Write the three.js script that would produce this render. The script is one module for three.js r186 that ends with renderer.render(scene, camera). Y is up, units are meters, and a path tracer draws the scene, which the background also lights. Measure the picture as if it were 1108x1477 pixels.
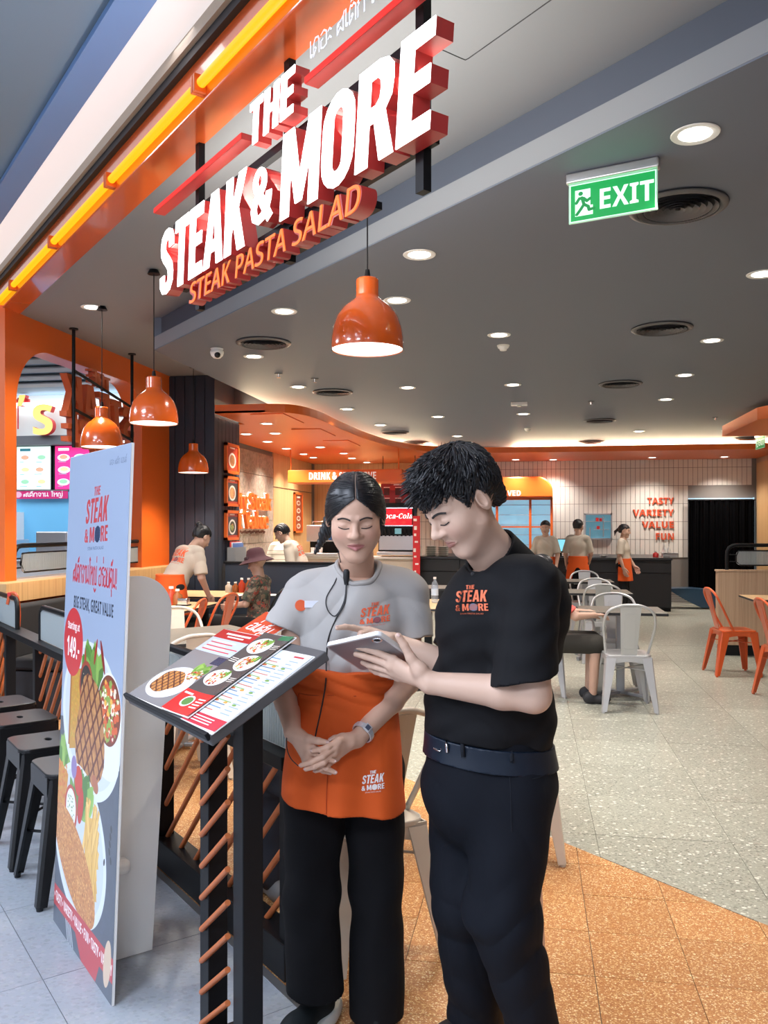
import * as THREE from 'three';
import { mergeGeometries, mergeVertices } from 'three/addons/utils/BufferGeometryUtils.js';
import { RoundedBoxGeometry } from 'three/addons/geometries/RoundedBoxGeometry.js';
import { FontLoader } from 'three/addons/loaders/FontLoader.js';
import { TextGeometry } from 'three/addons/geometries/TextGeometry.js';
import { RectAreaLightUniformsLib } from 'three/addons/lights/RectAreaLightUniformsLib.js';

// ---------- camera, surroundings, large lights, exposure ----------
RectAreaLightUniformsLib.init();
const scene = new THREE.Scene();
const renderer = new THREE.WebGLRenderer({ antialias: true });
renderer.toneMapping = THREE.LinearToneMapping;
renderer.toneMappingExposure = 1.3;
renderer.shadowMap.enabled = true;
scene.background = new THREE.Color(0.02, 0.022, 0.026);
const EYE = 1.48, FOC = 1219, HOR = 760, YAW = THREE.MathUtils.degToRad(9.82);
const camera = new THREE.PerspectiveCamera(2 * THREE.MathUtils.radToDeg(Math.atan(738.5 / FOC)), 1108 / 1477, 0.05, 80);
camera.position.set(0, EYE, 0); camera.rotation.y = YAW;
camera.setViewOffset(1108, 1477, 0, -(HOR - 738.5), 1108, 1477);
const CY = Math.cos(YAW), SY = Math.sin(YAW), Q = Math.SQRT1_2;
// building axes: X along the back wall, D = -z into the restaurant; the shopfront runs at 45 degrees: s across it (into the shop), t along it (away to the left)
const V3 = (x, y, z) => new THREE.Vector3(x, y, z);
const st = (s, t, y = 0) => V3((s - t) * Q, y, -(s + t) * Q);
const ray = (px, py) => { const a = (px - 554) / FOC; return [a * CY - SY, -(py - HOR) / FOC, CY + a * SY]; };  // per metre of depth: X, rise, D
const at = (px, py, d) => { const r = ray(px, py); return V3(r[0] * d, EYE + r[1] * d, -r[2] * d); };
const atH = (px, py, h) => { const r = ray(px, py); return at(px, py, (h - EYE) / r[1]); };
const atD = (px, py, D) => at(px, py, D / ray(px, py)[2]);
const atX = (px, py, X) => at(px, py, X / ray(px, py)[0]);
const atS = (px, py, s) => { const r = ray(px, py); return at(px, py, s / ((r[0] + r[2]) * Q)); };
const tOf = (p) => (-p.x - p.z) * Q, sOf = (p) => (p.x - p.z) * Q;
const SHOP = -Math.PI / 4;                     // rotation.y that turns local +x along the shopfront towards the near right, local +z out to the mall

function area(name, w, h, color, intensity, pos, target, parent = scene) {
  const l = new THREE.RectAreaLight(color, intensity, w, h); l.name = name;
  l.position.copy(pos); parent.add(l); l.lookAt(target); return l;
}
// daylight-white panels of the mall ceiling, over and behind the camera
const MALL_PANELS = [[-1.1, 1.6], [-1.1, 4.6], [-1.1, -1.4], [-3.6, 0.2], [-3.6, 3.6], [-1.3, 7.8]];
for (const [s, t] of MALL_PANELS) { const p = st(s, t, 3.56); area('mall_panel_light', 1.2, 1.2, 0xe2ecff, s < -3 ? 26 : 15, p, V3(p.x, 0, p.z)); }

// ---------- helpers ----------
let SEED = 7;
const rnd = () => { SEED = (SEED + 0x6D2B79F5) | 0; let t = Math.imul(SEED ^ (SEED >>> 15), 1 | SEED); t = (t + Math.imul(t ^ (t >>> 7), 61 | t)) ^ t; return ((t ^ (t >>> 14)) >>> 0) / 4294967296; };
const rr = (a, b) => a + (b - a) * rnd();
const used = new Map();
const numbered = (n) => { const k = used.get(n) ?? 0; used.set(n, k + 1); return k ? n + '_' + String(k).padStart(3, '0') : n; };
const merge = (list) => { const l = list.flat(9).map((g) => { const q = g.index ? g.toNonIndexed() : g; for (const k of Object.keys(q.attributes)) if (!['position', 'normal', 'uv'].includes(k)) q.deleteAttribute(k); if (!q.attributes.uv) q.setAttribute('uv', new THREE.BufferAttribute(new Float32Array(q.attributes.position.count * 2), 2)); return q; }); return l.length === 1 ? l[0] : mergeGeometries(l); };
function obj(name, geo, mat, parent = scene) {
  const m = new THREE.Mesh(Array.isArray(geo) ? merge(geo) : geo, mat);
  m.name = parent === scene ? numbered(name) : name; m.castShadow = m.receiveShadow = true; parent.add(m); return m;
}
function tag(o, label, category, group, kind) { o.userData.label = label; if (category) o.userData.category = category; if (group) o.userData.group = group; if (kind) o.userData.kind = kind; return o; }
function thing(name, label, category, pos = V3(0, 0, 0), turn = 0, group) {
  const o = new THREE.Group(); o.name = numbered(name); scene.add(o); o.position.copy(pos); o.rotation.y = turn; return tag(o, label, category, group);
}
function struct(name, geo, mat, parent) { const o = obj(name, geo, mat, parent); o.userData.kind = 'structure'; return o; }
function structG(name) { const o = new THREE.Group(); o.name = numbered(name); o.userData.kind = 'structure'; scene.add(o); return o; }
function dup(root, pos, turn, label) { const r = root.clone(); r.name = numbered(root.name.replace(/_\d{3}$/, '')); scene.add(r); if (pos) r.position.copy(pos); if (turn !== undefined) r.rotation.set(0, turn, 0); r.userData = { ...root.userData }; if (label) r.userData.label = label; return r; }
const bx = (w, h, d, x = 0, y = 0, z = 0, r = 0) => (r ? new RoundedBoxGeometry(w, h, d, 2, r) : new THREE.BoxGeometry(w, h, d)).translate(x, y, z);
const bx2 = (x0, x1, y0, y1, z0, z1, r = 0) => bx(Math.abs(x1 - x0), Math.abs(y1 - y0), Math.abs(z1 - z0), (x0 + x1) / 2, (y0 + y1) / 2, (z0 + z1) / 2, r);
const cyl = (r0, r1, h, x = 0, y = 0, z = 0, n = 20) => new THREE.CylinderGeometry(r1, r0, h, n).translate(x, y + h / 2, z);
const v = (a) => (a.isVector3 ? a : V3(...a));
function rod(a, b, r0, r1 = r0, n = 10) { a = v(a); b = v(b); const d = b.clone().sub(a), g = new THREE.CylinderGeometry(r1, r0, d.length(), n); g.translate(0, d.length() / 2, 0); g.applyQuaternion(new THREE.Quaternion().setFromUnitVectors(V3(0, 1, 0), d.normalize())); return g.translate(a.x, a.y, a.z); }
const tube = (pts, r, seg = 40, n = 8, closed = false) => new THREE.TubeGeometry(new THREE.CatmullRomCurve3(pts.map(v), closed, 'catmullrom', 0.5), seg, r, n, closed);
function path(pts, r, n = 8, R = 0.05, closed = false) {   // tube through straight runs with rounded corners
  const c = new THREE.CurvePath(), P = pts.map(v), N = P.length; let prev = closed ? null : P[0], first;
  for (let i = closed ? 0 : 1; i < (closed ? N : N - 1); i++) {
    const A = P[(i + N - 1) % N], B = P[i], C = P[(i + 1) % N], u = A.clone().sub(B), w = C.clone().sub(B), q = Math.min(R, u.length() / 2, w.length() / 2);
    const p0 = B.clone().addScaledVector(u.normalize(), q), p1 = B.clone().addScaledVector(w.normalize(), q);
    if (prev) { if (prev.distanceTo(p0) > 1e-4) c.add(new THREE.LineCurve3(prev, p0)); } else first = p0;
    c.add(new THREE.QuadraticBezierCurve3(p0, B, p1)); prev = p1;
  }
  const end = closed ? first : P[N - 1]; if (prev.distanceTo(end) > 1e-4) c.add(new THREE.LineCurve3(prev, end));
  return new THREE.TubeGeometry(c, N * 14, r, n, closed);
}
const lathe = (pts, n = 32) => new THREE.LatheGeometry(pts.map((p) => new THREE.Vector2(p[0], p[1])), n);
const shape = (pts) => new THREE.Shape(pts.map((p) => new THREE.Vector2(p[0], p[1])));
const ext = (s, depth, bevel = 0, cs = 12) => new THREE.ExtrudeGeometry(s, { depth, bevelEnabled: bevel > 0, bevelSize: bevel, bevelThickness: bevel, bevelSegments: 2, bevelOffset: -bevel, curveSegments: cs });
function rrect(w, h, r, x = 0, y = 0) { const s = new THREE.Shape(), a = x - w / 2, b = y - h / 2; s.moveTo(a + r, b); s.lineTo(a + w - r, b); s.absarc(a + w - r, b + r, r, -Math.PI / 2, 0); s.lineTo(a + w, b + h - r); s.absarc(a + w - r, b + h - r, r, 0, Math.PI / 2); s.lineTo(a + r, b + h); s.absarc(a + r, b + h - r, r, Math.PI / 2, Math.PI); s.lineTo(a, b + r); s.absarc(a + r, b + r, r, Math.PI, Math.PI * 1.5); return s; }
// flat polygon in (X, D) lifted to a slab between heights
const slab = (poly, y0, y1) => ext(shape(poly), y1 - y0).rotateX(-Math.PI / 2).translate(0, y0, 0);   // shape y becomes -z = D
function uvBox(g, sx = 1, sy = sx) {            // box-mapped uv in metres
  g = g.index ? g.toNonIndexed() : g; const p = g.attributes.position, n = g.attributes.normal, u = new Float32Array(p.count * 2);
  for (let i = 0; i < p.count; i++) { const ax = Math.abs(n.getX(i)), ay = Math.abs(n.getY(i)), az = Math.abs(n.getZ(i)), X = p.getX(i), Y = p.getY(i), Z = p.getZ(i); const a = ay > ax && ay > az ? [X, Z] : ax > az ? [Z, Y] : [X, Y]; u[2 * i] = a[0] / sx; u[2 * i + 1] = a[1] / sy; }
  g.setAttribute('uv', new THREE.BufferAttribute(u, 2)); return g;
}
function uvFit(g) { g.computeBoundingBox(); const b = g.boundingBox, p = g.attributes.position, u = new Float32Array(p.count * 2); for (let i = 0; i < p.count; i++) { u[2 * i] = (p.getX(i) - b.min.x) / (b.max.x - b.min.x); u[2 * i + 1] = (p.getY(i) - b.min.y) / (b.max.y - b.min.y); } g.setAttribute('uv', new THREE.BufferAttribute(u, 2)); return g; }

// ---------- textures ----------
function cv(w, h, draw) { const c = document.createElement('canvas'); c.width = w; c.height = h; draw(c.getContext('2d'), w, h); return c; }
function tx(w, h, draw, rep = true, srgb = true) { const t = new THREE.CanvasTexture(cv(w, h, draw)); if (srgb) t.colorSpace = THREE.SRGBColorSpace; if (rep) t.wrapS = t.wrapT = THREE.RepeatWrapping; t.magFilter = THREE.LinearFilter; return t; }
const rgb = (r, g, b, a = 1) => `rgba(${r | 0},${g | 0},${b | 0},${a})`;
function blob(x, cx, cy, r, k = 7, j = 0.4) { x.beginPath(); const a0 = rnd() * 6; for (let i = 0; i < k; i++) { const a = a0 + i / k * 6.283, q = r * (1 - j * rnd()); x[i ? 'lineTo' : 'moveTo'](cx + Math.cos(a) * q * 1.25, cy + Math.sin(a) * q); } x.closePath(); x.fill(); }
function wrapBlob(x, w, h, r, k, j) { const cx = rnd() * w, cy = rnd() * h, s = SEED; let e; for (const ox of [0, cx < 12 ? w : cx > w - 12 ? -w : 0]) for (const oy of [0, cy < 12 ? h : cy > h - 12 ? -h : 0]) { SEED = s; blob(x, cx + ox, cy + oy, r, k, j); e = SEED; } SEED = e; }
const orangeTerrazzo = tx(1024, 1024, (x, w, h) => {
  x.fillStyle = '#b37a46'; x.fillRect(0, 0, w, h);
  for (let i = 0; i < 15000; i++) { const q = rnd(); x.fillStyle = q < .34 ? rgb(160, 100, 52) : q < .56 ? rgb(192, 138, 84) : q < .9 ? rgb(222, 190, 138) : rgb(238, 224, 188); wrapBlob(x, w, h, rr(2.2, 6.5), 6, .55); }
});
const grayTerrazzo = tx(1024, 1024, (x, w, h) => {
  x.fillStyle = '#9a9b8f'; x.fillRect(0, 0, w, h);
  for (let i = 0; i < 5200; i++) { const g = rr(112, 178); x.fillStyle = rgb(g, g * 1.01, g * .93, .55); wrapBlob(x, w, h, rr(2, 10), 6, .6); }
  for (let i = 0; i < 2300; i++) { const q = rnd(); x.fillStyle = q < .36 ? rgb(100, 101, 92, .8) : q < .86 ? rgb(190, 192, 180, .85) : rgb(216, 217, 206); wrapBlob(x, w, h, rr(1.5, q > .86 ? 12 : 6), 6, .5); }
});
const mallStone = tx(512, 512, (x, w, h) => { x.fillStyle = '#98a0aa'; x.fillRect(0, 0, w, h); for (let i = 0; i < 2500; i++) { const g = rr(142, 170); x.fillStyle = rgb(g - 4, g + 2, g + 9, .25); wrapBlob(x, w, h, rr(2, 10), 6, .6); } });
function woodTex(base, dark, n = 260) { return tx(512, 512, (x, w, h) => { x.fillStyle = rgb(...base); x.fillRect(0, 0, w, h); for (let i = 0; i < n; i++) { const X = rnd() * w, a = rr(.05, .3), W = rr(.6, 3); x.strokeStyle = rnd() < .6 ? rgb(...dark, a) : rgb(base[0] + 18, base[1] + 18, base[2] + 16, a); x.lineWidth = W; x.beginPath(); for (let y = 0; y <= h; y += 16) x.lineTo(X + Math.sin(y / h * 6.283 * (1 + i % 2)) * rr(1.5, 2.5), y); x.stroke(); } }); }
const woodLight = woodTex([205, 165, 115], [160, 115, 68]), woodPale = woodTex([190, 160, 132], [140, 108, 82]), woodGrey = woodTex([104, 99, 91], [70, 67, 62]), woodTop = woodTex([205, 172, 128], [180, 140, 95]);
const concreteTex = tx(512, 512, (x, w, h) => { x.fillStyle = '#a89886'; x.fillRect(0, 0, w, h); for (let i = 0; i < 1800; i++) { const g = rr(135, 185); x.fillStyle = rgb(g, g * .9, g * .8, .16); wrapBlob(x, w, h, rr(3, 26), 7, .5); } });
const weave = tx(128, 128, (x, w, h) => { for (let j = 0; j < h; j++) for (let i = 0; i < w; i++) { const g = 128 + 60 * Math.sin(i / 2 * 3.1416) * Math.sin(j / 2 * 3.1416) + rr(-30, 30); x.fillStyle = rgb(g, g, g); x.fillRect(i, j, 1, 1); } }, true, false);
const mottle = tx(256, 256, (x, w, h) => { x.fillStyle = '#808080'; x.fillRect(0, 0, w, h); for (let i = 0; i < 1400; i++) { const g = rr(80, 180); x.fillStyle = rgb(g, g, g, .22); wrapBlob(x, w, h, rr(2, 16), 7, .5); } }, true, false);
const M = (o) => new THREE.MeshStandardMaterial(o), MP = (o) => new THREE.MeshPhysicalMaterial(o);
const C = (r, g, b) => new THREE.Color().setRGB(r, g, b);
const glow = (c, k, base = 0xffffff) => M({ color: base, emissive: c, emissiveIntensity: k, roughness: .5 });
const mat = {
  orangePaint: MP({ color: C(.78, .14, .012), roughness: .42, clearcoat: .25, clearcoatRoughness: .3 }),
  orangeGloss: MP({ color: C(.72, .115, .02), roughness: .25, clearcoat: 1, clearcoatRoughness: .06 }),
  lampShade: MP({ color: C(.8, .125, .008), roughness: .25, clearcoat: 1, clearcoatRoughness: .05, side: THREE.DoubleSide }),
  shadeIn: M({ color: 0xfff4e6, roughness: .6 }),
  ceilGrey: M({ color: C(.135, .155, .2), roughness: .62 }), ceilUpperLit: M({ color: C(.24, .25, .265), roughness: .62 }), beamShade: M({ color: C(.085, .1, .135), roughness: .55 }), ceilDark: M({ color: C(.08, .085, .1), roughness: .55 }),  // one ceiling paint; upper and beam tones have light and shade mixed in
  mallGrey: M({ color: C(.22, .31, .4), roughness: .7 }), mallBlue: M({ color: C(.2, .36, .68), roughness: .6 }), white: M({ color: C(.86, .86, .84), roughness: .55 }),
  black: MP({ color: C(.006, .0065, .008), roughness: .45, specularIntensity: .5 }), blackMatt: M({ color: C(.012, .013, .016), roughness: .8 }), blackGloss: MP({ color: C(.007, .0075, .009), roughness: .36, clearcoat: .2, clearcoatRoughness: .15, specularIntensity: .6 }),
  navyPanel: M({ color: C(.02, .029, .05), roughness: .5 }), dark: M({ color: C(.02, .02, .024), roughness: .6 }),
  trim: M({ color: C(.42, .36, .29), roughness: .5 }), steel: M({ color: C(.62, .62, .64), roughness: .32, metalness: .9 }), chrome: M({ color: C(.8, .8, .82), roughness: .12, metalness: 1 }),
  chairWhite: MP({ color: C(.66, .6, .52), roughness: .35, clearcoat: .5 }), chairSilver: MP({ color: C(.5, .5, .51), roughness: .38, metalness: .5, clearcoat: .3 }), chairOrange: MP({ color: C(.62, .09, .015), roughness: .3, clearcoat: .7, clearcoatRoughness: .15 }),
  dowel: M({ color: C(.46, .13, .04), roughness: .45 }), tileWhite: MP({ color: C(.74, .71, .66), roughness: .18, clearcoat: .6, clearcoatRoughness: .08 }), grout: M({ color: C(.22, .2, .185), roughness: .9 }),
  woodLight: M({ map: woodLight, roughness: .5 }), woodPale: M({ map: woodPale, roughness: .5 }), woodGrey: M({ map: woodGrey, roughness: .45 }), woodTop: M({ map: woodTop, roughness: .4 }),
  concrete: M({ map: concreteTex, bumpMap: mottle, bumpScale: .002, roughness: .85 }),
  ribbed: MP({ color: C(.75, .8, .82), roughness: .3, transmission: .75, thickness: 0, ior: 1.45 }), glass: MP({ color: 0xffffff, roughness: .03, transmission: 1, thickness: 0 }),
  signRed: MP({ color: C(.55, .05, .045), roughness: .35, clearcoat: .4 }), signFace: glow(0xffffff, 3.2), tagFace: glow(C(1, .22, .03), 1.0, 0x802000), redLine: glow(C(1, .03, .02), .75, 0x600000),
  neon: glow(C(1, .47, .005), 1.0, 0x804000), lampGlow: glow(C(1, .93, .82), 4), bandGlow: glow(C(1, .92, .91), .55, 0xb0a8a8), paper: M({ color: 0xf2f0ec, roughness: .6 }), rubber: M({ color: 0x0b0b0c, roughness: .85 }),
  red: M({ color: C(.6, .03, .03), roughness: .45 }), cream: M({ color: C(.8, .72, .6), roughness: .5 }), cyanScreen: glow(C(.25, .7, .85), .9, 0x102028),
};
// ---------- lettering ----------
const FONT = await new FontLoader().loadAsync('fonts/droid/droid_sans_bold.typeface.json');
const REG = await new FontLoader().loadAsync('fonts/droid/droid_sans_regular.typeface.json');
const SERIF = await new FontLoader().loadAsync('fonts/droid/droid_serif_bold.typeface.json');
function strokePoly(p, w) {
  const L = [], R = [];
  for (let i = 0; i < p.length; i++) { const a = p[Math.max(0, i - 1)], b = p[Math.min(p.length - 1, i + 1)], dx = b[0] - a[0], dy = b[1] - a[1], l = Math.hypot(dx, dy) || 1; L.push([p[i][0] - dy / l * w / 2, p[i][1] + dx / l * w / 2]); R.push([p[i][0] + dy / l * w / 2, p[i][1] - dx / l * w / 2]); }
  return [...L, ...R.reverse()];
}
const arcPts = (cx, cy, rx, ry, a0 = 0, a1 = 6.2832, n = 24) => Array.from({ length: n }, (_, i) => [cx + rx * Math.cos(a0 + (a1 - a0) * i / (a1 - a0 > 6.28 ? n : n - 1)), cy + ry * Math.sin(a0 + (a1 - a0) * i / (a1 - a0 > 6.28 ? n : n - 1))]);
const stadium = (x0, x1, y0, y1) => { const r = (x1 - x0) / 2, c = (x0 + x1) / 2, k = Math.min(r * 1.25, (y1 - y0) / 2); return [...arcPts(c, y1 - k, r, k, 0, Math.PI, 10), ...arcPts(c, y0 + k, r, k, Math.PI, 6.2831, 10)]; };
const GLYPH = {   // heavy condensed capitals one unit tall: width and outlines with holes
  T: [.46, [[[0, 1], [.46, 1], [.46, .83], [.32, .83], [.32, 0], [.14, 0], [.14, .83], [0, .83]]]],
  H: [.5, [[[0, 0], [0, 1], [.18, 1], [.18, .6], [.32, .6], [.32, 1], [.5, 1], [.5, 0], [.32, 0], [.32, .43], [.18, .43], [.18, 0]]]],
  E: [.42, [[[0, 0], [0, 1], [.42, 1], [.42, .83], [.18, .83], [.18, .6], [.39, .6], [.39, .43], [.18, .43], [.18, .17], [.42, .17], [.42, 0]]]],
  A: [.57, [[[0, 0], [.18, 1], [.39, 1], [.57, 0], [.39, 0], [.36, .19], [.21, .19], [.18, 0]], [[.235, .35], [.335, .35], [.285, .74]]]],
  K: [.55, [[[0, 0], [0, 1], [.18, 1], [.18, .6], [.34, 1], [.53, 1], [.35, .56], [.55, 0], [.36, 0], [.235, .36], [.18, .25], [.18, 0]]]],
  M: [.7, [[[0, 0], [0, 1], [.21, 1], [.35, .42], [.49, 1], [.7, 1], [.7, 0], [.53, 0], [.53, .56], [.41, .1], [.29, .1], [.17, .56], [.17, 0]]]],
  O: [.51, [stadium(0, .51, 0, 1), stadium(.175, .335, .17, .83)]],
  R: [.53, [[[0, 0], [0, 1], [.3, 1], [.42, .96], [.49, .87], [.5, .73], [.48, .58], [.4, .48], [.54, 0], [.35, 0], [.25, .41], [.18, .41], [.18, 0]], [[.18, .57], [.18, .84], [.27, .84], [.32, .79], [.33, .71], [.32, .62], [.27, .57]]]],
  S: [.48, [strokePoly([[.395, .7], [.39, .8], [.35, .88], [.27, .915], [.18, .905], [.11, .85], [.09, .75], [.105, .655], [.17, .575], [.27, .49], [.36, .4], [.39, .3], [.385, .19], [.33, .11], [.24, .085], [.15, .1], [.095, .17], [.085, .3]], .17)]],
  '&': [.66, [arcPts(.29, .75, .2, .25, 0, 6.2832, 20), arcPts(.29, .77, .06, .1, 0, 6.2832, 12)], [strokePoly([[.2, .64], [.57, .02]], .17)], [strokePoly([[.26, .56], [.15, .45], [.1, .31], [.13, .16], [.24, .09], [.37, .12], [.47, .22], [.53, .36], [.55, .5]], .16)]],
};
const polysOf = (ch) => { const g = GLYPH[ch]; return { w: g[0], parts: g.slice(1) }; };
const rot90 = (a) => a;
function layText(str, gap = .07) { let x = 0; const out = []; for (const ch of str) { if (ch === ' ') { x += .25; continue; } const g = polysOf(ch); out.push({ ch, x, g }); x += g.w + gap; } return { out, w: x - gap }; }
function glyphShapes(ch, x0, sc, sx, shear, y0) {   // three.js shapes
  return polysOf(ch).parts.map((rings) => { const f = (p) => new THREE.Vector2(x0 + p[0] * sc * sx + p[1] * sc * shear, y0 + p[1] * sc); const s = new THREE.Shape(rings[0].map(f)); for (const h of rings.slice(1)) s.holes.push(new THREE.Path(h.map(f))); return s; });
}
function inkText(x, str, X, Y, h, wide, col, shear = 0, gap = .07) {   // the same capitals drawn flat; X, Y is the lower left, wide the run's width
  const L = layText(str, gap), sx = wide / (L.w * h); x.fillStyle = col;
  for (const o of L.out) for (const rings of o.g.parts) { x.beginPath(); for (const r of rings) { r.forEach((p, i) => x[i ? 'lineTo' : 'moveTo'](X + (o.x + p[0]) * h * sx + p[1] * h * shear, Y - p[1] * h)); x.closePath(); } x.fill('evenodd'); }
}
function logo(x, X, Y, w, col, ball, tagCol, rise = .1) {   // the emblem: X, Y upper left, w its width, height 1.12 w
  x.save(); x.transform(1, -rise, 0, 1, X, Y + rise * w);
  inkText(x, 'THE', w * .36, w * .2, w * .15, w * .26, col, .1);
  inkText(x, 'STEAK', w * .02, w * .66, w * .42, w * .92, col, .12);
  inkText(x, '&', 0, w * .99, w * .24, w * .17, col); inkText(x, 'M', w * .23, w * .99, w * .26, w * .2, col);
  x.fillStyle = ball; x.beginPath(); x.ellipse(w * .565, w * .86, w * .115, w * .14, 0, 0, 7); x.fill();
  x.strokeStyle = tagCol === 'none' ? '#8a9bb5' : tagCol; x.lineWidth = w * .012; for (let i = -2; i <= 2; i++) { x.beginPath(); x.moveTo(w * (.565 + i * .04 - .05), w * .95); x.lineTo(w * (.565 + i * .04 + .05), w * .77); x.stroke(); x.beginPath(); x.moveTo(w * .46, w * (.86 + i * .05)); x.lineTo(w * .67, w * (.86 + i * .05)); x.stroke(); }
  inkText(x, 'RE', w * .7, w * .99, w * .26, w * .28, col);
  x.fillStyle = tagCol === 'none' ? col : tagCol; x.font = `${w * .075}px sans-serif`; x.textAlign = 'center'; x.fillText('STEAK PASTA SALAD', w * .5, w * 1.12); x.restore();
}
// Thai letters as pen strokes in a unit box (marks above at y > 1, below at y < 0)
const THAI = {
  'ส': [.6, [[.12, .55], [.2, .5], [.14, .42], [.06, .5], [.1, .6], [.3, .62], [.5, .8]], [[.06, .5], [.06, .02], [.28, .3], [.5, .02], [.5, .75], [.58, .98]]],
  'เ': [.3, [[.1, .98], [.1, .12], [.2, .06], [.24, .16], [.14, .2]]], 'แ': [.56, [[.1, .98], [.1, .12], [.2, .06], [.22, .16], [.12, .2]], [[.36, .98], [.36, .12], [.46, .06], [.48, .16], [.38, .2]]],
  'ต': [.6, [[.06, .02], [.06, .7], [.14, .95], [.26, .85], [.36, .96], [.5, .8], [.5, .02]], [[.2, .36], [.26, .46], [.32, .36], [.26, .26], [.06, .02]]],
  '็': [0, [[-.42, 1.14], [-.3, 1.32], [-.16, 1.2], [-.28, 1.14], [-.1, 1.4]]], 'ก': [.58, [[.06, .02], [.06, .55], [.14, .66], [.06, .78], [.2, .97], [.4, .94], [.5, .75], [.5, .02]]],
  'จ': [.56, [[.1, .75], [.24, .97], [.44, .88], [.48, .6], [.44, .1], [.3, .02], [.26, .4], [.16, .46], [.2, .34]]], 'า': [.42, [[.06, .78], [.18, .97], [.32, .85], [.34, .02]]],
  'น': [.62, [[.02, .9], [.12, .96], [.12, .06], [.5, .3]], [[.48, .98], [.48, .14], [.56, .04], [.6, .16], [.5, .22]]], 'ใ': [.36, [[.2, .02], [.2, 1.15], [.08, 1.3], [.18, 1.42], [.3, 1.3]]],
  'ห': [.64, [[.02, .9], [.12, .96], [.12, .02]], [[.12, .5], [.36, .7], [.44, .95], [.56, .9], [.46, .7], [.52, .5], [.52, .02]]], 'ญ': [.8, [[.06, .02], [.06, .7], [.2, .97], [.36, .8], [.36, .06], [.64, .06], [.64, .98]], [[.2, -.2], [.4, -.34], [.6, -.2]]],
  '่': [0, [[-.16, 1.25], [-.16, 1.5]]], 'อ': [.56, [[.2, .55], [.06, .5], [.06, .1], [.26, .02], [.48, .1], [.48, .8], [.28, .97], [.06, .84]]], 'ร': [.46, [[.06, .88], [.2, .97], [.4, .98]], [[.06, .88], [.1, .66], [.34, .6], [.36, .1], [.26, .04]]],
  'ย': [.58, [[.12, .98], [.04, .8], [.18, .66], [.06, .5], [.06, .1], [.26, .02], [.48, .1], [.48, .98]]], 'ค': [.6, [[.06, .02], [.06, .7], [.2, .97], [.42, .94], [.5, .75], [.5, .02]], [[.06, .1], [.24, .5], [.34, .4], [.26, .3]]],
  'ุ': [0, [[-.18, -.1], [-.12, -.16], [-.12, -.38]]], '้': [0, [[-.36, 1.16], [-.26, 1.3], [-.18, 1.16], [-.06, 1.42]]], 'ม': [.62, [[.02, .9], [.12, .96], [.12, .06], [.24, .18], [.5, .06], [.5, .98]]],
  'ด': [.6, [[.06, .02], [.06, .7], [.2, .97], [.42, .92], [.5, .7], [.5, .02]], [[.06, .02], [.26, .36], [.18, .46]]], 'ะ': [.34, [[.06, .7], [.16, .8], [.3, .66]], [[.06, .26], [.16, .36], [.3, .22]]], '์': [0, [[-.3, 1.16], [-.16, 1.22], [-.22, 1.36], [-.02, 1.48]]], '!': [.28, [[.12, .98], [.12, .3]], [[.12, .1], [.12, .02]]], ' ': [.35],
};
function thai(x, str, X, Y, h, wide, col, lw = .16) {
  const total = [...str].reduce((a, c) => a + THAI[c][0], 0), sx = wide / (total * h); let q = 0; x.strokeStyle = col; x.lineWidth = h * lw; x.lineJoin = x.lineCap = 'round';
  for (const c of str) { for (const s of THAI[c].slice(1)) { x.beginPath(); s.forEach((p, i) => x[i ? 'lineTo' : 'moveTo'](X + (q + p[0]) * h * sx, Y - p[1] * h)); x.stroke(); } q += THAI[c][0]; }
}
function cText(x, str, X, Y, h, col, sx = .62, al = 'center', font = 'bold') { x.save(); x.translate(X, Y); x.scale(sx, 1); x.font = `${font} ${h}px sans-serif`; x.textAlign = al; x.fillStyle = col; x.fillText(str, 0, 0); x.restore(); }
function text3(str, size, depth, m, font = FONT, sx = 1, shear = 0) { const g = new TextGeometry(str, { font, size, depth, curveSegments: 4, bevelEnabled: false }); g.scale(sx, 1, 1); if (shear) g.applyMatrix4(new THREE.Matrix4().set(1, shear, 0, 0, 0, 1, 0, 0, 0, 0, 1, 0, 0, 0, 0, 1)); g.computeBoundingBox(); return g; }

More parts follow.
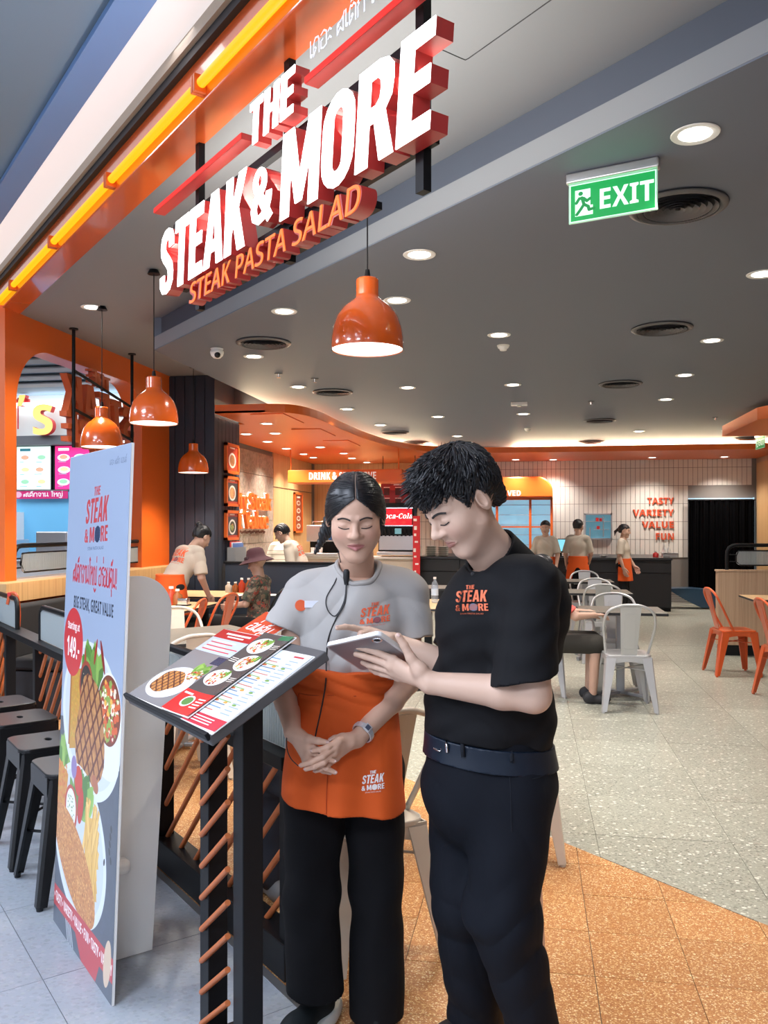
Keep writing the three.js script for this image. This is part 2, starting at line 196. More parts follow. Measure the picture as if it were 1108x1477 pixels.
// ---------- printed food ----------
function leaf(x, X, Y, L, a, col) { x.save(); x.translate(X, Y); x.rotate(a); x.fillStyle = col; x.beginPath(); x.moveTo(0, 0); x.bezierCurveTo(L * .35, -L * .3, L * .8, -L * .25, L, 0); x.bezierCurveTo(L * .8, L * .25, L * .35, L * .3, 0, 0); x.fill(); x.restore(); }
function greens(x, X, Y, R, n) { for (let i = 0; i < n; i++) { const a = -1.57 + rr(-.75, .75), g = rr(0, 1); leaf(x, X + rr(-R * .3, R * .3), Y, R * rr(.5, 1.1), a, rgb(70 + 90 * g, 120 + 80 * g, 45 + 50 * g)); } }
function ellip(x, X, Y, a, b, col, rot = 0) { x.fillStyle = col; x.beginPath(); x.ellipse(X, Y, a, b, rot, 0, 7); x.fill(); }
function steak(x, X, Y, a, b, rot = 0) {
  x.save(); x.translate(X, Y); x.rotate(rot); x.beginPath(); const P = []; for (let i = 0; i < 26; i++) { const q = i / 26 * 6.283, k = 1 + .06 * Math.sin(q * 3 + 1) + .05 * Math.sin(q * 5); P.push([Math.cos(q) * a * k, Math.sin(q) * b * k]); } P.forEach((p, i) => x[i ? 'lineTo' : 'moveTo'](...p)); x.closePath(); x.fillStyle = '#b9814a'; x.fill(); x.clip();
  for (let i = 0; i < 700; i++) { const g = rr(0, 1); x.fillStyle = rgb(150 + 80 * g, 92 + 80 * g, 45 + 55 * g, .35); blob(x, rr(-a, a), rr(-b, b), rr(a * .02, a * .1)); }
  x.strokeStyle = 'rgba(92,36,22,.85)'; x.lineWidth = a * .075; for (let i = -9; i < 10; i++) for (const s of [1, -1]) { x.beginPath(); x.moveTo(i * a * .4 - b * 1.1 * s, -b * 1.5); x.lineTo(i * a * .4 + b * 1.1 * s, b * 1.5); x.stroke(); }
  x.restore();
}
function schnitzel(x, X, Y, a, b, rot) { x.save(); x.translate(X, Y); x.rotate(rot); ellip(x, 0, 0, a, b, '#c98342'); x.beginPath(); x.ellipse(0, 0, a, b, 0, 0, 7); x.clip(); for (let i = 0; i < 2600; i++) { const g = rnd(); x.fillStyle = rgb(165 + 75 * g, 95 + 90 * g, 40 + 70 * g, .8); blob(x, rr(-a, a), rr(-b, b), rr(a * .008, a * .026), 5); } x.restore(); }
function fries(x, X, Y, L, n) { for (let i = 0; i < n; i++) { const a = rr(-1.9, -1.1) + 3.14 * (i % 2), g = rr(0, 1); x.save(); x.translate(X + rr(-L * .3, L * .3), Y + rr(-L * .4, L * .4)); x.rotate(a); x.fillStyle = rgb(215 + 30 * g, 165 + 40 * g, 70 + 50 * g); x.fillRect(-L * .45, -L * .055, L * .9, L * .11); x.fillStyle = rgb(180, 125, 45, .5); x.fillRect(-L * .45, L * .03, L * .9, L * .025); x.restore(); } }
function salad(x, X, Y, r, n = 120) { for (let i = 0; i < n; i++) { const q = rnd(), a = rnd() * 6.3, d = Math.sqrt(rnd()) * r * .9; x.fillStyle = q < .3 ? '#d9622f' : q < .5 ? '#8fae4d' : q < .75 ? '#efe3cf' : q < .9 ? '#a93226' : '#f1b44c'; blob(x, X + Math.cos(a) * d, Y + Math.sin(a) * d * .9, rr(r * .06, r * .17), 6); } }
const posterTex = tx(804, 2000, (x, w, h) => {
  const fill = (y0, y1, c) => { x.fillStyle = c; x.fillRect(0, y0, w, y1 - y0); };
  fill(0, h, '#9fafc9'); x.fillStyle = '#4d5563'; x.beginPath(); x.moveTo(0, 1120); x.lineTo(w, 1010); x.lineTo(w, h); x.lineTo(0, h); x.fill();
  for (let i = 0; i < 500; i++) { x.fillStyle = rgb(90, 100, 118, .1); blob(x, rr(0, w), rr(1080, h), rr(6, 40)); }
  x.fillStyle = '#3a3f49'; x.save(); x.translate(60, 1150); x.rotate(-.35); x.fillRect(0, 0, 70, 520); x.restore();
  greens(x, 60, 1330, 150, 16);
  thai(x, 'เดอะ สเต็ก แอนด์', 560, 66, 20, 200, '#6d7a95', .14);
  x.save(); x.translate(258, 122); x.scale(1.28, .96); logo(x, 0, 0, 245, '#c8474b', '#2d3a55', '#3a4a6a', .06); x.restore();
  thai(x, 'สเต็กจานใหญ่ อร่อยคุ้ม!', 110, 532, 74, 590, '#c72a36', .115);
  cText(x, 'BIG STEAK, GREAT VALUE', w / 2, 640, 68, '#1c2434', .66);
  // first plate
  ellip(x, 420, 1060, 395, 300, '#dfe7f3', .12); ellip(x, 425, 1052, 362, 268, '#cfd9ea', .12); greens(x, 420, 960, 200, 70); ellip(x, 470, 790, 12, 55, '#a82a22', .3); ellip(x, 335, 850, 12, 60, '#b5342a', -.1); ellip(x, 560, 800, 14, 70, '#8d231c', -.5);
  x.fillStyle = '#c69438'; x.beginPath(); x.moveTo(130, 900); x.lineTo(350, 870); x.lineTo(330, 1190); x.lineTo(150, 1230); x.fill(); for (let i = 0; i < 400; i++) { x.fillStyle = rgb(rr(180, 230), rr(140, 180), 60, .5); blob(x, rr(150, 330), rr(900, 1180), rr(3, 11)); } x.fillStyle = '#a86b2f'; x.fillRect(130, 905, 22, 310);
  ellip(x, 655, 1010, 150, 165, '#eef2f8'); ellip(x, 650, 1180, 140, 60, '#e4eaf3'); x.fillStyle = '#e4eaf3'; x.fillRect(512, 1010, 285, 165); ellip(x, 655, 985, 138, 130, '#7c3b22'); salad(x, 655, 985, 132, 190);
  ellip(x, 355, 935, 92, 96, '#a5432e'); ellip(x, 355, 935, 74, 78, '#33302f'); for (let i = 0; i < 24; i++) ellip(x, 355 + rr(-45, 45), 935 + rr(-45, 45), 5, 3, '#cfc4a0');
  steak(x, 425, 1120, 190, 228, .1); ellip(x, 520, 1290, 45, 30, '#b06a4a', .4);
  // price badge
  ellip(x, 150, 785, 142, 142, '#cf3d42'); cText(x, 'Starting at', 150, 735, 44, '#fff', .8); cText(x, '149.-', 150, 850, 118, '#fff', .72);
  // second plate
  ellip(x, 330, 1570, 370, 300, '#dde6f1', .25); ellip(x, 330, 1565, 335, 268, '#cbd6e6', .25); greens(x, 330, 1470, 190, 60); ellip(x, 300, 1330, 55, 60, '#c93a25'); ellip(x, 340, 1420, 38, 75, '#c22f20', .2); ellip(x, 230, 1290, 40, 46, '#8f7bb0');
  x.fillStyle = '#cf9440'; x.beginPath(); x.moveTo(0, 1300); x.lineTo(150, 1340); x.lineTo(110, 1560); x.lineTo(0, 1540); x.fill(); for (let i = 0; i < 260; i++) { x.fillStyle = rgb(rr(190, 225), rr(90, 160), 45, .5); blob(x, rr(0, 130), rr(1310, 1540), rr(3, 12)); }
  ellip(x, 205, 1470, 92, 100, '#b9432f'); ellip(x, 205, 1465, 72, 80, '#eceff0'); for (let i = 0; i < 26; i++) ellip(x, 205 + rr(-45, 45), 1465 + rr(-50, 50), 6, 4, '#7da05f');
  fries(x, 490, 1560, 240, 46); schnitzel(x, 270, 1665, 330, 140, .42);
  for (let i = 0; i < 6; i++) ellip(x, 690 + rr(-40, 60), 1400 + i * 28, 14, 9, '#23262c', rr(0, 2));
  fill(1838, 1925, '#c23a40'); cText(x, '• TASTY • VARIETY • VALUE • FUN • TASTY • VARIETY', w / 2, 1902, 58, '#fff', .57);
  x.fillStyle = '#c23a40'; x.beginPath(); x.moveTo(330, 1925); x.lineTo(650, 1925); x.lineTo(610, 2000); x.lineTo(420, 2000); x.fill(); x.strokeStyle = '#dfe3ea'; x.lineWidth = 7; for (let i = 0; i < 4; i++) { x.beginPath(); x.moveTo(190 + i * 22, 1925); x.lineTo(230 + i * 26, 2000); x.stroke(); }
  ellip(x, 740, 1880, 40, 90, '#d9bfa4', .2);
}, false);
function menuPage(x, X, Y, w, h, kind) {
  x.save(); x.beginPath(); x.rect(X, Y, w, h); x.clip(); x.translate(X, Y);
  if (kind === 0) { x.fillStyle = '#8e8a8a'; x.fillRect(0, 0, w, h); x.fillStyle = '#c03030'; x.fillRect(0, 0, w, h * .12); x.fillStyle = '#c9d4e4'; x.fillRect(0, h * .12, w, h * .2); x.fillStyle = '#fff'; x.fillRect(w * .2, h * .035, w * .6, h * .022); x.fillRect(w * .3, h * .075, w * .4, h * .016); for (let i = 0; i < 6; i++) { x.fillStyle = i % 2 ? '#d94343' : '#fff'; x.fillRect(w * .1, h * (.15 + i * .025), w * rr(.4, .8), h * .012); } ellip(x, w * .48, h * .74, w * .46, h * .2, '#eef1f4'); greens(x, w * .7, h * .6, w * .3, 22); salad(x, w * .74, h * .6, w * .17, 60); steak(x, w * .4, h * .74, w * .3, h * .14, -.3); x.fillStyle = '#37415c'; x.fillRect(w * .7, h * .34, w * .24, h * .1); }
  if (kind === 1) { x.fillStyle = '#57514f'; x.fillRect(0, 0, w, h); x.fillStyle = '#2b7a4a'; x.fillRect(w * .6, 0, w * .4, h * .06); for (let i = 0; i < 3; i++) { const Y = h * (.16 + i * .21), X0 = w * (i % 2 ? .62 : .36); ellip(x, X0, Y, w * .33, h * .1, '#f2f2ee'); greens(x, X0 + w * .1, Y, w * .2, 14); salad(x, X0 - w * .04, Y, w * .2, 70); x.fillStyle = '#efe6d8'; for (let k = 0; k < 3; k++) x.fillRect(X0 < w * .5 ? w * .72 : w * .04, Y - h * .03 + k * h * .02, w * .22, h * .008); } x.fillStyle = '#d8332f'; x.fillRect(0, h * .76, w, h * .24); ellip(x, w * .42, h * .87, w * .18, h * .06, '#f4f2ea'); ellip(x, w * .42, h * .87, w * .14, h * .045, '#63904a'); x.fillStyle = '#fff'; for (let k = 0; k < 4; k++) x.fillRect(w * .66, h * (.82 + k * .03), w * .26, h * .012); x.fillRect(w * .06, h * .79, w * .28, h * .018); }
  if (kind === 2) { x.fillStyle = '#dfe9f3'; x.fillRect(0, 0, w, h); x.fillStyle = '#c8474b'; x.fillRect(w * .6, h * .035, w * .26, h * .02); for (let i = 0; i < 18; i++) { const Y = h * (.1 + i * .041); x.fillStyle = ['#7d9bc4', '#c97b63', '#8fb06a', '#6d7f9d'][i % 4]; x.fillRect(w * .08, Y, w * rr(.3, .5), h * .011); x.fillStyle = '#9fb2cc'; x.fillRect(w * .62, Y, w * rr(.14, .3), h * .011); if (i % 4 === 2) for (let k = 0; k < 3; k++) ellip(x, w * (.2 + k * .25), Y + h * .022, w * .055, h * .012, ['#c7643c', '#d9a352', '#7aa254'][k]); } x.fillStyle = '#cf3b4a'; x.fillRect(0, h * .86, w, h * .12); x.fillStyle = '#fff'; for (let k = 0; k < 3; k++) x.fillRect(w * .12, h * (.885 + k * .027), w * .6, h * .01); }
  if (kind === 3) { x.fillStyle = '#d9502f'; x.fillRect(0, 0, w, h); for (let i = 0; i < 30; i++) { x.fillStyle = rgb(215, rr(50, 110), 45, .4); blob(x, rr(0, w), rr(0, h), rr(20, 60)); } x.save(); x.transform(1, 0, -.25, 1, w * .08, 0); thai(x, 'อ่มคุ้ม', w * .14, h * .25, h * .1, w * .72, '#fff', .17); x.restore(); x.fillStyle = '#ffd9c4'; for (let k = 0; k < 3; k++) x.fillRect(w * .15, h * (.36 + k * .035), w * (.6 - k * .12), h * .015); x.fillStyle = '#2e58b5'; x.fillRect(0, h * .72, w, h * .1); x.fillStyle = '#e8e4e0'; x.fillRect(0, h * .82, w, h * .18); ellip(x, w * .4, h * .6, w * .3, h * .1, '#e9edf2'); steak(x, w * .4, h * .6, w * .18, h * .07); }
  x.restore();
}
const menuTex = [0, 1, 2, 3].map((k) => tx(400, 800, (x, w, h) => menuPage(x, 0, 0, w, h, k), false));
const clear = (w, h, f) => { const t = tx(w, h, f, false); return t; };
const logoOrange = clear(400, 460, (x) => logo(x, 20, 10, 360, '#e2613a', '#3c4f6e', '#c9542f', .06));
const logoWhite = clear(400, 460, (x) => logo(x, 20, 10, 360, '#fdf6f2', '#fdf6f2', '#f5e6de', .06));
const logoPolo = clear(400, 460, (x) => logo(x, 20, 10, 360, '#ef7a55', '#4a6c8a', '#c9653f', .06));
const decalMat = (t, r = .8) => M({ map: t, transparent: true, alphaTest: .35, roughness: r, polygonOffset: true, polygonOffsetFactor: -1 });
// ---------- the setting ----------
const wrapUV = (g, k = 1) => uvBox(g, k);
const clipPoly = (poly, inside, cut) => { const out = []; for (let i = 0; i < poly.length; i++) { const a = poly[i], b = poly[(i + 1) % poly.length], ia = inside(a), ib = inside(b); if (ia >= 0) out.push(a); if ((ia >= 0) !== (ib >= 0)) { const k = ia / (ia - ib); out.push([a[0] + (b[0] - a[0]) * k, a[1] + (b[1] - a[1]) * k]); } } return out; };
const S = (p) => (p[0] + p[1]) * Q;            // s of an (X, D) pair
const floorRoot = structG('floor');
const orangeTileM = [0, 1, 2, 3].map((i) => M({ map: orangeTerrazzo, color: new THREE.Color().setScalar([1, .95, 1, .9][i]), roughness: .36 }));
const grayTileM = [0, 1, 2, 3].map((i) => M({ map: grayTerrazzo, color: new THREE.Color().setScalar([1, .96, 1.03, .92][i]), roughness: .3 }));
const mallTileM = [0, 1, 2].map((i) => M({ map: mallStone, color: new THREE.Color().setScalar([1, .95, 1.03][i]), roughness: .28 }));
function tiles(size, region, ms, k, rot, box) {
  for (let a = box[0]; a < box[1]; a += size) for (let b = box[2]; b < box[3]; b += size) {
    const g = .0012; let poly = [[a + g, b + g], [a + size - g, b + g], [a + size - g, b + size - g], [a + g, b + size - g]];
    if (rot) poly = poly.map(([s, t]) => [(s - t) * Q, (s + t) * Q]);
    for (const f of region) poly = clipPoly(poly, f);
    if (poly.length < 3) continue; let A = 0; for (let i = 0; i < poly.length; i++) { const p = poly[i], q = poly[(i + 1) % poly.length]; A += p[0] * q[1] - q[0] * p[1]; } if (Math.abs(A) < .004) continue;
    const q = uvBox(slab(poly, -.006, rr(-.0003, .0003)), k), u = q.attributes.uv, ou = rnd(), ov = rnd(); for (let i = 0; i < u.count; i++) u.setXY(i, u.getX(i) + ou, u.getY(i) + ov);
    struct('floor_tile', q, ms[Math.floor(rnd() * ms.length)], floorRoot);
  }
}
const sFence = 1.3, sBorder = 2.973;
tiles(.315, [(p) => S(p) - sFence, (p) => sBorder - S(p), (p) => p[1] - 1.0, (p) => p[0] + 4.2], orangeTileM, .62, false, [-4.2, 2.4, .97, 7.4]);
tiles(.62, [(p) => S(p) - sBorder, (p) => p[0] + 4.5, (p) => 17.2 - p[1]], grayTileM, .95, false, [-4.65, 4.3, 1.7, 11]);
tiles(.6, [(p) => sFence - .012 - S(p), (p) => S(p) + .6], mallTileM, .6, true, [-.52, 1.32, .5, 6.8]);
{ // the rest of the ground, beyond the tiles that can be told apart
  struct('floor_slab', wrapUV(slab([[-9, -8], [8, -8], [8, 18], [-9, 18]], -.16, -.0065)), mat.grout, floorRoot);
  const far = M({ map: grayTerrazzo, roughness: .3 }), mall = M({ map: mallStone, roughness: .28 });
  struct('floor_far', wrapUV(slab([[-4.5, 11.02], [4.3, 11.02], [4.3, 17.2], [-4.5, 17.2]], -.006, 0), .95), far, floorRoot);
  struct('floor_side', wrapUV(slab([[3.2, 1.02], [4.3, -.09], [4.3, 1.02]], -.006, 0), .95), far, floorRoot);
  struct('floor_mall', wrapUV(slab([[-9, -8], [8, -8], [8, -6.18], [-9, 10.82]], -.012, -.007), .6), mall, floorRoot);
  struct('threshold_strip', bx(8.6, .006, .03, 0, -.001, 0).rotateY(SHOP).translate(...st(sFence - .006, 2.5).toArray()), mat.steel, floorRoot);
  struct('border_strip', bx(8, .006, .008, 0, -.003, 0).rotateY(SHOP).translate(...st(sBorder, 2).toArray()), mat.dark, floorRoot);
}
// walls
const wallBack = structG('wall_back');
struct('wall_core', bx2(-4.7, 4.5, 0, 3.4, -17.3, -17.5), mat.grout, wallBack);
{ const rows = []; const W = .0905, H = .352; for (let i = 0; i < 72; i++) for (let j = 0; j < 8; j++) { const x = -2.3 + i * W, y = .88 + j * H; if (x > 2.95 && y < 1.95) continue; if (x + W > 4.26) continue; rows.push(bx(W - .008, H - .008, .012, x + W / 2, Math.min(y + H / 2, 3), -17.294 + rr(-.0008, .0008))); }
  const o = struct('wall_tiles', rows, mat.tileWhite, wallBack); o.userData.kind = 'stuff'; }
for (let i = 0; i < 3; i++) struct('wood_panel', wrapUV(bx(.72, 2.8, .02, -4.12 + i * .73 + .0, 1.4, -17.29, .003), 1.2), mat.woodLight, wallBack);
const wallLeft = structG('wall_left');
struct('wall_core', bx2(-4.52, -4.7, 0, 3.4, -10.4, -17.5), mat.grout, wallLeft);
for (let i = 0; i < 5; i++) for (let j = 0; j < 7; j++) struct('concrete_panel', wrapUV(bx(.022, .372, .796, -4.51, .26 + j * .38, -10.85 - i * .802, .003), .9), mat.concrete, wallLeft);
for (let i = 0; i < 4; i++) { struct('wood_panel', wrapUV(bx(.024, 2.18, .655, -4.51, 1.09, -14.8 - i * .662, .003), 1.2), mat.woodLight, wallLeft); struct('wood_panel', wrapUV(bx(.024, .6, .655, -4.51, 2.5, -14.8 - i * .662, .003), 1.2), mat.woodLight, wallLeft); }
const wallRight = structG('wall_right');
struct('wall_core', bx2(4.3, 4.5, 0, 3.4, 2.2, -17.5), mat.woodPale, wallRight);
for (let i = 0; i < 5; i++) struct('wood_panel', wrapUV(bx(.03, 2.7, .7, 4.285, 1.35, -16.8 + i * .705, .003), 1.2), mat.woodLight, wallRight);
// dark panelled pier with upright boards
const pier = structG('pillar');
struct('pier_core', bx2(-4.45, -3.7, 0, 3.28, -9.52, -10.4), mat.navyPanel, pier);
for (let i = 0; i < 6; i++) struct('board', bx(.118, 3.26, .022, -4.36 + i * .1245 - .0, 1.64, -9.51, .004), mat.navyPanel, pier);
for (let i = 0; i < 7; i++) struct('board', bx(.022, 2.78, .118, -3.69, 1.4, -9.56 - i * .1245, .004), mat.navyPanel, pier);
// ceilings
const ceilH = 3.0, upH = 3.28, sBulk = 2.57, XL = -3.19;
struct('ceiling', slab([[XL, 3.64 - XL], [4.5, 3.64 - 4.5], [4.5, 17.4], [-4.7, 17.4], [-4.7, 10.25], [XL, 10.25]], ceilH, ceilH + .02), mat.ceilGrey);
struct('ceiling_upper', slab([[-4.45, 2.262 + 4.45], [4.5, 2.262 - 4.5], [4.5, 3.72 - 4.5], [XL, 3.72 - XL], [XL, 10.25], [-4.45, 10.25]], upH, upH + .02), mat.ceilUpperLit);  // paler than the main ceiling: light from the sign put into its colour
{ const t0 = -3.0, t1 = (-XL * 2 + 3.64) * Q, L = t1 - t0, mid = (t0 + t1) / 2;
  struct('beam_front', bx(L, .165, .1, 0, 3.195, 0).rotateY(SHOP).translate(...st(sBulk + .1, mid).toArray()), mat.beamShade); struct('beam_lower', bx(L + .02, .106, .08, 0, 3.06, 0).rotateY(SHOP).translate(...st(sBulk + .042, mid - .01).toArray()), mat.ceilUpperLit);  // dark upper and pale lower band: shade and light painted on one beam
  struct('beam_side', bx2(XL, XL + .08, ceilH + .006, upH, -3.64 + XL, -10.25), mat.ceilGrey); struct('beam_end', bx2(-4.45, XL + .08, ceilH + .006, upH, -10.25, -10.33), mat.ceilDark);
  struct('ceiling_hatch', path([[600, 55], [672, 87], [806, -8]].map(([a, b]) => atH(a, b, upH)), .0028, 4, .01), mat.dark); }
struct('roof', slab([[-10, -9], [8.5, -9], [8.5, 18.5], [-10, 18.5]], 3.62, 3.8), mat.mallGrey);
struct('wall_mall_back', bx(20, 3.7, .2, 0, 1.8, 0).rotateY(SHOP).translate(...st(-5.6, 2).toArray()), mat.white);
struct('wall_mall_right', bx(.2, 3.7, 9, 0, 1.8, 0).rotateY(SHOP).translate(...st(-2.5, -4.6).toArray()), mat.white);
// the orange portal of the shopfront
{ const p = new THREE.Shape(); const tl = 8.0, R = .42;        // drawn in (-t, y)
  p.moveTo(4.2, 3.28); p.lineTo(4.2, 3.52); p.lineTo(-8.7, 3.52); p.lineTo(-8.7, 0); p.lineTo(-tl, 0); p.lineTo(-tl, 3.28 - R); p.absarc(-tl + R, 3.28 - R, R, Math.PI, Math.PI / 2, true); p.lineTo(4.2, 3.28);
  const root = structG('trim_1'); struct('portal_frame', ext(p, .16, .006, 24).translate(0, 0, -.16).rotateY(SHOP).translate(...st(1.44, 0).toArray()), mat.orangeGloss, root);
  struct('stone_trim', bx(12.6, .055, .1, -2.3, 3.55, 0).rotateY(SHOP).translate(...st(1.435, 0).toArray()), mat.trim, root);
  struct('shadow_gap', bx(12.6, .04, .05, -2.3, 3.5, 0).rotateY(SHOP).translate(...st(1.43, 0).toArray()), mat.dark, root);
  for (let i = 0; i < 7; i++) { const t = 7.55 - i * 1.2; const n = thing('light_strip', `amber neon tube ${['at the far end', 'second from the far end', 'third from the far end', 'in the middle', 'above the word THE', 'above the word MORE', 'past the near end'][i]} of the orange shopfront header`, 'light', st(1.41, t, 3.335), SHOP, 'amber neon tubes on the shopfront header');
    obj('tube', rod([-.575, 0, 0], [.575, 0, 0], .021, .021, 14), mat.neon, n); for (const s of [-1, 1]) obj('end_cap', bx(.02, .075, .06, s * .588, 0, .0, .004), mat.orangePaint, n);
    area('neon_light', 1.1, .05, 0xff7a10, 1.2, V3(0, 0, .026), V3(0, 0, 2), n); n.children.at(-1).lookAt(st(-2, t, 3.0)); n.children.at(-1).rotation.set(-.3, 0, 0); } }
// mall ceiling: luminous band and pale blue strip along the shopfront
{ const b = structG('mall_ceiling'); struct('light_band', bx(13, .02, .235, -2.5, 3.6, 0).rotateY(SHOP).translate(...st(1.325, 0).toArray()), mat.bandGlow, b); struct('blue_strip', bx(13, .03, .14, -2.5, 3.6, 0).rotateY(SHOP).translate(...st(1.135, 0).toArray()), mat.mallBlue, b);
  for (const [s, t] of MALL_PANELS) struct('light_panel', bx(1.2, .02, 1.2, 0, 3.6, 0).translate(...st(s, t).toArray()), glow(C(.92, .96, 1), 1.5), b);
  area('band_light', 9, .16, 0xfff2ee, 2.2, st(1.34, 3.5, 3.57), st(1.34, 3.5, 0)); }
// side wall with the arched opening
{ const w = new THREE.Shape(); w.moveTo(6.3, 0); w.lineTo(9.54, 0); w.lineTo(9.54, 3.3); w.lineTo(6.3, 3.3); w.lineTo(6.3, 0);
  const h = new THREE.Path(), a = 6.46, b = 8.78, y0 = 1.0, y1 = 3.03, r1 = .5, r2 = .38; h.moveTo(a, y0); h.lineTo(b, y0); h.lineTo(b, y1 - r2); h.absarc(b - r2, y1 - r2, r2, 0, Math.PI / 2); h.lineTo(a + r1, y1); h.absarc(a + r1, y1 - r1, r1, Math.PI / 2, Math.PI); h.lineTo(a, y0); w.holes.push(h);
  struct('wall_side', ext(w, .2, .004, 24).rotateY(Math.PI / 2).translate(-4.45, 0, 0), mat.orangePaint);
  struct('window_sill', wrapUV(bx2(-4.5, -4.1, .87, 1.03, -6.1, -9.5, .006), 1.2), mat.woodLight); }
// lowered orange soffit with a curved edge
{ const P = [[-3.62, 9.36], [-3.0, 9.36]]; const c = new THREE.CatmullRomCurve3([[-3.0, 9.36], [-2.75, 9.46], [-2.6, 9.8], [-2.52, 11.2], [-2.42, 12.6], [-2.2, 13.8], [-1.7, 14.75], [-.9, 15.15], [0, 15.2]].map((q) => V3(q[0], q[1], 0))); for (const q of c.getPoints(40).slice(1)) P.push([q.x, q.y]);
  P.push([4.3, 15.3], [4.3, 17.28], [-4.5, 17.28], [-4.5, 10.42], [-3.62, 10.42]);
  const root = structG('ceiling_soffit'); struct('soffit_slab', slab(P, 2.8, 2.825), mat.orangePaint, root);
  const E = P.slice(1, 43), strip = [], rim = [bx2(-3.62, -3.0, 2.801, 2.9, -9.36, -9.39), bx2(0, 4.3, 2.801, 2.9, -15.21, -15.3)]; for (let i = 0; i < E.length - 1; i++) { const a = E[i], b = E[i + 1], L = Math.hypot(b[0] - a[0], b[1] - a[1]); rim.push(bx(L + .006, .099, .03, 0, 2.8505, 0).rotateY(Math.atan2(b[1] - a[1], b[0] - a[0])).translate((a[0] + b[0]) / 2 - .01, 0, -(a[1] + b[1]) / 2 - .01)); if (i > 6) strip.push(rod([a[0] - .6, 2.845, -a[1] - .6], [b[0] - .6, 2.845, -b[1] - .6], .01, .01, 6)); }
  struct('soffit_rim', rim, mat.orangePaint, root); struct('cove_strip', strip, glow(C(1, .9, .72), 5), root);
  for (const [a, b, n, w] of [[[-3.55, 12.2], [-2.5, 12.2], 4.2, .1], [[2.0, 16.3], [2.0, 15.2], 4.6, .1], [[-2.6, 15.6], [-1.8, 14.6], 1.9, .1]]) area('cove_light', n, w, 0xffe6bf, 110, V3(a[0], 2.885, -a[1]), V3(b[0], 3.25, -b[1]), root);
  for (let i = 0; i < 3; i++) { const y = 9.9 + i * 1.55; struct('soffit_louvre', bx(.4, .012, .9, -3.02 + i * .05, 2.794, -y).rotateY(0), mat.orangePaint, root); } 
  const R2 = structG('ceiling_soffit_side'); const r = [[2.72, 10.9], [2.85, 10.55], [3.15, 10.42], [4.3, 10.42], [4.3, 12.8], [2.72, 12.8]]; struct('soffit_slab', slab(r, 2.78, 2.93), mat.orangePaint, R2); }
// ---------- the illuminated shop sign ----------
function signLetters(root, str, x0, wide, h, y0, shear, depth, faceM, sideM, gap = .07) {
  const L = layText(str, gap), sx = wide / (L.w * h);
  for (const o of L.out) {
    const sh = glyphShapes(o.ch, x0 + o.x * h * sx, h, sx, shear, y0), b = obj('letter', sh.map((s) => ext(s, depth).translate(0, 0, -depth)), sideM, root);
    if (faceM) obj('letter_face', sh.map((s) => ext(s, .004)), faceM, b);
  }
}
{ const g = thing('shop_sign', 'large white glowing shop sign with red sides hung under the orange header', 'sign', st(1.5, 3.0), SHOP);
  signLetters(g, 'STEAK', -1.05, .95, .31, 2.61, .1, .065, mat.signFace, mat.signRed, .05); signLetters(g, '&', -.045, .19, .22, 2.655, 0, .065, mat.signFace, mat.signRed); signLetters(g, 'MORE', .2, .9, .31, 2.618, .1, .065, mat.signFace, mat.signRed, .05); signLetters(g, 'THE', -.06, .36, .165, 2.988, .1, .06, mat.signFace, mat.signRed);
  for (const [a, b] of [[-1.13, -.13], [.385, 1.2]]) { const q = obj('line_bar', bx2(a, b, 3.052, 3.078, -.055, 0), mat.signRed, g); obj('line_face', bx2(a, b, 3.054, 3.076, 0, .003), mat.redLine, q); }
  const tg = text3('STEAK PASTA SALAD', .088, .045, null, REG), b = tg.boundingBox, k = 1.4 / (b.max.x - b.min.x), tl = (z, m, name, par, d, f = REG) => obj(name, text3('STEAK PASTA SALAD', .088, d, null, f, f === REG ? k : 1.43 / (text3('STEAK PASTA SALAD', .088, .01).boundingBox.max.x), .18).translate(f === REG ? -.675 : -.69, f === REG ? 2.5 : 2.499, z), m, par);
  const base = tl(-.06, mat.signRed, 'tagline', g, .06, FONT); tl(0, mat.tagFace, 'tagline_face', base, .003);
  obj('frame_bar', [bx2(-1.05, 1.05, 2.95, 2.985, -.1, -.07), bx2(-.95, 1.02, 2.63, 2.66, -.1, -.07), bx2(-.62, .72, 2.525, 2.55, -.1, -.07)], mat.black, g);
  for (const x of [-.75, .12, .96]) obj('hanger', bx2(x - .02, x + .02, 2.5, 3.28, -.1, -.07), mat.black, g);
  const th = clear(1024, 256, (x) => { x.clearRect(0, 0, 1024, 256); thai(x, 'เดอะ สเต็ก แอนด์ มอร์', 20, 180, 100, 980, '#e8edf5', .1); });
  obj('thai_lettering', new THREE.PlaneGeometry(.78, .16).translate(.79, 3.155, 0), M({ map: th, transparent: true, alphaTest: .3, roughness: .5, side: THREE.DoubleSide, emissive: 0xffffff, emissiveMap: th, emissiveIntensity: .35 }), g);
  const l = area('sign_light', 2.0, .34, 0xf4f2ff, 2.5, V3(0, 2.77, .02), V3(0, 0, 0), g); l.rotation.set(0, Math.PI, 0);
  const u = area('added_ceiling_fill', 2.1, .3, 0xf6f4ec, 12, V3(0, 2.72, -.13), V3(0, 0, 0), g); u.rotation.set(Math.PI / 2 - .7, 0, 0);  // added unseen fill, brightens the upper ceiling behind the letters
}
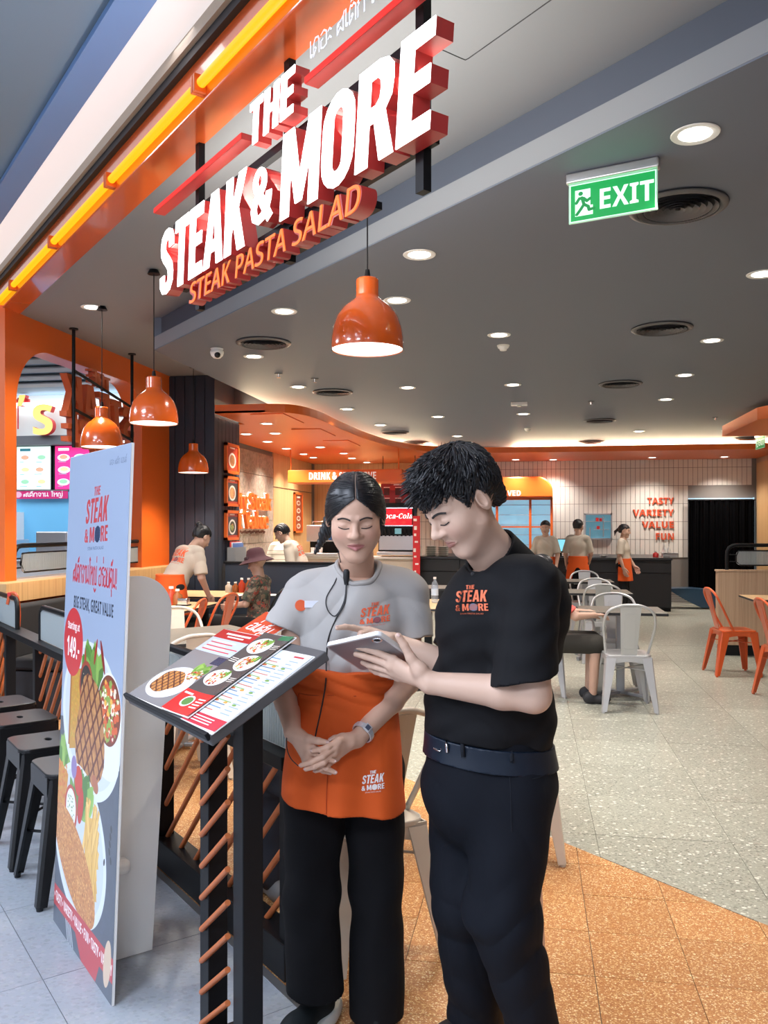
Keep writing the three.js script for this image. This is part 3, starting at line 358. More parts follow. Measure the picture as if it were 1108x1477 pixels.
{ const g = thing('hanging_sign', 'unlit orange hanging shop sign seen from behind inside the arched opening', 'sign', V3(-4.1, 0, -7.65), -Math.PI / 2);
  const root2 = g, m = mat.signRed, o2 = M({ color: C(.5, .1, .03), roughness: .45 });
  const row = (s, x0, w, h, y0, rise) => { const L = layText(s, .05), sx = w / (L.w * h); for (const o of L.out) { const xx = x0 + o.x * h * sx, sh = glyphShapes(o.ch, xx, h, sx, .1, y0 + (xx) * rise); obj('letter', sh.map((q) => ext(q, .07)), o2, root2); } };
  row('STEAK', -.66, 1.3, .34, 2.47, .14); row('&', -.64, .2, .24, 2.2, .14); row('MORE', -.38, 1.02, .27, 2.19, .14); row('THE', -.15, .36, .13, 2.84, .14);
  obj('frame', [rod([-.56, 2.2, -.02], [-.56, 3.28, -.02], .016), rod([.58, 2.2, -.02], [.58, 3.28, -.02], .016), rod([-.56, 2.38, -.02], [.58, 2.55, -.02], .014), rod([-.56, 2.72, -.02], [.58, 2.9, -.02], .014), cyl(.04, .04, .012, -.56, 3.268, -.02), cyl(.04, .04, .012, .58, 3.268, -.02)], mat.black, g);
}
// ---------- pendant lamps ----------
const lampProto = () => {
  const k = .33, g = thing('pendant_lamp', '', 'lamp', V3(0, 0, 0), 0, 'orange pendant lamps along the shopfront');
  obj('lamp_shade', lathe([[.165, 0], [.167, .012], [.166, .05], [.158, .1], [.142, .15], [.115, .19], [.08, .218], [.058, .235], [.052, .25], [.052, .318], [.048, .326], [.012, .33]], 40), mat.lampShade, g);
  obj('shade_lining', lathe([[.162, .003], [.16, .05], [.15, .1], [.132, .145], [.1, .185], [.05, .212]], 32), M({ color: 0xfff6ea, roughness: .6, side: THREE.DoubleSide }), g);
  obj('diffuser', cyl(.152, .154, .006, 0, .016, 0, 40), glow(C(1, .95, .88), 2.4), g);
  obj('cap', cyl(.016, .01, .04, 0, .328, 0, 12), mat.black, g); obj('cord', cyl(.0035, .0035, 1, 0, .35, 0, 6), mat.black, g); obj('ceiling_rose', cyl(.045, .03, .03, 0, 1.35, 0, 20), mat.black, g);
  const l = new THREE.SpotLight(0xffedd6, 9, 6, 1.15, .5, 2); l.name = 'lamp_light'; l.position.set(0, .01, 0); l.target.position.set(0, -1, 0); l.castShadow = true; l.shadow.radius = 6; g.add(l, l.target); return g;
};
{ const first = lampProto(); const L = [[530, 505, 3.87, 'largest orange pendant lamp, hanging alone below the right end of the sign'], [222, 611, 5.92, 'orange pendant lamp in front of the dark panelled pier edge, second largest'], [147, 645, 6.9, 'orange pendant lamp half hidden by the top of the tall poster stand'], [279, 682, 9.4, 'smallest orange pendant lamp, in front of the dark panelled pier']];
  L.forEach(([px, py, d, label], i) => { const p = at(px, py, d), o = i ? dup(first, p, 0, label) : first; if (!i) { o.position.copy(p); o.userData.label = label; } const len = 3.28 - p.y - .35; for (const c of o.children) { if (c.name === 'cord') { c.geometry = cyl(.0035, .0035, len, 0, .35, 0, 6); } if (c.name === 'ceiling_rose') c.position.y = 3.25 - p.y - 1.35; } for (const c of o.children) if (c.isSpotLight) { c.target = o.children.find((q) => q.type === 'Object3D') ?? c.target; } }); }
// ---------- ceiling fittings ----------
{ const fit = thing('downlight', '', 'light', V3(0, 0, 0), 0, 'round downlights in the dark grey ceiling');
  obj('trim_ring', lathe([[.062, -.001], [.088, -.006], [.092, -.002], [.092, .0]], 28), mat.white, fit); obj('reflector', lathe([[.064, -.002], [.05, .012]], 28), M({ color: 0xffffff, roughness: .3, side: THREE.DoubleSide }), fit); obj('lamp_face', cyl(.06, .06, .002, 0, -.004, 0, 28), glow(C(1, .94, .84), 7), fit);
  const l = new THREE.SpotLight(0xfff5ea, 15, 9, 1.05, .75, 2); l.name = 'spot'; l.position.set(0, -.012, 0); l.target.position.set(0, -1.5, 0); l.castShadow = true; l.shadow.radius = 4; fit.add(l, l.target);
  const main = [[1003, 193], [605, 367], [573, 433], [1100, 395], [720, 483], [1027, 491], [410, 449], [366, 514], [740, 555], [988, 541], [430, 558], [588, 559], [961, 576], [632, 601], [755, 597], [922, 622], [1088, 598], [501, 590], [549, 613], [660, 629], [1050, 621]];
  const say = (px, py, where) => { const q = main.findIndex((m) => m[0] === px && m[1] === py); return ['nearest and largest round downlight, above right of the exit sign', 'downlight directly right of the big pendant lamp, larger of two close together', 'downlight just above right of the big pendant lamp, smaller of two', 'downlight cut by the right edge of the photo, under the exit sign', 'downlight beside the white smoke detector, just above it', 'downlight right of the second round vent, below the exit sign', 'downlight left of the big pendant lamp, under the end of the sign', 'downlight right of the white camera, below the round vent', 'downlight between the smoke detector and the small emergency light', 'downlight right of the middle round vent on the right side', 'downlight left of the vent above the orange soffit', 'downlight right of the vent above the orange soffit'][q] ?? where; };
  const place = (list, h, f, group) => list.forEach(([px, py], i) => { const p = atH(px, py, h); const o = first ? dup(fit, p) : fit; if (!first) { o.position.copy(p); first = true; } o.userData.label = f(px, py, i); o.userData.group = group; for (const c of o.children) if (c.isSpotLight) c.target = o.children.find((q) => q.type === 'Object3D'); });
  let first = false; place(main, 2.998, (px, py) => say(px, py, ({ 961: 'far downlight second in the right-hand row before the orange band', 632: 'far downlight right of the sprinkler row, above the young man’s hair', 755: 'far downlight under the flat emergency light', 922: 'far downlight last in the right-hand row before the orange band', 1088: 'downlight at the tip of the orange side soffit', 501: 'downlight just over the curved edge of the orange soffit', 549: 'downlight over the bend of the orange soffit', 660: 'farthest downlight straight above the young man’s head', 1050: 'far downlight left of the small exit sign' })[px]), 'round downlights in the dark grey ceiling');
  place([[133, 443]], 3.278, () => 'downlight in the upper ceiling by the orange portal curve', 'round downlights in the upper ceiling');
  place([[385, 611], [355, 626], [397, 625], [386, 637], [413, 647], [438, 655], [462, 645], [452, 660], [496, 654], [508, 661], [529, 667], [744, 663], [798, 663], [941, 660], [1045, 659]], 2.797, (px, py, i) => ['front soffit downlight nearest the edge by the dark pier', 'soffit downlight leftmost, just over the top framed picture', 'largest of the soffit downlights, over the grey panel wall', 'soffit downlight below the largest one, over the orange words', 'soffit downlight over the right edge of the grey panels', 'soffit downlight over the left end of the drink sign', 'soffit downlight above the word DRINK, nearer of two', 'soffit downlight left above the word DRINK, close to the sign', 'soffit downlight above the ampersand of the drink sign', 'soffit downlight above the young woman’s hair, left of two', 'soffit downlight above the young woman’s hair, over the end of SERVE', 'band downlight directly behind the young man’s hair', 'band downlight above the right end of the orange hatch', 'band downlight above the word TASTY', 'band downlight above the black curtain'][i], 'small downlights in the orange soffit');
}
{ const g = thing('ceiling_vent', '', 'vent', V3(0, 0, 0), 0, 'round black ceiling vents'); const R = .205;
  obj('flange', lathe([[R, 0], [R + .022, -.004], [R + .02, -.012], [R - .006, -.02], [R - .02, -.004]], 48), M({ color: C(.1, .1, .11), roughness: .4 }), g); obj('throat', cyl(R - .01, R - .01, .004, 0, -.004, 0, 40), mat.blackMatt, g);
  for (let i = 0; i < 6; i++) { const r = .182 - i * .03; obj('ring', lathe([[r, -.022 + i * .001], [r + .004, -.024], [r - .016, -.006], [r - .018, -.005], [r, -.022 + i * .001]], 40), M({ color: C(.09, .09, .1), roughness: .38 }), g); } obj('hub', lathe([[0, -.022], [.012, -.02], [.014, -.006]], 16), mat.black, g);
  const L = [[978, 297, 'largest round black vent, partly behind the exit sign'], [955, 473, 'round black vent below the exit sign, second largest on the right'], [380, 494, 'round black vent at the front left, above the white camera'], [480, 565, 'round black vent above the orange soffit, left of centre'], [895, 553, 'round black vent in the middle of the right ceiling'], [865, 606, 'round black vent third in the row on the right'], [853, 637, 'smallest round vent in the row, right by the orange band'], [570, 623, 'small round vent above the bend of the orange soffit'], [600, 638, 'flat far vent above the young man’s hair'], [1080, 632, 'round vent behind the small far exit sign']];
  L.forEach(([px, py, label], i) => { const p = atH(px, py, 2.999); const o = i ? dup(g, p, 0, label) : g; if (!i) { o.position.copy(p); o.userData.label = label; } }); }
{ const p = (px, py) => atH(px, py, 3.0); let o = thing('smoke_detector', 'white round smoke detector beside the downlight right of the big pendant', 'detector', p(726, 498)); obj('base', lathe([[0, -.012], [.05, -.012], [.052, 0]], 24), mat.white, o); obj('head', lathe([[0, -.045], [.028, -.044], [.032, -.03], [.044, -.024], [.046, -.012]], 24), mat.white, o);
  dup(o, p(761, 618), 0, 'small white detector far back near the orange band');
  o = thing('emergency_light', 'flat white emergency light on the ceiling below the smoke detector', 'light', p(749, 580)); obj('housing', bx(.2, .04, .1, 0, -.022, 0, .008), mat.white, o); obj('lens', bx(.05, .02, .06, 0, -.048, 0, .006), M({ color: C(.6, .6, .55), roughness: .2 }), o);
  for (const [px, py, d, l] of [[853, 579, .0, 'tiny sprinkler head left of the far right vent row'], [402, 539, .2, 'sprinkler head between the front vent and the pendant'], [454, 546, 0, 'sprinkler head left of the big pendant rim'], [1032, 602, 0, 'sprinkler head near the far right downlights']]) { const q = thing('sprinkler', l, 'sprinkler', p(px, py), 0); obj('plate', lathe([[0, -.006], [.038, -.005], [.042, 0]], 20), mat.ceilDark, q); obj('head', [cyl(.008, .012, .03, 0, -.036, 0, 10), cyl(.02, .02, .003, 0, -.04, 0, 14)], mat.chrome, q); }
  o = thing('security_camera', 'white dome security camera on the ceiling edge below the sign', 'camera', p(313, 503)); obj('mount', cyl(.045, .055, .02, 0, -.02, 0, 24), mat.white, o); obj('body', lathe([[0, -.085], [.03, -.08], [.05, -.06], [.058, -.035], [.055, -.02]], 28), mat.white, o); obj('lens', new THREE.SphereGeometry(.026, 20, 14).translate(.018, -.06, .036), mat.blackGloss, o); }
// exit signs
{ const pic = (w, h) => tx(w, h, (x) => { x.fillStyle = '#0a8f45'; x.fillRect(0, 0, w, h); x.strokeStyle = '#bff0d2'; x.lineWidth = h * .03; x.strokeRect(h * .02, h * .02, w - h * .04, h * .96); const k = h; x.fillStyle = '#d9fbe6'; x.fillRect(k * .14, k * .17, k * .36, k * .68); x.fillRect(k * .5, k * .6, k * .06, k * .25);
    x.strokeStyle = '#0b7a3b'; x.lineCap = x.lineJoin = 'round'; x.lineWidth = k * .075; const ln = (...p) => { x.beginPath(); p.forEach((q, i) => x[i ? 'lineTo' : 'moveTo'](q[0] * k, q[1] * k)); x.stroke(); }; ellip(x, k * .27, k * .27, k * .055, k * .055, '#0b7a3b'); ln([.3, .38], [.35, .56]); ln([.17, .5], [.24, .39], [.34, .4], [.42, .48], [.49, .43]); ln([.35, .56], [.27, .68], [.18, .8]); ln([.35, .56], [.45, .63], [.47, .72], [.58, .7]);
    cText(x, 'EXIT', w * .655, h * .76, h * .72, '#d9fbe6', .84); }, false);
  const ex = (label, a, b, w, h) => { const d = b.clone().sub(a), L = w ?? d.length(), turn = Math.atan2(-d.z, d.x), g = thing('exit_sign', label, 'sign', a.clone().add(b).multiplyScalar(.5), turn); const t = pic(512, 256);
    obj('housing', bx(L + .01, .045, .05, 0, -.024, 0, .008), mat.steel, g); obj('sign_plate', bx(L - .005, h, .012, 0, -.045 - h / 2, 0, .003), MP({ color: C(.6, .95, .75), roughness: .1, clearcoat: 1 }), g); obj('sign_face', new THREE.PlaneGeometry(L - .012, h - .006).translate(0, -.045 - h / 2, .0068), M({ map: t, emissive: 0xffffff, emissiveMap: t, emissiveIntensity: .5, roughness: .3 }), g); const l = area('exit_light', L, h, 0x58ff9c, .5, V3(0, -.045 - h / 2, .012), V3(0, 0, 0), g); l.rotation.set(0, Math.PI, 0); };
  ex('green EXIT sign with running figure hung from the near ceiling', atH(820, 253, 3.0), atH(950, 227, 3.0), undefined, .17);
  ex('small far exit sign seen edge on beside the orange side soffit', atH(1092, 627, 3.0), atH(1102, 624, 3.0), .4, .2); }
// ---------- fence ----------
const fenceL = (t) => -(t - 4);                 // local x of a place t along the shopfront
{ const g = thing('railing', 'low black shopfront railing with orange diagonal dowels and ribbed glass panels', 'railing', st(1.36, 4), SHOP);
  obj('base_beam', bx2(fenceL(8), fenceL(2.42), .004, .125, -.05, .05, .004), mat.black, g); obj('top_rail', bx2(fenceL(8), fenceL(2.42), .69, .735, -.06, .06, .004), mat.black, g);
  for (const t of [2.45, 3.62, 4.76, 5.9, 6.8, 7.95]) obj('post', bx(.06, .57, .07, fenceL(t), .408, 0, .003), mat.black, g);
  for (const [a, b] of [[2.45, 5.9], [6.8, 7.95]]) for (let t = a + .03; t < b + .6; t += .157) { let t0 = t, y0 = .12, t1 = t - .575, y1 = .695; if (t0 > b) { y0 += t0 - b; t0 = b; } if (t1 < a) { y1 -= a - t1; t1 = a; } if (y1 - y0 < .05) continue; obj('dowel', rod([fenceL(t0), y0, 0], [fenceL(t1), y1, 0], .011, .011, 12), mat.dowel, g); }
  for (const [a, b] of [[2.46, 4.1], [4.3, 5.85], [6.55, 7.95]]) { const x0 = fenceL(b), x1 = fenceL(a), R = .09; const f = obj('panel_frame', path([[x0, .735, 0], [x0, .955, 0], [x1, .955, 0], [x1, .735, 0]], .017, 10, R), mat.black, g);
    const sh = new THREE.Shape(); sh.moveTo(x0, .74); sh.lineTo(x1, .74); sh.lineTo(x1, .95 - R); sh.absarc(x1 - R, .95 - R, R, 0, Math.PI / 2); sh.lineTo(x0 + R, .95); sh.absarc(x0 + R, .95 - R, R, Math.PI / 2, Math.PI); obj('ribbed_glass', ext(sh, .005), mat.ribbed, f);
    const ribs = []; for (let x = x0 + .03; x < x1 - .02; x += .017) ribs.push(rod([x, .745, .004], [x, .93, .004], .0055, .0055, 6)); obj('ribs', ribs, mat.ribbed, f).userData.kind = 'stuff'; } }
// ---------- menu stand and menus ----------
{ const LX = (t) => -(t - 2.18); const g = thing('menu_stand', 'black lectern stand with a sloping top and orange dowels between two posts', 'stand', st(.97, 2.18), SHOP);
  const A = [.3, .982, .15], dep = .372, sl = Math.atan2(.177, .325);
  const board = obj('stand_top', bx(.6, .028, dep, 0, 0, -dep / 2, .004).rotateX(sl).translate(0, .968, .15), M({ color: C(.1, .1, .105), roughness: .5 }), g); obj('lip', bx(.6, .02, .012, 0, .014, -.002, .003).rotateX(sl).translate(0, .968, .15), mat.black, g);
  for (const [t, h] of [[1.985, 1.0], [2.2, 1.0]]) obj('post', bx(.058, h, .058, LX(t), h / 2 + .02, .0, .003), mat.black, g);
  for (let i = 0; i < 11; i++) obj('dowel', rod([LX(2.2) + .0, .02 + i * .087, .036], [LX(2.03), .155 + i * .087, .036], .008, .008, 12), mat.dowel, g);
  obj('base_plate', bx(.4, .02, .3, .08, .01, 0, .004), mat.black, g);
  // menus lie on the slope: u along it (0 far .. .6 near), w up it
  const lay = (name, label, u0, w0, W, H, turn, lift, k, cat = 'menu', group) => { const o = thing(name, label, cat, V3(0, 0, 0), 0, group); const pl = new THREE.Group(); const gm = uvFit(new THREE.PlaneGeometry(W, H, 8, 12)), p = gm.attributes.position; for (let i = 0; i < p.count; i++) p.setZ(i, .002 + .004 * Math.pow(Math.abs(p.getX(i) / W) * 2, 2) * (k === 1 ? 1 : .3) + .005 * Math.max(0, p.getY(i) / H) ** 2);
    const T = new THREE.Matrix4().makeRotationZ(turn), B = new THREE.Matrix4().makeRotationX(-Math.PI / 2 + sl), all = new THREE.Matrix4().makeTranslation(-.3 + u0, .968 + .0145 * Math.cos(sl) + lift, .15 - .0145 * Math.sin(sl) * -1 * 0).multiply(B).multiply(new THREE.Matrix4().makeTranslation(0, w0, 0)).multiply(T);
    o.position.copy(st(.97, 2.18)); o.rotation.y = SHOP; gm.computeVertexNormals(); const page = obj('page', gm.clone().applyMatrix4(all), M({ map: menuTex[k], roughness: .22, side: THREE.DoubleSide }), o); const s = rrect(W + .006, H + .006, .004); obj('backing', ext(s, .002).applyMatrix4(all), mat.paper, o); return o; };
  const grp = undefined;
  lay('menu', 'orange laminated menu cover lying at the back of the black stand', .17, .285, .21, .36, -.1, .001, 3); lay('menu', 'laminated menu page with a grilled steak plate on the stand', .135, .18, .262, .35, .02, .004, 0);
  lay('menu', 'laminated menu page with pasta plates and a red corner, middle of the stand', .35, .19, .165, .365, .05, .009, 1); lay('menu', 'pale blue printed price list at the near edge of the stand', .5, .165, .195, .325, .03, .003, 2); }
// ---------- poster standee ----------
{ const g = thing('poster_standee', 'tall printed steak poster board standing on the mall floor', 'poster', st(.82, 2.967), SHOP); const lean = .036;
  const T = (q) => q.applyMatrix4(new THREE.Matrix4().makeRotationX(-lean));
  obj('front_board', T(bx(.702, 1.745, .008, 0, .8725, 0)), mat.paper, g); obj('poster_print', T(uvFit(new THREE.PlaneGeometry(.7, 1.743, 10, 24)).translate(0, .8725, .0052)), MP({ map: posterTex, roughness: .34, clearcoat: .5, clearcoatRoughness: .18 }), g);
  const wing = (x) => { const s = new THREE.Shape(); s.moveTo(.008, .004); s.lineTo(.215, .004); s.lineTo(.285, 1.17); s.absarc(.165, 1.19, .12, 0, Math.PI * .5); s.lineTo(.055, 1.31); return obj('support_wing', ext(s, .006, .001).rotateY(Math.PI / 2).translate(x, 0, -.004), mat.white, g); };
  wing(.082); wing(-.2); obj('cross_tab', bx(.36, .05, .09, -.04, .33, -.085, .02), mat.white, g); }
{ const g = thing('strap', 'orange fabric strap looped over the railing at the left edge', 'strap', at(14, 868, 6.3)); obj('loop', tube([[-.02, -.02, 0], [0, .05, 0], [.04, .065, .01], [.07, .02, .01], [.078, -.1, 0], [.068, -.27, 0]], .013, 40, 8).scale(1, 1, .5), mat.chairOrange, g); obj('clip', bx(.03, .03, .02, 0, .055, 0, .004), mat.red, g); }
// ---------- stools ----------
{ const g = thing('stool', '', 'stool', V3(0, 0, 0), 0, 'black metal stools beside the poster'); const h = .5, a = .15;
  const top = rrect(.31, .31, .05); const hole = new THREE.Path(); hole.absellipse(0, 0, .028, .014, 0, 6.283); top.holes.push(hole); obj('seat', ext(top, .012, .004).rotateX(-Math.PI / 2).translate(0, h - .014, 0), mat.blackGloss, g);
  obj('apron', [0, 1, 2, 3].map((i) => bx(.27, .075, .006, 0, h - .05, .15).rotateY(i * Math.PI / 2)), mat.blackGloss, g);
  for (const [sx, sz] of [[1, 1], [1, -1], [-1, 1], [-1, -1]]) obj('leg', leg(sx, sz, .135, .135, h - .02, .2, .2, .058, .032), mat.blackGloss, g);
  obj('brace', [rod([-.16, .2, -.16], [.16, .2, .16], .006), rod([-.16, .2, .16], [.16, .2, -.16], .006)], mat.black, g);
  ['black stool nearest the poster, mostly hidden behind its edge', 'black stool second from the poster with its slotted seat in view', 'black stool third from the poster, at the left edge of the photo', 'black stool farthest from the poster, only a seat corner showing'].forEach((l, i) => { const p = st(.985 - i * .005, 3.62 + i * .46 + (i > 1 ? .1 : 0)); const o = i ? dup(g, p, SHOP + .06 * (i - 1), l) : g; if (!i) { o.position.copy(p); o.rotation.y = SHOP; o.userData.label = l; } }); }
function leg(sx, sz, tx0, tz0, h, bx0, bz0, w0, w1, lift = .012) {   // one folded-sheet leg: an L-section that tapers and splays
  const P = (k, a, b) => { const x = THREE.MathUtils.lerp(bx0, tx0, k) * sx, z = THREE.MathUtils.lerp(bz0, tz0, k) * sz, y = THREE.MathUtils.lerp(lift, h, k); return V3(x - a * sx, y, z - b * sz); }, out = [];
  const prof = (k) => { const w = THREE.MathUtils.lerp(w1, w0, k), q = .008; return [[-q, w], [-q, q * .5], [q * .0, -q], [q, -q], [w, -q], [w, q * .2], [q * 1.4, q * .6], [q * .6, w]].map(([a, b]) => P(k, a, b)); };
  const N = 8, ks = [0, .5, 1], rings = ks.map(prof), pos = []; for (let r = 0; r < ks.length - 1; r++) for (let i = 0; i < N; i++) { const j = (i + 1) % N, A = rings[r][i], B = rings[r][j], D = rings[r + 1][i], E = rings[r + 1][j]; const tri = sx * sz > 0 ? [A, D, B, B, D, E] : [A, B, D, B, E, D]; for (const q of tri) pos.push(q.x, q.y, q.z); }
  const g = new THREE.BufferGeometry(); g.setAttribute('position', new THREE.Float32BufferAttribute(pos, 3)); g.setAttribute('uv', new THREE.Float32BufferAttribute(new Float32Array(pos.length / 3 * 2), 2)); g.computeVertexNormals(); const f = P(0, .007, .007); return merge([g, cyl(.013, .015, .02, f.x, 0, f.z, 10)]);
}
// ---------- metal cafe chairs ----------
function chairProto(m, label, kind) {
  const g = thing(kind, label, 'chair'); const h = .45;
  const seat = ext(rrect(.36, .35, .06), .014, .005).rotateX(-Math.PI / 2).translate(0, h - .016, 0); obj('seat', [seat, ext(rrect(.28, .27, .05), .004, .001).rotateX(-Math.PI / 2).translate(0, h - .002, 0)], m, g);
  const arch = (z) => { const s = new THREE.Shape(); s.moveTo(-.175, h - .01); s.lineTo(.175, h - .01); s.lineTo(.18, h - .1); s.quadraticCurveTo(.12, h - .055, .02, h - .05); s.lineTo(-.02, h - .05); s.quadraticCurveTo(-.12, h - .055, -.18, h - .1); return ext(s, .006).translate(0, 0, z); };
  obj('apron', [arch(.168), arch(-.174), arch(.172).rotateY(Math.PI / 2), arch(-.178).rotateY(Math.PI / 2)], m, g);
  for (const [sx, sz] of [[1, 1], [1, -1], [-1, 1], [-1, -1]]) obj('leg', leg(sx, sz, .175, .17, h - .02, .215, sz > 0 ? .2 : .24, .075, .032), m, g);
  obj('back_tube', tube([[-.165, h - .01, -.05], [-.185, h + .12, -.12], [-.2, h + .26, -.19], [-.17, h + .36, -.235], [-.08, h + .405, -.255], [0, h + .412, -.258], [.08, h + .405, -.255], [.17, h + .36, -.235], [.2, h + .26, -.19], [.185, h + .12, -.12], [.165, h - .01, -.05]], .0115, 64, 10), m, g);
  const sp = new THREE.Shape(); sp.moveTo(-.062, 0); sp.lineTo(.062, 0); sp.lineTo(.082, .41); sp.lineTo(-.082, .41); const inner = rrect(.085, .3, .02, 0, .205), bend = (q) => q.rotateX(-.24).translate(0, h, -.162);
  const s = obj('splat', bend(ext(sp, .004, .001)), m, g); obj('splat_panel', bend(ext(inner, .003, .0015).translate(0, 0, -.003)), m, s); obj('splat_panel', bend(ext(inner, .003, .0015).translate(0, 0, .004)), m, s);
  obj('rear_brace', [rod([-.17, .33, -.19], [.17, .33, .17], .005), rod([-.17, .33, .17], [.17, .33, -.19], .005)], m, g); return g;
}
const whiteChair = chairProto(mat.chairWhite, 'cream metal chair between the two staff, its back towards the viewer', 'cafe_chair'); { const p = st(1.683, 2.544); whiteChair.position.copy(p); whiteChair.rotation.y = SHOP - Math.PI / 2 - .08; }
const face = (p, q) => Math.atan2(q.x - p.x, q.z - p.z);
const put = (proto, p, turn, label, group) => { const o = dup(proto, p, turn, label); if (group) o.userData.group = group; else delete o.userData.group; return o; };
const TA = st(2.15, 5.4), TB = st(2.0, 3.42);
put(whiteChair, st(2.42, 5.98), face(st(2, 6), st(2, 5)), 'white metal chair beyond the grey table, behind the poster’s rounded white wing'); put(whiteChair, st(1.92, 4.8), face(st(1.85, 4.3), st(1.85, 5)), 'white metal chair tucked under the near side of the grey table by the menus'); put(whiteChair, st(2.4, 4.82), face(st(2.45, 4.3), st(2.45, 5)), 'white metal chair at the grey table, its top rail beside the young woman’s sleeve'); put(whiteChair, at(728, 1195, 3.85).setY(0), .3, 'white metal chair behind the man, one leg on the border of the orange floor');
const silver = chairProto(mat.chairSilver, 'silver metal chair nearest, alone before the dark-edged table right of the man', 'cafe_chair'); silver.position.set(.77, 0, -7.16); silver.rotation.y = Math.PI + .05;
[[.76, -7.88, 0, 'silver chair facing the viewer across the nearest dark-edged table'], [.77, -9.59, Math.PI, 'silver chair third from the viewer in the row beside the aisle'], [.76, -10.14, 0, 'silver chair fourth from the viewer in the row beside the aisle'], [.75, -11.95, 0, 'silver chair farthest in the row, before the dark counter'], [.1, -7.66, Math.PI / 2, 'silver chair under the seated customer in coral']].forEach(([x, z, t, l]) => put(silver, V3(x, 0, z), t, l));
const orangeChair = chairProto(mat.chairOrange, 'orange metal chair facing right at the end of the wooden table by the partition', 'cafe_chair'); orangeChair.position.set(2.02, 0, -9.0); orangeChair.rotation.y = Math.PI / 2 + .12;
put(orangeChair, V3(2.2, 0, -7.75), Math.PI / 2 + .1, 'orange metal chair cut by the right edge of the photo'); put(orangeChair, V3(-3.0, 0, -6.8), -Math.PI / 2 + .1, 'orange metal chair at the wooden table, left of two side by side'); put(orangeChair, V3(-2.98, 0, -7.5), -Math.PI / 2 - .15, 'orange metal chair at the wooden table, right of two side by side'); put(chairProto(mat.black, 'black metal chair under the woman in the plum hat', 'cafe_chair'), at(380, 760, 8.55).setY(0), YAW - 1.8); scene.children.at(-1).removeFromParent(); { const q = scene.children.at(-1); q.position.copy(at(378, 760, 8.55).setY(0)); q.rotation.set(0, YAW - 1.83, 0); }

// ---------- tables ----------
function table(label, top, w, d, pos, turn, base = mat.black, edge = mat.dark) {
  const g = thing('table', label, 'table', pos, turn); obj('tabletop', wrapUV(bx(w, .026, d, 0, .742, 0, .004), .9), top, g); obj('edge_band', [bx(w + .004, .02, .004, 0, .742, d / 2), bx(w + .004, .02, .004, 0, .742, -d / 2), bx(.004, .02, d, w / 2, .742, 0), bx(.004, .02, d, -w / 2, .742, 0)], edge, g);
  obj('pedestal', [bx(.07, .7, .07, 0, .38, 0, .006), bx(.3, .02, .3, 0, .72, 0)], base, g); for (const a of [0, 1, 2, 3]) obj('foot', [bx(.3, .028, .045, .17, .03, 0, .008).rotateY(a * Math.PI / 2 + Math.PI / 4), cyl(.022, .022, .018, .3 * Math.cos(a * Math.PI / 2 + Math.PI / 4), 0, -.3 * Math.sin(a * Math.PI / 2 + Math.PI / 4), 12)], base, g); return g;
}
const silverBase = M({ color: C(.34, .35, .37), roughness: .4, metalness: .5 });
table('grey wood-topped table behind the menus, beside the railing', mat.woodGrey, .78, 1.05, TA, SHOP, silverBase); table('grey wood-topped table mostly hidden behind the two staff', mat.woodGrey, .72, 1.0, TB, SHOP, silverBase);
table('pale wooden booth table with red jar, behind the poster wing', mat.woodTop, .95, .9, V3(-3.42, 0, -7.3), 0); table('pale wooden booth table where the woman in the hat sits', mat.woodTop, .9, .8, V3(-3.5, 0, -8.75), 0);
table('dark-edged table nearest in the row right of the man', mat.woodGrey, .72, .6, V3(.78, 0, -7.68), 0, silverBase, mat.blackMatt); table('dark-edged table second in the row right of the man', mat.woodGrey, .72, .62, V3(.74, 0, -9.8), 0, silverBase, mat.blackMatt); table('dark-edged table third in the row, before the dark counter', mat.woodGrey, .72, .62, V3(.73, 0, -11.76), 0, silverBase, mat.blackMatt);
table('pale wooden table against the right partition', mat.woodTop, 1.5, .62, V3(2.95, 0, -9.25), 0); table('pale wooden table cut by the right edge of the photo', mat.woodTop, 1.3, .62, V3(3.0, 0, -8.1), 0); table('wooden table with water bottle seen between the two staff', mat.woodTop, .7, 1.0, V3(-.95, 0, -7.95), 0); table('round-cornered dark table far behind the water bottle', mat.woodGrey, 1.2, .6, V3(-.9, 0, -10.2), 0);
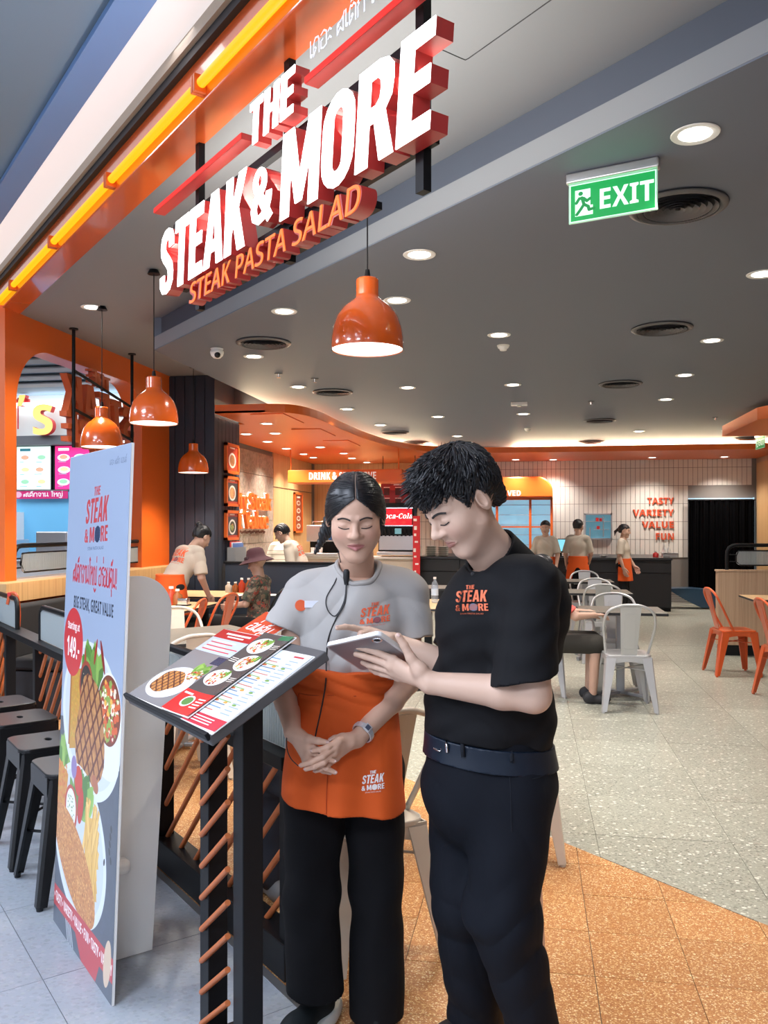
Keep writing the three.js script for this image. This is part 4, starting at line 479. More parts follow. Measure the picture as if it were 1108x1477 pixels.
// ---------- the serving counter and the back wall ----------
{ const g = thing('counter', 'long black serving counter before the white tiled wall', 'counter'); const x0 = -2.0, x1 = 2.42;
  obj('carcass', bx2(x0, x1, .06, .9, -15.34, -17.26), mat.dark, g); obj('worktop', bx2(x0 - .01, x1 + .01, .9, .94, -15.28, -17.28, .004), M({ color: C(.022, .022, .026), roughness: .3 }), g); obj('plinth', bx2(x0, x1, .0, .06, -15.4, -17.2), mat.blackMatt, g);
  for (let i = 0; i < 6; i++) { const w = (x1 - x0) / 6, x = x0 + w * (i + .5); obj('drawer', bx(w - .012, .21, .02, x, .785, -15.33, .003), M({ color: C(.016, .016, .019), roughness: .4 }), g); obj('door', bx(w - .012, .58, .02, x, .37, -15.33, .003), M({ color: C(.014, .014, .017), roughness: .4 }), g); } }
{ const g = thing('serving_hatch', 'orange arched serving hatch with lit glass shelves reading SERVED', 'hatch', V3(-.46, 0, -17.2)); const s = new THREE.Shape(), w = .9, R = .3; s.moveTo(-w, 2.06); s.lineTo(w, 2.06); s.lineTo(w, 2.48 - R); s.absarc(w - R, 2.48 - R, R, 0, Math.PI / 2); s.lineTo(-w + R, 2.48); s.absarc(-w + R, 2.48 - R, R, Math.PI / 2, Math.PI); s.lineTo(-w, 2.06);
  obj('hood', ext(s, .22, .03, 20).translate(0, 0, -.06), mat.orangePaint, g); obj('lettering', text3('SERVED', .105, .012).translate(-.24, 2.1, .19), M({ color: 0xffffff, roughness: .5 }), g);
  for (const x of [-.88, .46, .88, -.2]) obj('frame_post', bx(.05, 1.14, .08, x, 1.5, .04, .006), mat.orangePaint, g); obj('frame_rail', [bx(1.8, .05, .08, 0, .965, .04), bx(1.8, .03, .07, 0, 1.48, .04), bx(1.8, .04, .08, 0, 2.04, .04)], mat.orangePaint, g);
  obj('back_panel', bx(1.74, 1.1, .02, 0, 1.5, -.05), glow(C(.28, .6, .8), .5, 0x9fc4d8), g); for (let i = 0; i < 5; i++) obj('shelf', bx(1.72, .014, .1, 0, 1.12 + i * .2, .0), M({ color: C(.5, .66, .75), roughness: .2 }), g); obj('glass', bx(1.74, 1.06, .006, 0, 1.5, .07), mat.glass, g); }
{ const g = thing('pass_window', 'small steel-framed kitchen window in the white tiles left of the red words', 'window', V3(1.33, 1.487, -17.27)); obj('frame', [bx(.54, .03, .08, 0, .245, 0), bx(.54, .03, .08, 0, -.245, 0), bx(.03, .52, .08, .255, 0, 0), bx(.03, .52, .08, -.255, 0, 0)], mat.steel, g); obj('kitchen_back', bx(.5, .48, .01, 0, 0, -.015), glow(C(.12, .3, .38), .5, 0x47687a), g); obj('shelf', [bx(.48, .012, .05, 0, .1, .015), bx(.3, .012, .05, .06, -.06, .015), bx(.02, .4, .03, .1, 0, .01), bx(.02, .2, .03, -.16, -.12, .01)], mat.steel, g); obj('jar', [cyl(.03, .03, .07, -.02, .106, .012, 12), cyl(.025, .025, .06, .05, .106, .012, 12), cyl(.03, .03, .06, 0, -.05, .012, 12)], mat.red, g); }
['TASTY', 'VARIETY', 'VALUE', 'FUN'].forEach((w, i) => { const g = thing('wall_lettering', `orange-red word ${w} in raised capitals on the white tiles`, 'lettering', V3(2.77, 1.925 - i * .232, -17.284)), W = [.5, .77, .6, .34][i]; const q = text3(w, .13, .02), b = q.boundingBox, k = W / (b.max.x - b.min.x); obj('letters', q.translate(-b.max.x, 0, 0).scale(k, 1, 1), M({ color: C(.66, .09, .03), roughness: .5 }), g); });
{ const g = thing('curtain', 'black curtain filling the doorway beside the serving counter', 'curtain', V3(3.64, 0, -17.2)); const pts = []; for (let i = 0; i <= 120; i++) pts.push([-.6 + i / 100, .022 * Math.sin(i * .42) + .012 * Math.sin(i * 1.1)]); const s = []; for (const p of pts) s.push(p); for (const p of pts.slice().reverse()) s.push([p[0], p[1] - .006]); obj('fabric', ext(shape(s), 1.95).rotateX(-Math.PI / 2).translate(0, .04, 0), MP({ color: C(.0025, .0025, .003), roughness: 1, specularIntensity: .05 }), g); obj('rail', rod([-.62, 2.0, 0], [.62, 2.0, 0], .012), mat.black, g); }
{ const g = structG('door_1'); struct('door_light_slit', [bx(.02, 2.05, .03, 4.245, 1.025, -17.27), bx(1.2, .02, .03, 3.64, 2.03, -17.27)], glow(C(.5, .75, .9), .6, 0x9fb8c8), g); struct('door_leaf', bx(1.2, 2.02, .01, 3.64, 1.01, -17.285), mat.blackMatt, g); }  // glowing strips stand in for light leaking round the curtain edges
{ const g = thing('tarpaulin', 'dark blue sheet lying against the foot of the black curtain', 'sheet', V3(3.25, 0, -16.3)); const s = new THREE.Shape(); s.moveTo(-.8, .36); s.quadraticCurveTo(-.3, .4, .0, .33); s.quadraticCurveTo(.3, .2, .4, .02); s.lineTo(-.2, .02); s.quadraticCurveTo(-.5, .15, -.8, .36); obj('fold', ext(s, .3, .01), MP({ color: C(.015, .06, .12), roughness: .3, clearcoat: .6 }), g); obj('grate', Array.from({ length: 8 }, (_, i) => bx(.5, .01, .02, -.5, .03 + i * .028, .28)), mat.steel, g); }
// things on the counter
{ const on = (px, D) => { const p = atD(px, 800, D); p.y = .942; return p; };
  const plates = (label, p, n) => { const g = thing('plate_stack', label, 'plates', p, 0, 'plate stacks on the counter'); for (let i = 0; i < n; i++) obj('plate', lathe([[0, 0], [.06, 0], [.105, .012], [.107, .014], [.06, .006], [0, .005]], 24).translate(0, i * .0125, 0), M({ color: i % 3 ? 0xeeeeea : 0xb9c9b8, roughness: .25 }), g); };
  plates('stack of pale plates on the counter, left one beside the bottle', on(622, 15.5), 15); plates('stack of pale plates on the counter, right one by the young man’s chin', on(639, 15.5), 14);
  const bottle = (name, label, p, body, cap, r = .032, h = .16) => { const g = thing(name, label, 'bottle', p); obj('body', lathe([[0, 0], [r, 0], [r * 1.02, .006], [r, h * .7], [r * .45, h * .85], [r * .4, h]], 20), body, g); obj('cap', cyl(r * .45, r * .42, h * .14, 0, h, 0, 14), cap, g); return g; };
  bottle('bottle', 'cream bottle on the counter left of the plate stacks', on(606, 15.5), mat.cream, mat.white, .04, .18); bottle('bottle', 'left of two white bottles at the right end of the black counter', on(958, 15.9), mat.white, mat.white, .035, .2); bottle('bottle', 'right of two white bottles at the right end of the black counter', on(965, 15.9), mat.white, mat.white, .035, .2); bottle('can', 'red and white cup on the black counter right of the apron woman', on(946, 15.7), mat.red, mat.white, .05, .09); 
  const tr = thing('tray_box', 'low steel tray at the right end of the black counter', 'tray', on(966, 15.55)); obj('tray', bx(.26, .07, .16, 0, .036, 0, .01), mat.steel, tr); obj('rim', bx(.28, .012, .18, 0, .078, 0, .004), mat.steel, tr);
  const m = thing('monitor', 'till monitor with pale blue screen on the black counter', 'monitor', on(809, 15.6)); obj('screen_case', bx(.36, .25, .03, 0, .2, 0, .006), mat.black, m); obj('screen', bx(.33, .21, .004, 0, .205, .016), mat.cyanScreen, m); obj('stand', [bx(.04, .1, .03, 0, .05, -.02), bx(.18, .012, .14, 0, .006, 0)], mat.black, m);
  const dish = thing('small_dish', 'small white dish on the black counter between two staff', 'dish', on(871, 15.5)); obj('bowl', lathe([[0, 0], [.03, 0], [.07, .03], [.072, .032], [.03, .008], [0, .006]], 20), mat.white, dish); obj('napkin', bx(.06, .01, .05, 0, .03, 0, .003), mat.paper, dish);
  // bottles on the booth tables
  const T3 = (x, z) => V3(x, .756, z), sauce = M({ color: C(.45, .05, .02), roughness: .2 }), amber = M({ color: C(.3, .1, .03), roughness: .2 }), pepper = M({ color: C(.6, .55, .48), roughness: .3 });
  const B4 = [[332, 838], [342, 838], [351, 836], [361, 836]]; B4.forEach(([px], i) => { const p = atD(px, 850, 9.0); bottle('condiment_bottle', ['pale shaker leftmost of four condiments beside the hat woman', 'dark shaker second of four condiments beside the hat woman', 'orange-red sauce bottle third of four condiments', 'brown sauce bottle nearest the hat woman'][i], T3(p.x, -8.95), [pepper, amber, sauce, amber][i], mat.white, .036, i < 2 ? .1 : .14); });
  [[247, 'red sauce jar with white lid beside the poster wing', sauce, .15, .05], [256, 'brown sauce jar right of the red jar by the poster wing', amber, .13, .045]].forEach(([px, l, mm, h, r]) => { const p = atD(px, 870, 7.4); bottle('condiment_bottle', l, T3(p.x, -7.4), mm, mat.white, r, h); });
  const nap = thing('napkin_holder', 'black and silver napkin holder beside the sauce jars', 'holder', T3(atD(268, 870, 7.4).x, -7.35)); obj('holder', bx(.1, .07, .07, 0, .035, 0, .01), mat.chrome, nap); obj('base', bx(.12, .012, .09, 0, .006, 0, .004), mat.black, nap);
  const pl = thing('menu_folder', 'black menu folder lying on the wooden table before the waiter', 'folder', T3(-2.85, -7.95)); obj('cover', bx(.5, .008, .22, 0, .004, 0, .002).rotateY(.2), mat.blackMatt, pl); obj('pages', bx(.46, .004, .2, .01, .01, 0, .001).rotateY(.22), mat.paper, pl); pl.position.set(-2.85, .756, -8.5);
  const wb = thing('water_bottle', 'clear plastic water bottle with white label between the two staff', 'bottle', V3(-.9, .756, -8.05)); obj('bottle_body', lathe([[0, 0], [.03, 0], [.034, .01], [.033, .09], [.034, .15], [.028, .185], [.013, .21], [.013, .225]], 24), MP({ color: 0xeaf4ff, transmission: .85, thickness: 0, roughness: .08 }), wb); obj('label', cyl(.0345, .0345, .06, 0, .07, 0, 24), M({ color: C(.55, .66, .8), roughness: .4 }), wb); obj('cap', cyl(.014, .014, .02, 0, .225, 0, 14), mat.white, wb); }
// ---------- drink corner ----------
{ const g = thing('hanging_sign_box', 'orange hanging box sign reading DRINK & SELF SERVE', 'sign', V3(-3.11, 0, -14.0)); obj('box', bx(1.98, .215, .62, 0, 2.345, -.31, .008), mat.orangePaint, g); const q = text3('DRINK & SELF SERVE', .125, .012), b = q.boundingBox, k = 1.16 / (b.max.x - b.min.x); obj('lettering', q.scale(k, 1, 1).translate(-.62, 2.285, .0), M({ color: 0xffffff, emissive: 0xffffff, emissiveIntensity: .12 }), g); for (const x of [-.95, .93]) obj('rod', rod([x, 2.45, -.05], [x, 2.8, -.05], .012), mat.orangePaint, g); }
{ const g = thing('drink_counter', 'pale counter under the drink machines', 'counter', V3(-3.2, 0, -15.3)); obj('body', bx(2.3, .9, .6, 0, .45, 0), mat.trim, g); obj('worktop', bx(2.34, .04, .64, 0, .92, 0, .005), M({ color: C(.5, .48, .45), roughness: .3 }), g); for (let i = 0; i < 3; i++) obj('door', bx(.74, .8, .02, -.76 + i * .76, .45, .31, .004), M({ color: C(.45, .4, .33), roughness: .5 }), g); }
{ const g = thing('drink_machine', 'steel drink machine with blue bottles left of the young woman', 'machine', V3(-3.75, .942, -15.2)); obj('body', bx(.62, .3, .36, 0, .42, -.06, .01), mat.steel, g); obj('base', bx(.62, .06, .5, 0, .03, .0, .01), mat.steel, g); obj('back', bx(.6, .24, .1, 0, .17, -.16), mat.black, g); for (let i = 0; i < 3; i++) obj('bottle', lathe([[0, 0], [.035, 0], [.035, .12], [.015, .16], [.015, .19]], 14).translate(.05 + i * .085, .3, .14), MP({ color: C(.03, .13, .4), roughness: .15 }), g); obj('cups', [0, 1, 2].map((i) => cyl(.03, .035, .1, -.2 + i * .08, .06, .1, 12)), mat.white, g); obj('top_rack', path([[-.25, .57, -.1], [-.25, .64, -.1], [.25, .64, -.1], [.25, .57, -.1]], .006), mat.chrome, g); }
{ const g = thing('soda_fountain', 'red-lit soda fountain with black nozzles right of the young woman', 'machine', V3(-2.4, .942, -15.25)); obj('body', bx(.66, .95, .4, 0, .5, -.1, .02), mat.black, g); const cola = clear(512, 256, (x, w, h) => { x.fillStyle = '#d5202c'; x.fillRect(0, 0, w, h); for (let i = 0; i < 40; i++) { x.fillStyle = rgb(240, rr(30, 90), 60, .25); blob(x, rr(0, w), rr(0, h), rr(10, 50)); } x.fillStyle = '#fff'; x.font = 'italic bold 108px serif'; x.textAlign = 'center'; x.fillText('Coca-Cola', w / 2, h * .6); }); obj('lit_panel', uvFit(new THREE.PlaneGeometry(.58, .3)).translate(0, .72, .102), M({ map: cola, emissive: 0xffffff, emissiveMap: cola, emissiveIntensity: .9 }), g); obj('panel_rim', [bx(.62, .02, .02, 0, .88, .1), bx(.62, .02, .02, 0, .56, .1)], mat.chrome, g);
  for (let i = 0; i < 8; i++) obj('nozzle', [cyl(.014, .022, .08, -.26 + i * .074, .42, .13, 10), bx(.03, .06, .02, -.26 + i * .074, .4, .15)], mat.black, g); obj('drip_tray', bx(.66, .06, .3, 0, .06, .1, .01), mat.steel, g); obj('front', bx(.62, .26, .02, 0, .25, .1), mat.steel, g); obj('ice_handle', bx(.12, .1, .06, .05, .46, .16, .01), M({ color: C(.2, .55, .7), roughness: .4 }), g); }
{ const t = clear(400, 512, (x, w, h) => { x.fillStyle = '#7c1418'; x.fillRect(0, 0, w, h); for (let i = 0; i < 26; i++) { x.fillStyle = rgb(rr(120, 200), rr(10, 40), rr(15, 40), .6); blob(x, rr(0, w), rr(0, h), rr(20, 60)); } for (let i = 0; i < 6; i++) { const X = 60 + (i % 3) * 130, Y = 190 + Math.floor(i / 3) * 170; x.fillStyle = '#3b0d0f'; x.fillRect(X - 32, Y - 60, 64, 110); x.fillStyle = '#eac9bd'; x.fillRect(X - 34, Y - 78, 70, 10); } x.fillStyle = '#f3d9d0'; x.fillRect(110, 40, 170, 20); x.fillRect(140, 70, 110, 12); x.fillStyle = '#f1b44c'; x.fillRect(310, 40, 60, 26); }); const g = thing('menu_poster', 'dark red drinks poster above the soda fountain', 'poster', V3(-2.4, 2.05, -15.5)); obj('board', bx(.68, .62, .02), mat.dark, g); obj('print', new THREE.PlaneGeometry(.66, .6).translate(0, 0, .012), M({ map: t, roughness: .4, emissive: 0xffffff, emissiveMap: t, emissiveIntensity: .15 }), g); for (const x of [-.3, .3]) obj('hanger', rod([x, .3, 0], [x, .75, 0], .006), mat.black, g); }
{ const t = clear(128, 512, (x, w, h) => { x.fillStyle = '#c9252c'; x.fillRect(0, 0, w, h); x.fillStyle = '#f4e9e4'; for (let i = 0; i < 9; i++) x.fillRect(rr(10, 50), 20 + i * 54, rr(30, 60), rr(10, 30)); }); const g = thing('banner_stand', 'narrow red and white banner stand right of the soda fountain', 'banner', V3(-2.0, 0, -14.95)); obj('banner', uvFit(bx(.13, 1.25, .02, 0, 1.05, 0, .003)), M({ map: t, roughness: .5 }), g); obj('pole', rod([0, 0, -.02], [0, 1.6, -.02], .012), mat.steel, g); obj('foot', cyl(.14, .13, .02), mat.black, g); }
const framed = (name, label, pos, turn, w, h, art, cat = 'picture', group) => { const g = thing(name, label, cat, pos, turn, group); obj('frame', [bx(w, .035, .04, 0, h / 2 - .0175, 0), bx(w, .035, .04, 0, -h / 2 + .0175, 0), bx(.035, h, .04, w / 2 - .0175, 0, 0), bx(.035, h, .04, -w / 2 + .0175, 0, 0)], mat.orangePaint, g); obj('print', new THREE.PlaneGeometry(w - .06, h - .06).translate(0, 0, .006), M({ map: art, roughness: .3 }), g); obj('backing', bx(w - .02, h - .02, .01, 0, 0, -.008), mat.dark, g); return g; };
{ const art = (k) => tx(256, 256, (x, w, h) => { x.fillStyle = k === 0 ? '#b23a22' : '#3d3b3e'; x.fillRect(0, 0, w, h); x.fillStyle = '#b8432a'; x.fillRect(0, 0, w, 40); x.fillRect(0, h - 26, w, 26); x.fillStyle = '#f6dfd2'; x.fillRect(70, 12, 116, 14); ellip(x, 128, 145, 82, 78, '#ece6dc'); ellip(x, 128, 145, 62, 58, k === 2 ? '#3f4a2f' : '#b9764a'); if (k === 0) steak(x, 128, 145, 50, 34, .3); if (k === 1) for (let i = 0; i < 60; i++) { x.strokeStyle = '#d9a566'; x.lineWidth = 4; x.beginPath(); x.arc(128 + rr(-20, 20), 145 + rr(-20, 20), rr(10, 36), rr(0, 3), rr(3, 6)); x.stroke(); } if (k === 2) { greens(x, 128, 180, 60, 24); salad(x, 128, 145, 44, 40); } }, false);
  ['top', 'middle', 'bottom'].forEach((w, k) => framed('framed_picture', `orange-framed square food picture, ${w} of three on the dark panelling`, V3(-3.655, [2.325, 1.92, 1.5][k], -10.03), Math.PI / 2, .45, .37, art(k), 'picture', 'framed food pictures on the dark pier'));
  const g = thing('brochure_holder', 'grey holder with colourful leaflets below the framed pictures', 'holder', V3(-3.6, 1.03, -10.05), Math.PI / 2); obj('tray', [bx(.4, .2, .01, 0, .1, .05), bx(.4, .01, .1, 0, .005, 0), bx(.01, .2, .1, .2, .1, 0), bx(.01, .2, .1, -.2, .1, 0)], M({ color: C(.2, .21, .23), roughness: .4 }), g); for (let i = 0; i < 3; i++) obj('leaflet', bx(.37, .26 - i * .02, .004, 0, .14, -.02 + i * .02), [mat.red, mat.white, M({ color: C(.1, .2, .5), roughness: .5 })][i], g);
  const tall = tx(128, 384, (x, w, h) => { x.fillStyle = '#8f3a24'; x.fillRect(0, 0, w, h); for (let i = 0; i < 4; i++) { ellip(x, 64, 90 + i * 80, 34, 26, '#e9ddd0'); ellip(x, 64, 90 + i * 80, 22, 16, '#9c4a2b'); } x.fillStyle = '#f6dfd2'; x.fillRect(34, 22, 60, 16); }, false); framed('framed_picture', 'tall orange-framed poster on the wooden wall of the drink corner', V3(-4.47, 1.755, -16.0), Math.PI / 2, .56, .78, tall); }
[['Quality Steak', 1.76, .27, mat.orangePaint, 2.72], ['Great Value', 1.45, .27, mat.orangePaint, 2.55]].forEach(([s, y, h, m, w]) => { const g = thing('wall_lettering', `orange raised words ${s} on the grey panel wall of the drink corner`, 'lettering', V3(-4.46, y, -11.35), Math.PI / 2); const q = text3(s, h, .05, null, SERIF), b = q.boundingBox, k = w / (b.max.x - b.min.x); obj('letters', q.scale(k, 1, 1), m, g); const halo = obj('light_edge', text3(s, h, .02, null, SERIF).scale(k, 1, 1).translate(.012, .014, -.025), glow(C(1, .9, .75), 1.6), g); });
{ const g = thing('wall_lettering', 'small dark line of script under the orange words', 'lettering', V3(-4.48, 1.36, -11.35), Math.PI / 2); obj('script_line', Array.from({ length: 46 }, (_, i) => bx(.03 + .012 * (i % 3), .03 + .018 * ((i * 7) % 5) / 4, .01, .03 + i * .056, .03 + .006 * (i % 4), .005, .004)), M({ color: C(.12, .04, .02), roughness: .6 }), g); }
// ---------- booths, partitions ----------
function railPanel(label, pos, turn, L, group) { const g = thing('booth_rail', label, 'rail', pos, turn, group); obj('rail', path([[0, 0, 0], [0, .29, 0], [L, .29, 0], [L, 0, 0]], .021, 12, .11), mat.black, g); const f = obj('panel_frame', path([[.1, .06, 0], [.1, .225, 0], [L - .1, .225, 0], [L - .1, .06, 0]], .009, 8, .05, true), mat.black, g); obj('ribbed_glass', ext(rrect(L - .2, .165, .045, L / 2, .1425), .006), mat.ribbed, f); const ribs = []; for (let x = .13; x < L - .12; x += .018) ribs.push(rod([x, .066, .006], [x, .22, .006], .005, .005, 5)); obj('ribs', ribs, mat.ribbed, f).userData.kind = 'stuff'; obj('clip', [bx(.1, .012, .012, .05, .1, 0), bx(.1, .012, .012, .05, .18, 0), bx(.1, .012, .012, L - .05, .1, 0), bx(.1, .012, .012, L - .05, .18, 0)], mat.black, g); return g; }
railPanel('rounded black rail with ribbed panel on the ledge of the arched opening', V3(-4.3, 1.03, -6.5), Math.PI / 2, 2.85); railPanel('rounded black rail with ribbed panel on the right wooden partition', V3(2.24, .98, -10.3), 0, 1.95);
{ const g = thing('partition', 'wooden booth partition with black plinth at the right', 'partition', V3(0, 0, 0)); for (let i = 0; i < 3; i++) obj('panel', wrapUV(bx(.7, .86, .13, 2.485 + i * .705, .55, -10.33, .004), 1.1), mat.woodPale, g); obj('cap', wrapUV(bx(2.15, .02, .15, 3.2, .975, -10.33, .003), 1.1), mat.woodPale, g); obj('plinth', bx(2.1, .12, .11, 3.2, .06, -10.33), mat.black, g); }
{ const g = thing('bench', 'black upholstered bench below the arched opening', 'bench', V3(-3.98, 0, -7.65)); obj('back_cushion', bx(.12, .42, 3.4, 0, .66, 0, .03), mat.blackMatt, g); obj('seat_cushion', bx(.5, .1, 3.4, .22, .42, 0, .03), mat.blackMatt, g); obj('plinth', bx(.44, .36, 3.36, .2, .18, 0), mat.dark, g); }
{ const g = thing('half_wall', 'dark navy half wall below the framed pictures', 'partition', V3(-2.95, 0, -9.75)); obj('panel', bx(1.35, 1.04, .08, 0, .52, 0, .006), mat.navyPanel, g); obj('cap', bx(1.38, .025, .12, 0, 1.052, 0, .004), mat.black, g); }
// ---------- the shop across the corridor, seen through the arch ----------
{ const z = -12.6, root = structG('wall_neighbour'); struct('wall_core', bx2(-11, -4.75, 0, 2.05, z - .1, z), M({ color: C(.16, .5, .78), roughness: .5 }), root); struct('wall_upper', bx2(-11, -4.75, 2.82, 3.62, z - .1, z), M({ color: C(.62, .68, .66), roughness: .5 }), root); struct('menu_band', bx2(-11, -4.75, 2.05, 2.82, z - .14, z - .06), M({ color: C(.06, .065, .07), roughness: .5 }), root); struct('dark_band', bx2(-11, -4.75, 2.8, 2.95, z, z + .15), M({ color: C(.1, .11, .12), roughness: .5 }), root); struct('glow_band', bx2(-11, -4.75, 3.42, 3.46, z, z + .3), glow(C(.95, .98, 1), 2.2), root);
  for (let i = 0; i < 7; i++) struct('ceiling_slat', bx(6, .02, .28, -7.8, 3.59, -8.2 - i * .55, .003), M({ color: C(.42, .44, .46), roughness: .6 }), root);
  struct('pillar_white', bx2(-9.2, -8.15, 0, 1.72, z, z + .5), mat.white, root); struct('light_column', bx2(-6.6, -6.15, 0, 2.95, z + .1, z + .4), glow(C(1, .93, .92), .75), root);
  area('neighbour_light', 4, 2, 0xf0f4ff, 4.5, V3(-7.6, 3.55, -10.6), V3(-7.6, 0, -10.7)); }
{ const g = thing('neighbour_sign', 'glowing yellow letters with red sides of the shop across the corridor', 'sign', V3(-8.5, 2.95, -12.3)); const q = (s, x, y, sz) => { const b = obj('letter', text3(s, sz, .1).translate(x, y, -.1), mat.red, g); obj('letter_face', text3(s, sz, .004).translate(x, y, 0), glow(C(1, .68, .2), 1.0, 0x7a5200), b); }; q('r', 0, 0, .52); q('’', .42, .12, .52); q('s', .66, .0, .62); obj('wire', [rod([.4, .1, -.06], [.4, .6, -.06], .012), bx(.5, .05, .04, .35, .55, -.06)], mat.red, g); }
{ const art = (k) => tx(256, 300, (x, w, h) => { x.fillStyle = k === 2 ? '#d8307a' : '#d9f2ea'; x.fillRect(0, 0, w, h); for (let i = 0; i < 6; i++) { const X = 60 + (i % 2) * 120 + rr(-10, 10), Y = 80 + Math.floor(i / 2) * 85; ellip(x, X, Y, 46, 24, '#b9d3d6'); ellip(x, X, Y - 4, 30, 15, ['#c98a72', '#7fae8f', '#e2bd86'][i % 3]); x.fillStyle = '#5b8e9a'; x.fillRect(X - 40, Y + 26, rr(30, 70), 5); } x.fillStyle = k === 2 ? '#fff' : '#2d6a78'; x.fillRect(24, 14, 80, 18); }, false);
  [[-8.62, 'left'], [-7.98, 'middle'], [-7.3, 'pink right']].forEach(([x, w], k) => { const t = art(k), g = thing('menu_screen', `${w} of three glowing menu screens of the shop across the corridor`, 'screen', V3(x, 2.44, -12.63)); obj('bezel', bx(.64, .74, .05), mat.black, g); obj('screen', new THREE.PlaneGeometry(.6, .7).translate(0, 0, .027), M({ map: t, emissive: 0xffffff, emissiveMap: t, emissiveIntensity: .85 }), g); });
  const b = tx(512, 96, (x, w, h) => { x.fillStyle = '#d12a72'; x.fillRect(0, 0, w, h); thai(x, 'สเต็กจาน ใหญ่', 90, 70, 46, 380, '#fff', .16); ellip(x, 40, 46, 36, 36, '#f0b9cf'); }, false); const g = thing('banner_strip', 'pink strip banner under the glowing menu screens', 'banner', V3(-7.8, 2.0, -12.52)); obj('print', uvFit(bx(.95, .13, .01)), M({ map: b, roughness: .5 }), g); obj('rail', bx(.97, .015, .02, 0, .07, 0), mat.steel, g);
  const p = tx(128, 256, (x, w, h) => { x.fillStyle = '#f3c13a'; x.fillRect(0, 0, w, h * .5); x.fillStyle = '#2f63c8'; x.fillRect(0, h * .5, w, h * .5); for (let i = 0; i < 5; i++) ellip(x, rr(20, 110), rr(30, 220), 18, 14, ['#d23a3a', '#fff', '#e88a2e'][i % 3]); }, false); const o = thing('poster_board', 'yellow and blue poster beyond the arched opening, right of the poster stand', 'poster', V3(-5.55, 1.5, -10.9)); obj('board', bx(.36, .78, .02), mat.white, o); obj('print', new THREE.PlaneGeometry(.34, .74).translate(0, 0, .012), M({ map: p, roughness: .4, emissive: 0xffffff, emissiveMap: p, emissiveIntensity: .15 }), o); obj('pole', rod([0, -1.5, -.02], [0, -.3, -.02], .015), mat.steel, o);
  const c = thing('shop_counter', 'pale counter of the shop across the corridor', 'counter', V3(-7.3, 0, -11.6)); obj('body', bx(2.6, .95, .6, 0, .48, 0), mat.white, c); obj('worktop', bx(2.7, .04, .7, 0, .97, 0, .005), mat.steel, c); obj('fryer', bx(.5, .42, .4, .3, 1.2, -.1, .02), mat.steel, c); obj('warmer', bx(.4, .3, .4, -.5, 1.14, -.1, .02), mat.steel, c); }
// ---------- people: smooth bodies from blended distance fields ----------
const cl01 = (x) => (x < 0 ? 0 : x > 1 ? 1 : x);
const smin = (a, b, k) => { const h = Math.max(k - Math.abs(a - b), 0) / k; return Math.min(a, b) - h * h * k * .25; };
const un = (k, ...f) => { f = f.flat(); return (x, y, z) => { let d = f[0](x, y, z); for (let i = 1; i < f.length; i++) d = smin(d, f[i](x, y, z), k); return d; }; };
const sub = (f, g, k) => (x, y, z) => -smin(-f(x, y, z), g(x, y, z), k);
const both = (...f) => (x, y, z) => { let d = -9; for (const q of f) d = Math.max(d, q(x, y, z)); return d; };
const cap = (a, b, ra, rb = ra) => { const [ax, ay, az] = a, ux = b[0] - ax, uy = b[1] - ay, uz = b[2] - az, L = ux * ux + uy * uy + uz * uz || 1e-9; return (x, y, z) => { const px = x - ax, py = y - ay, pz = z - az, h = cl01((px * ux + py * uy + pz * uz) / L), qx = px - ux * h, qy = py - uy * h, qz = pz - uz * h; return Math.sqrt(qx * qx + qy * qy + qz * qz) - (ra + (rb - ra) * h); }; };
const ell = (c, r, e) => { let m = null; if (e) m = new THREE.Matrix4().makeRotationFromEuler(new THREE.Euler(...e)).transpose().elements; const [a, b, q] = r; return (x, y, z) => { x -= c[0]; y -= c[1]; z -= c[2]; if (m) { const X = m[0] * x + m[4] * y + m[8] * z, Y = m[1] * x + m[5] * y + m[9] * z, Z = m[2] * x + m[6] * y + m[10] * z; x = X; y = Y; z = Z; } const k0 = Math.sqrt((x / a) ** 2 + (y / b) ** 2 + (z / q) ** 2), k1 = Math.sqrt((x / a / a) ** 2 + (y / b / b) ** 2 + (z / q / q) ** 2); return k1 < 1e-9 ? -Math.min(a, b, q) : k0 * (k0 - 1) / k1; }; };
const flat = (f, cz, s) => (x, y, z) => f(x, y, cz + (z - cz) / s) * Math.min(1, s);
const plane = (p, n) => { const l = Math.hypot(...n); return (x, y, z) => ((x - p[0]) * n[0] + (y - p[1]) * n[1] + (z - p[2]) * n[2]) / l; };   // keeps the side against n
const inFrame = (f, m, s = 1) => { const e = m.clone().invert().elements; return (x, y, z) => f(e[0] * x + e[4] * y + e[8] * z + e[12], e[1] * x + e[5] * y + e[9] * z + e[13], e[2] * x + e[6] * y + e[10] * z + e[14]) * s; };
const puff = (f, r) => (x, y, z) => f(x, y, z) - r;
const wob = (f, g) => (x, y, z) => { const d = f(x, y, z); return d > .03 || d < -.03 ? d : d + g(x, y, z); };
